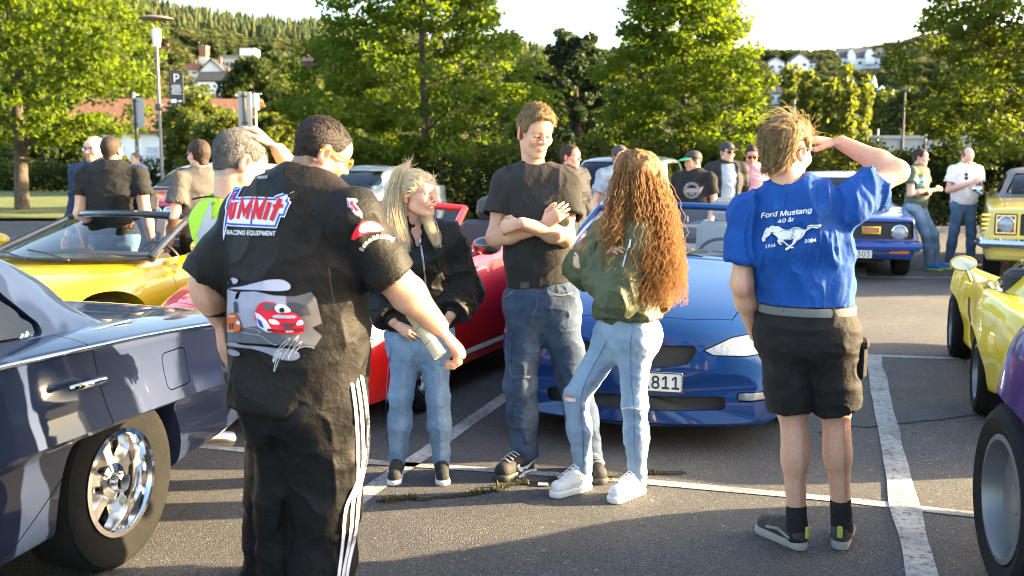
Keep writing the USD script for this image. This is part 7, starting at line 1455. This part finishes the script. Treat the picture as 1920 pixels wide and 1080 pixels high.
Pe.shape('picture', Polygon(CG([(78, 205), (150, 232), (340, 228), (500, 265), (620, 272), (640, 560), (400, 545), (210, 562), (76, 610)])), smoke); Pe.shape('picture', Polygon(CG([(620, 272), (700, 273), (780, 255), (850, 232), (900, 300), (950, 520), (860, 562), (630, 560)])), mid)
Pe.shape('picture', Polygon(CG([(630, 330), (700, 325), (820, 370), (850, 450), (700, 460), (640, 440)])), drk)
Pe.shape('picture', Polygon(CG([(76, 605), (210, 560), (400, 543), (860, 560), (950, 640), (880, 745), (550, 720), (150, 697), (76, 690)])), road)
Pe.shape('flame', Polygon(CG([(75, 692), (160, 700), (200, 722), (400, 735), (600, 762), (755, 800), (740, 850), (660, 870), (560, 850), (430, 790), (300, 752), (75, 735)])), pr_('grey_flame', (.24, .24, .29))); Pe.shape('flame', Polygon(CG([(72, 760), (140, 762), (200, 795), (190, 820), (140, 826), (90, 810)])), pr_('grey_flame', None))
Pe.line('road_line', CG([(205, 605), (350, 628), (390, 600), (330, 575), (230, 555)]), .8, lav, smooth=False); Pe.line('road_line', CG([(350, 628), (420, 660), (480, 705), (540, 718)]), .9, lav)
for nm, g, m in (('picture_car', [(385, 322), (510, 325), (525, 345), (640, 400), (740, 450), (785, 510), (792, 560), (782, 618), (620, 622), (440, 603), (360, 552), (328, 470), (333, 400)], RED), ('picture_window', [(415, 340), (500, 337), (520, 352), (510, 395), (420, 402)], mid), ('picture_livery', [(333, 420), (380, 440), (440, 500), (500, 605), (440, 602), (362, 552)], W_), ('picture_livery', [(345, 470), (390, 500), (420, 570), (375, 550)], BLU), ('picture_scoop', [(510, 385), (530, 350), (580, 345), (640, 370), (675, 415), (610, 425), (540, 428)], W_), ('picture_lamp', [(455, 490), (480, 482), (530, 490), (572, 530), (530, 535), (470, 525)], W_), ('picture_lamp', [(708, 540), (730, 495), (770, 488), (785, 530), (750, 540)], W_), ('picture_logo', [(490, 455), (530, 440), (620, 450), (700, 445), (725, 465), (690, 478), (560, 475), (500, 472)], lav), ('picture_grille', [(588, 518), (640, 525), (630, 580), (608, 576)], drk), ('picture_grille', [(650, 525), (694, 517), (676, 576), (655, 580)], drk), ('picture_bumper', [(450, 570), (600, 585), (780, 560), (785, 598), (620, 606), (445, 595)], pr_('dark_red', (.18, .01, .015))),
                 ('picture_car', [(76, 425), (140, 420), (172, 460), (200, 520), (203, 600), (76, 610)], org), ('picture_lamp', [(152, 525), (175, 490), (196, 510), (192, 540)], W_), ('picture_grille', [(92, 515), (112, 520), (112, 575), (98, 572)], drk), ('picture_grille', [(118, 520), (138, 515), (132, 572), (118, 576)], drk), ('picture_figure', [(135, 330), (160, 310), (168, 420), (140, 430)], drk), ('picture_logo', [(90, 450), (150, 448), (155, 465), (95, 468)], lav)): Pe.shape(nm, Polygon(CG(g)).buffer(0), m)
Pe.shape('picture_scoop_hole', Point(CG([(582, 400)])[0]).buffer(5), BLK); Pe.text('lettering', 'GXP', 2.8, wm(*CG([(615, 604)])[0], 0, 0, 15 / (2.8 * ws_('GXP'))), W_); Pe.text('lettering', 'GXP', 2.4, wm(*CG([(96, 600)])[0], 0, 0, 8 / (2.4 * ws_('GXP'))), W_)
for s_ in ([(500, 870), (520, 800), (600, 700), (655, 660), (620, 720), (560, 770), (500, 880), (540, 830), (575, 790), (560, 840), (530, 920), (510, 965), (512, 930), (560, 800)], [(580, 860), (640, 760), (735, 635), (700, 720), (640, 855)], [(640, 850), (690, 760), (760, 690), (700, 800)], [(570, 760), (650, 765), (740, 800)], [(700, 770), (800, 735), (880, 752)]): Pe.line('signature', CG(s_), .9, W_)
SG = lambda q: crop(q, 640, 360, 7.717)
Pe.shape('sleeve_badge', Polygon(SG([(78, 88), (200, 95), (240, 125), (205, 165), (300, 300), (305, 378), (200, 330), (155, 285), (150, 240), (95, 215)])), W_); Pe.shape('sleeve_badge', Polygon(SG([(88, 95), (195, 100), (205, 165), (290, 300), (292, 360), (205, 322), (160, 280), (155, 235), (100, 205)])), BLU); Pe.shape('sleeve_badge', Polygon(SG([(100, 105), (190, 106), (200, 168), (282, 300), (284, 348), (215, 318), (172, 278), (168, 228), (115, 198)])), W_); Pe.shape('sleeve_badge', Polygon(SG([(120, 125), (170, 130), (180, 175), (240, 240), (260, 290), (200, 270), (160, 205), (130, 190)])), RED)
Pe.shape('sleeve_patch', Polygon(SG([(140, 690), (150, 640), (220, 500), (300, 430), (400, 405), (560, 450), (620, 520), (635, 570), (560, 575), (400, 585), (280, 630), (200, 695)])), RED); Pe.shape('sleeve_patch', Polygon(SG([(260, 585), (255, 520), (320, 450), (420, 425), (520, 450), (600, 520), (612, 558), (500, 568), (380, 575)])), W_)
for q in ([(285, 520), (300, 585)], [(290, 520), (325, 545), (320, 500)], [(350, 500), (365, 525), (352, 510)], [(400, 490), (410, 530)], [(450, 485), (455, 525), (470, 490)], [(520, 485), (535, 500)]): Pe.line('sleeve_patch', SG(q), 1.0, BLK, smooth=False)
arc = spline(SG([(310, 865), (380, 760), (480, 695), (600, 670), (760, 715)]), 80, False); cum = np.r_[0, np.cumsum(np.linalg.norm(np.diff(arc, axis=0), axis=1))]; txt = 'SummitRacing'; wsum = [ws_(c) + .12 for c in txt]; pos = np.r_[0, np.cumsum(wsum)][:-1] / sum(wsum) * cum[-1]
for c, s0 in zip(txt, pos):
    u, v = np.interp(s0, cum, arc[:, 0]), np.interp(s0, cum, arc[:, 1]); s1 = s0 + 3; a = math.degrees(math.atan2(-(np.interp(s1, cum, arc[:, 1]) - v), np.interp(s1, cum, arc[:, 0]) - u)); Pe.text('lettering', c, 8.0, wm(u, v, a, .1, 66 / 8.0 / sum(wsum)), W_)
Pe.line('side_seam', [(617, 500), (625, 560), (640, 630), (652, 712)], 1.4, BLK)
tr = mat('track_cloth', (.007, .0065, .0065), .6, var=(6, .2), bump=(26, .0065, 6), spec=.2)
E.trousers(tr, g=.014, radii=(.112, .088, .082, .078), amp=.016, seed=36, top=.04, scale=(6, 6, 5), h=.0068); Pt = Printer(E.T, E.cloth['trousers'], 8); TG = lambda q: crop(q, 400, 640, 2.455)
for q in ([(630, 150), (655, 300), (665, 450), (668, 600), (660, 660), (618, 750), (603, 850), (588, 1000), (575, 1090)], [(658, 150), (680, 300), (690, 430), (690, 560), (674, 640), (645, 740), (637, 850), (612, 1000), (597, 1090)], [(682, 150), (706, 300), (714, 430), (705, 540), (684, 640), (668, 750), (662, 840), (638, 960), (615, 1090)]): Pt.line('white_stripe', TG(q), 5.6, W_)
darkh = hairmat('dark_hair', (.060, .045, .036), (.022, .017, .014)); comb = lambda q: (.1 + 0 * q[:, 0], .5 - 1.0 * (q[:, 2] < .06), -.3 - .9 * (q[:, 2] < .07))
E.hair(darkh, .001, 2600, lambda q: np.where(q[:, 2] > .08, .013, .004), comb, .12, .0, 8, w=(.0017, .0007)); E.glasses(mat('yellow_frame', (.50, .25, .02), .35), None)
wb_ = J['wrL'] - unit(J['wrL'] - J['elL']) * .02; E.T.part('wristband', tube(wb_ + np.array([[.036 * math.cos(a), .036 * math.sin(a), 0] for a in np.linspace(0, 6.28, 19)[:-1]]), .011, 6, closed=True), black_plastic(), world=True)
E.shoes((bs, MATS['black_sole']))
a, b = at(772, 586, YE + .05), at(826, 667, YE + .0); d = unit(b - a); paper = mat('cream_paper', (.55, .47, .33), .7, var=(30, .1)); Rl = Thing('paper_roll', a, label='rolled cream magazine held in the big man\'s right hand', cat='magazine')
x_, y_ = unit(np.cross(d, Z3)), None; y_ = np.cross(d, x_); th_ = np.linspace(0, 4.6 * math.pi, 60); rr_ = .013 + .00075 * th_ / 1.0
ring = (rr_[:, None] * (np.cos(th_)[:, None] * x_ + np.sin(th_)[:, None] * y_)); L_ = np.linalg.norm(b - a); sv = np.array([0, .33, .36, .66, .69, 1.0]) * L_; V = np.concatenate([a + ring * (1 if i % 2 == 0 else 1.01) + d * s0 for i, s0 in enumerate(sv)]); i, j = np.meshgrid(np.arange(len(sv) - 1), np.arange(59), indexing='ij'); q = np.stack([i * 60 + j, i * 60 + j + 1, (i + 1) * 60 + j + 1, (i + 1) * 60 + j], -1).reshape(-1, 4)
Rl.part('sheets', (V, np.vstack([q[:, [0, 1, 2]], q[:, [0, 2, 3]]])), paper, smooth=True, world=True)
for f_ in (.34, .68): Rl.part('band', tube(a + d * L_ * f_ + ring[-26:] * 1.06, .0016, 5), mat('band_grey', (.25, .22, .17), .7), world=True)

# ================================================================ grey-haired man in the hi-vis vest
YF = 3.62; J = pose(1.74, (at(478, 720, YF)[0], YF), -.5)
setj(J, YF, head=(449, 306, .02), neck=(436, 380, .0), shL=(398, 412, .0), shR=(508, 412, .06), chest=(482, 480, .0), waist=(508, 580, .0), pelvis=(512, 680, .0), elL=(430, 540, .10), wrL=(490, 600, .28), elR=(578, 366, .14), wrR=(523, 283, .06), hipL=(520, 710, .0), hipR=(562, 710, .0), knL=(505, 920, .03), knR=(520, 915, .03), anL=(488, 1110, .03), anR=(530, 1110, .03))
J['toeL'], J['toeR'] = J['anL'] + V3(0, .2, -.06), J['anR'] + V3(.1, .2, -.06); J['hf'] = unit(V3(.74, .60, -.32)); J['hu'] = unit(V3(.2, .15, 1)); J['hdR'] = unit(V3(-.72, -.05, .62)); J['hnR'] = unit(V3(-.55, -.15, -.75)); J['hcR'] = ((.5, .7, .4), .05, .5)
S = dict(nape=.03, skin=(.58, .31, .21), hairc=(.40, .38, .36), fat=.4, hs=.95, earcut=1.2, body=dict(belly=(.04, .13)), neckw=.062, hand=1.02, sole=.03, gz=0.0, scalp=(.6, (.22, .20, .19)), messy=.0015, trouser_gap=.03)
Fp = Person(J, S, 'man with cropped grey hair and lime hi-vis vest scratching his head', True); Fp.body(arm_h=.0038)
Fp.tee(cloth_mat('grey_tee', (.16, .16, .17)), g=.014, frac=.6, amp=.008, seed=41, name='undershirt')
Fp.garment('vest', torso_prims(J, S, .026, at(511, 640, YF), .006) + Fp.neckhole(.072, .03), mat('lime_vest', (.42, .72, .02), .7, var=(6, .1), bump=(300, .002)), .010, (6, 5, 5), 42); Pv = Printer(Fp.T, Fp.cloth['vest']); rf_m = mat('reflective_tape', (.42, .43, .45), .45, .3)
Pv.shape('reflective_band', Polygon([(398, 368), (420, 372), (408, 440), (380, 470), (368, 440)]), rf_m); Pv.line('vest_edging', [(360, 374), (385, 369), (420, 368)], 3.0, BLK)
Fp.trousers(cloth_mat('dark_worktrousers', (.010, .010, .011), .5), g=.018, radii=(.088, .068, .064, .06), amp=.012, seed=44, top=.06, scale=(7, 7, 6)); Fp.shoes((bs, MATS['black_sole']))
Fp.hair(hairmat('grey_hair', (.20, .19, .185), (.10, .095, .09)), .004, 2600, .005, lambda q: (q[:, 0] * 2, -.6 + 0 * q[:, 0], -.6 + 0 * q[:, 0]), .8, .0, 12, w=(.0012, .0006))
# ---------------------------------------------------------------- onlookers farther back
def far(u, Y, H, yaw, label, S, arms='hang', face=None, gv=None, lean=0.0, build=1.0, feet=.13, over=None):
    x = at(u, 293, Y)[0]; J = pose(H, (x, Y), yaw, lean, arms, feet, build, face); S = {'gz': 0.0, **S}
    if over: over(J)
    p = Person(J, S, label, False, 'onlookers among the parked cars'); p.body(); return p
PI_ = math.pi; dkj = denim('far_denim', (.05, .09, .17), (.12, .19, .30)); ltj = denim('far_light_denim', (.13, .19, .28), (.22, .30, .40)); black_t = cloth_mat('far_black', (.016, .016, .017)); dk = hairmat('far_brown_hair', (.09, .06, .04)); shoe_b = mat('far_shoe', (.03, .03, .03), .6)
gh = hairmat('grey_hair', None); navyj = cloth_mat('navy_jacket', (.025, .035, .075))
def basics(p, tr, shoes=None, **k):
    p.trousers(tr, amp=.007, scale=(9, 9, 8), **k); p.shoes(shoes or (shoe_b, MATS['black_sole']))
p = far(208, 8.7, 1.80, .1, 'heavy man in black T-shirt seen from behind near the red car', dict(skin=(.56, .30, .20), fat=.5, scalp=(.6, (.07, .05, .035)), body=dict(cw=.195, cd=.14, ww=.19, wd=.15, hw=.185, sh=.066), armr=(.062, .056, .050, .052, .034), messy=.001), 'hang', face=V3(.15, 1, 0), build=1.12)
p.tee(black_t, amp=.010, frac=.55, g=.018); basics(p, dkj); p.hair(hairmat('far_short_hair', (.075, .05, .033)), .005)
p = far(181, 9.7, 1.82, PI_ - .25, 'bearded bald man in dark jacket with blue glasses pushed up', dict(skin=(.58, .32, .22), fat=.4, stubble=(.6, (.22, .13, .08)), body=dict(cw=.185, ww=.18)), 'hang', build=1.05)
p.tee(navyj, frac=1.9, g=.030, loose=.02, amp=.014, name='jacket'); basics(p, black_t); G = p.glasses(mat('blue_frame', (.05, .12, .45), .3), pane('dark_lens'))
p = far(376, 8.5, 1.76, .75, 'man in grey T-shirt looking away to the left', dict(skin=(.58, .32, .22), hairc=(.2, .13, .08), body=dict(cw=.178, ww=.165)), 'hang', face=V3(-.75, .62, -.02))
p.tee(cloth_mat('stone_tee', (.085, .080, .075)), amp=.012, g=.018); basics(p, black_t); p.hair(hairmat('far_short_hair', None), .009); p.glasses(mat('gloss_black'), pane('dark_lens'))
p = far(256, 21, 1.70, PI_ - .6, 'distant grey-haired man in blue beyond the red car', dict(skin=(.58, .33, .23)), 'hang', face=V3(-.6, -.7, 0))
p.tee(cloth_mat('sky_jacket', (.16, .25, .42)), frac=1.9, g=.025, name='jacket'); basics(p, dkj); p.hair(gh, .008)
p = far(1066, 10.5, 1.74, PI_ + .7, 'man in open dark coat with orange lining behind the tall young man', dict(skin=(.56, .31, .22), recede=.015, body=dict(cw=.175)), 'hang', face=V3(.85, -.52, 0))
coat = cloth_mat('dark_coat', (.018, .018, .022), .7); p.tee(coat, frac=1.95, g=.036, loose=.02, hem=p.J['pelvis'] - Z3 * .30, hemw=.03, amp=.014, name='coat'); basics(p, black_t); p.hair(dk, .011)
Pc = Printer(p.T, p.cloth['coat']); Pc.shape('lining', Polygon([(1079, 372), (1083, 372), (1092, 398), (1087, 405), (1081, 392)]), mat('orange_lining', (.42, .09, .03), .7))
p = far(1161, 11.6, 1.74, PI_ + .2, 'grey-haired man in pale blue T-shirt behind the curly-haired girl', dict(skin=(.58, .33, .23), body=dict(cw=.17)), 'hang', face=V3(.35, -.9, -.08))
p.tee(cloth_mat('pale_blue_tee', (.30, .36, .44)), amp=.012, g=.018); basics(p, dkj); p.hair(hairmat('iron_hair', (.16, .14, .125)), .016)
p = far(1302, 12.0, 1.68, PI_ - .65, 'stout man in black printed T-shirt and cap with green brim', dict(skin=(.55, .30, .21), fat=.7, stubble=(.35, (.25, .2, .17)), body=dict(cw=.20, cd=.15, ww=.20, wd=.17, hw=.18, belly=(.06, .15), sh=.066), armr=(.060, .055, .048, .050, .034)), 'hang', face=V3(-.90, -.40, -.12), build=1.12)
p.tee(black_t, amp=.010, g=.018); basics(p, dkj); p.hair(dk, .006); p.cap(mat('cap_black', (.018, .018, .02), .7), mat('green_brim', (.04, .38, .12), .6))
Pc = Printer(p.T, p.cloth['shirt'], 4); ring = Point(1297, 357).buffer(15.5); gp = pr_('pale', (.26, .25, .26)); Pc.shape('round_print', ring.difference(Point(1297, 357).buffer(10.5)), gp); Pc.shape('round_print', sbox(1286, 353, 1309, 361), gp); Pc.shape('wing_print', Polygon([(1309, 353), (1320, 349), (1314, 361), (1306, 366)]), gp); Pc.shape('round_print', Point(1297, 357).buffer(8).intersection(sbox(1285, 362, 1310, 370)), gp)
for a_ in range(14): q = a_ * .449; Pc.shape('print_letter', sbox(-1.1, -1.6, 1.1, 1.6) if False else shapely.affinity.translate(shapely.affinity.rotate(sbox(-.9, -1.5, .9, 1.5), -math.degrees(q)), 1297 + 13 * math.sin(q), 357 - 13 * math.cos(q)), BLK)
p = far(1362, 13.0, 1.80, PI_ + .1, 'man in open black jacket, pale T-shirt, black cap and sunglasses', dict(skin=(.58, .33, .23), body=dict(cw=.172)), 'pocket', face=V3(.35, -.93, -.02))
p.tee(cloth_mat('pale_blue_tee', None), amp=.008, g=.016); jk = cloth_mat('black_jacket', (.020, .020, .023), .7); J = p.J; f = -V3(0, 1, 0)
p.garment('jacket', torso_prims(J, p.S, .030, J['pelvis'] - Z3 * .04, .012) + p.sleeve('L', 1.92, .026, .02, hollow=False) + p.sleeve('R', 1.92, .026, .02, hollow=False) + p.neckhole(.066) + [rbox(J['chest'] + J['f'] * .13 - Z3 * .13, (.095, .14, .34), .02, np.c_[J['r'], J['f'], Z3], op='s')], jk, .012, (6, 6, 6), 51); basics(p, cloth_mat('grey_trousers', (.045, .045, .05))); p.hair(dk, .006); p.cap(mat('cap_black'), mat('cap_black')); p.glasses(mat('gloss_black'), pane('dark_lens'))
Printer(p.T, p.cloth['shirt'], 4).shape('chest_print', Polygon([(1356, 305), (1368, 303), (1368, 307), (1357, 309)]), pr_('slate', (.12, .14, .18)))
p = far(1409, 13.2, 1.77, PI_ - .1, 'man in pink short-sleeved shirt and sunglasses looking down', dict(skin=(.50, .26, .18), body=dict(cw=.178, ww=.175, belly=(.05, .12))), 'pocket', face=V3(-.15, -.9, -.35))
p.tee(cloth_mat('pink_cotton', (.55, .28, .34), .8), amp=.012, g=.018, nd=.02); basics(p, ltj); p.belt(mat('brown_belt'), g=.02, z=.05); p.hair(dk, .008); p.glasses(mat('gloss_black'), pane('dark_lens'))
def lean_back(J):
    s = V3(-.30, .05, 0); k = J['k']; dn = V3(0, 0, -.02)
    for n in ('pelvis', 'waist', 'chest', 'neck', 'head', 'shL', 'shR', 'elL', 'elR', 'wrL', 'wrR', 'hipL', 'hipR'): J[n] = J[n] + s * (1.0 if n in ('pelvis', 'hipL', 'hipR') else .95) + dn
    for n in 'LR': J['kn' + n] = J['kn' + n] + V3(-.10, -.02, 0); J['wr' + n] = J['wr' + n] - J['f'] * .06
p = far(1762, 14.55, 1.75, PI_ + .75, 'man with folded arms leaning on the dark blue car in bright blue and green shoes', dict(skin=(.55, .30, .21), fat=.3, recede=.02, sole=.03, body=dict(cw=.178, ww=.165, belly=(.04, .11))), 'crossed', face=V3(.85, -.50, -.03), over=lean_back)
p.tee(cloth_mat('moss_tee', (.085, .105, .075)), amp=.012, g=.018, frac=.55); basics(p, ltj, (mat('blue_trainer', (.02, .16, .42), .6), mat('lime_sole', (.42, .52, .12), .6))); p.hair(dk, .009)
for n in 'LR': p.T.part('green_collar', trimesh.creation.icosphere(2, .05).apply_translation(p.J['an' + n] + V3(0, 0, .01)), mat('green_trainer', (.03, .38, .12), .6), world=True, smooth=True)
Printer(p.T, p.cloth['shirt'], 4).shape('chest_print', Polygon([(1713, 334), (1738, 332), (1740, 346), (1727, 350), (1713, 348)]), pr_('teal', (.10, .22, .32)))
p = far(1812, 15.2, 1.75, PI_ + .05, 'bald man in white polo shirt looking at his phone', dict(skin=(.60, .33, .24), body=dict(cw=.180, ww=.175, wd=.13, belly=(.05, .12)), sole=.03), 'phone', face=V3(-.02, -.75, -.60), feet=.22)
p.tee(cloth_mat('white_pique', (.72, .66, .68), .8), amp=.010, g=.018, nd=.02, name='polo_shirt'); basics(p, dkj, (mat('burgundy_trainer', (.10, .02, .03), .6), MATS['white_sole'])); p.belt(mat('gloss_black'), g=.02, z=.05)
Pp = Printer(p.T, p.cloth['polo_shirt'], 4); Pp.shape('hung_glasses', Point(1812, 327).buffer(3.2).union(Point(1812, 334).buffer(3.2)), BLK); Pp.line('placket', [(1812, 312), (1812, 326)], 1.4, pr_('shade_pink', (.5, .42, .45)))
c = (p.J['wrL'] + p.J['wrR']) / 2 + V3(0, -.10, .03); R_ = trimesh.transformations.rotation_matrix(.7, [1, 0, 0])[:3, :3]; Ph = Thing('mobile_phone', c, label='black mobile phone in the hands of the man in the white polo', cat='phone'); Ph.part('case', boxm((0, 0, 0), (.075, .15, .011), R_, bevel=.003), mat('gloss_black')); Ph.part('screen', boxm(R_ @ V3(0, 0, .0062), (.066, .135, .001), R_), mat('phone_screen', (.03, .035, .045), .1))
p.T.part('watch', tube(p.J['wrL'] + np.array([[.0, .032 * math.cos(a), .032 * math.sin(a)] for a in np.linspace(0, 6.28, 15)[:-1]]), .009, 6, closed=True), mat('zip_silver'), world=True)
p.T.part('grey_fringe', hair_cap(p.J, {**p.S, 'messy': .002, 'recede': 0, 'hairfree': [ell((0, .02, .10), (.07, .11, .07), k=.01, op='s')]}, p.R, p.sc, .008, .006), gh, smooth=True, world=True)
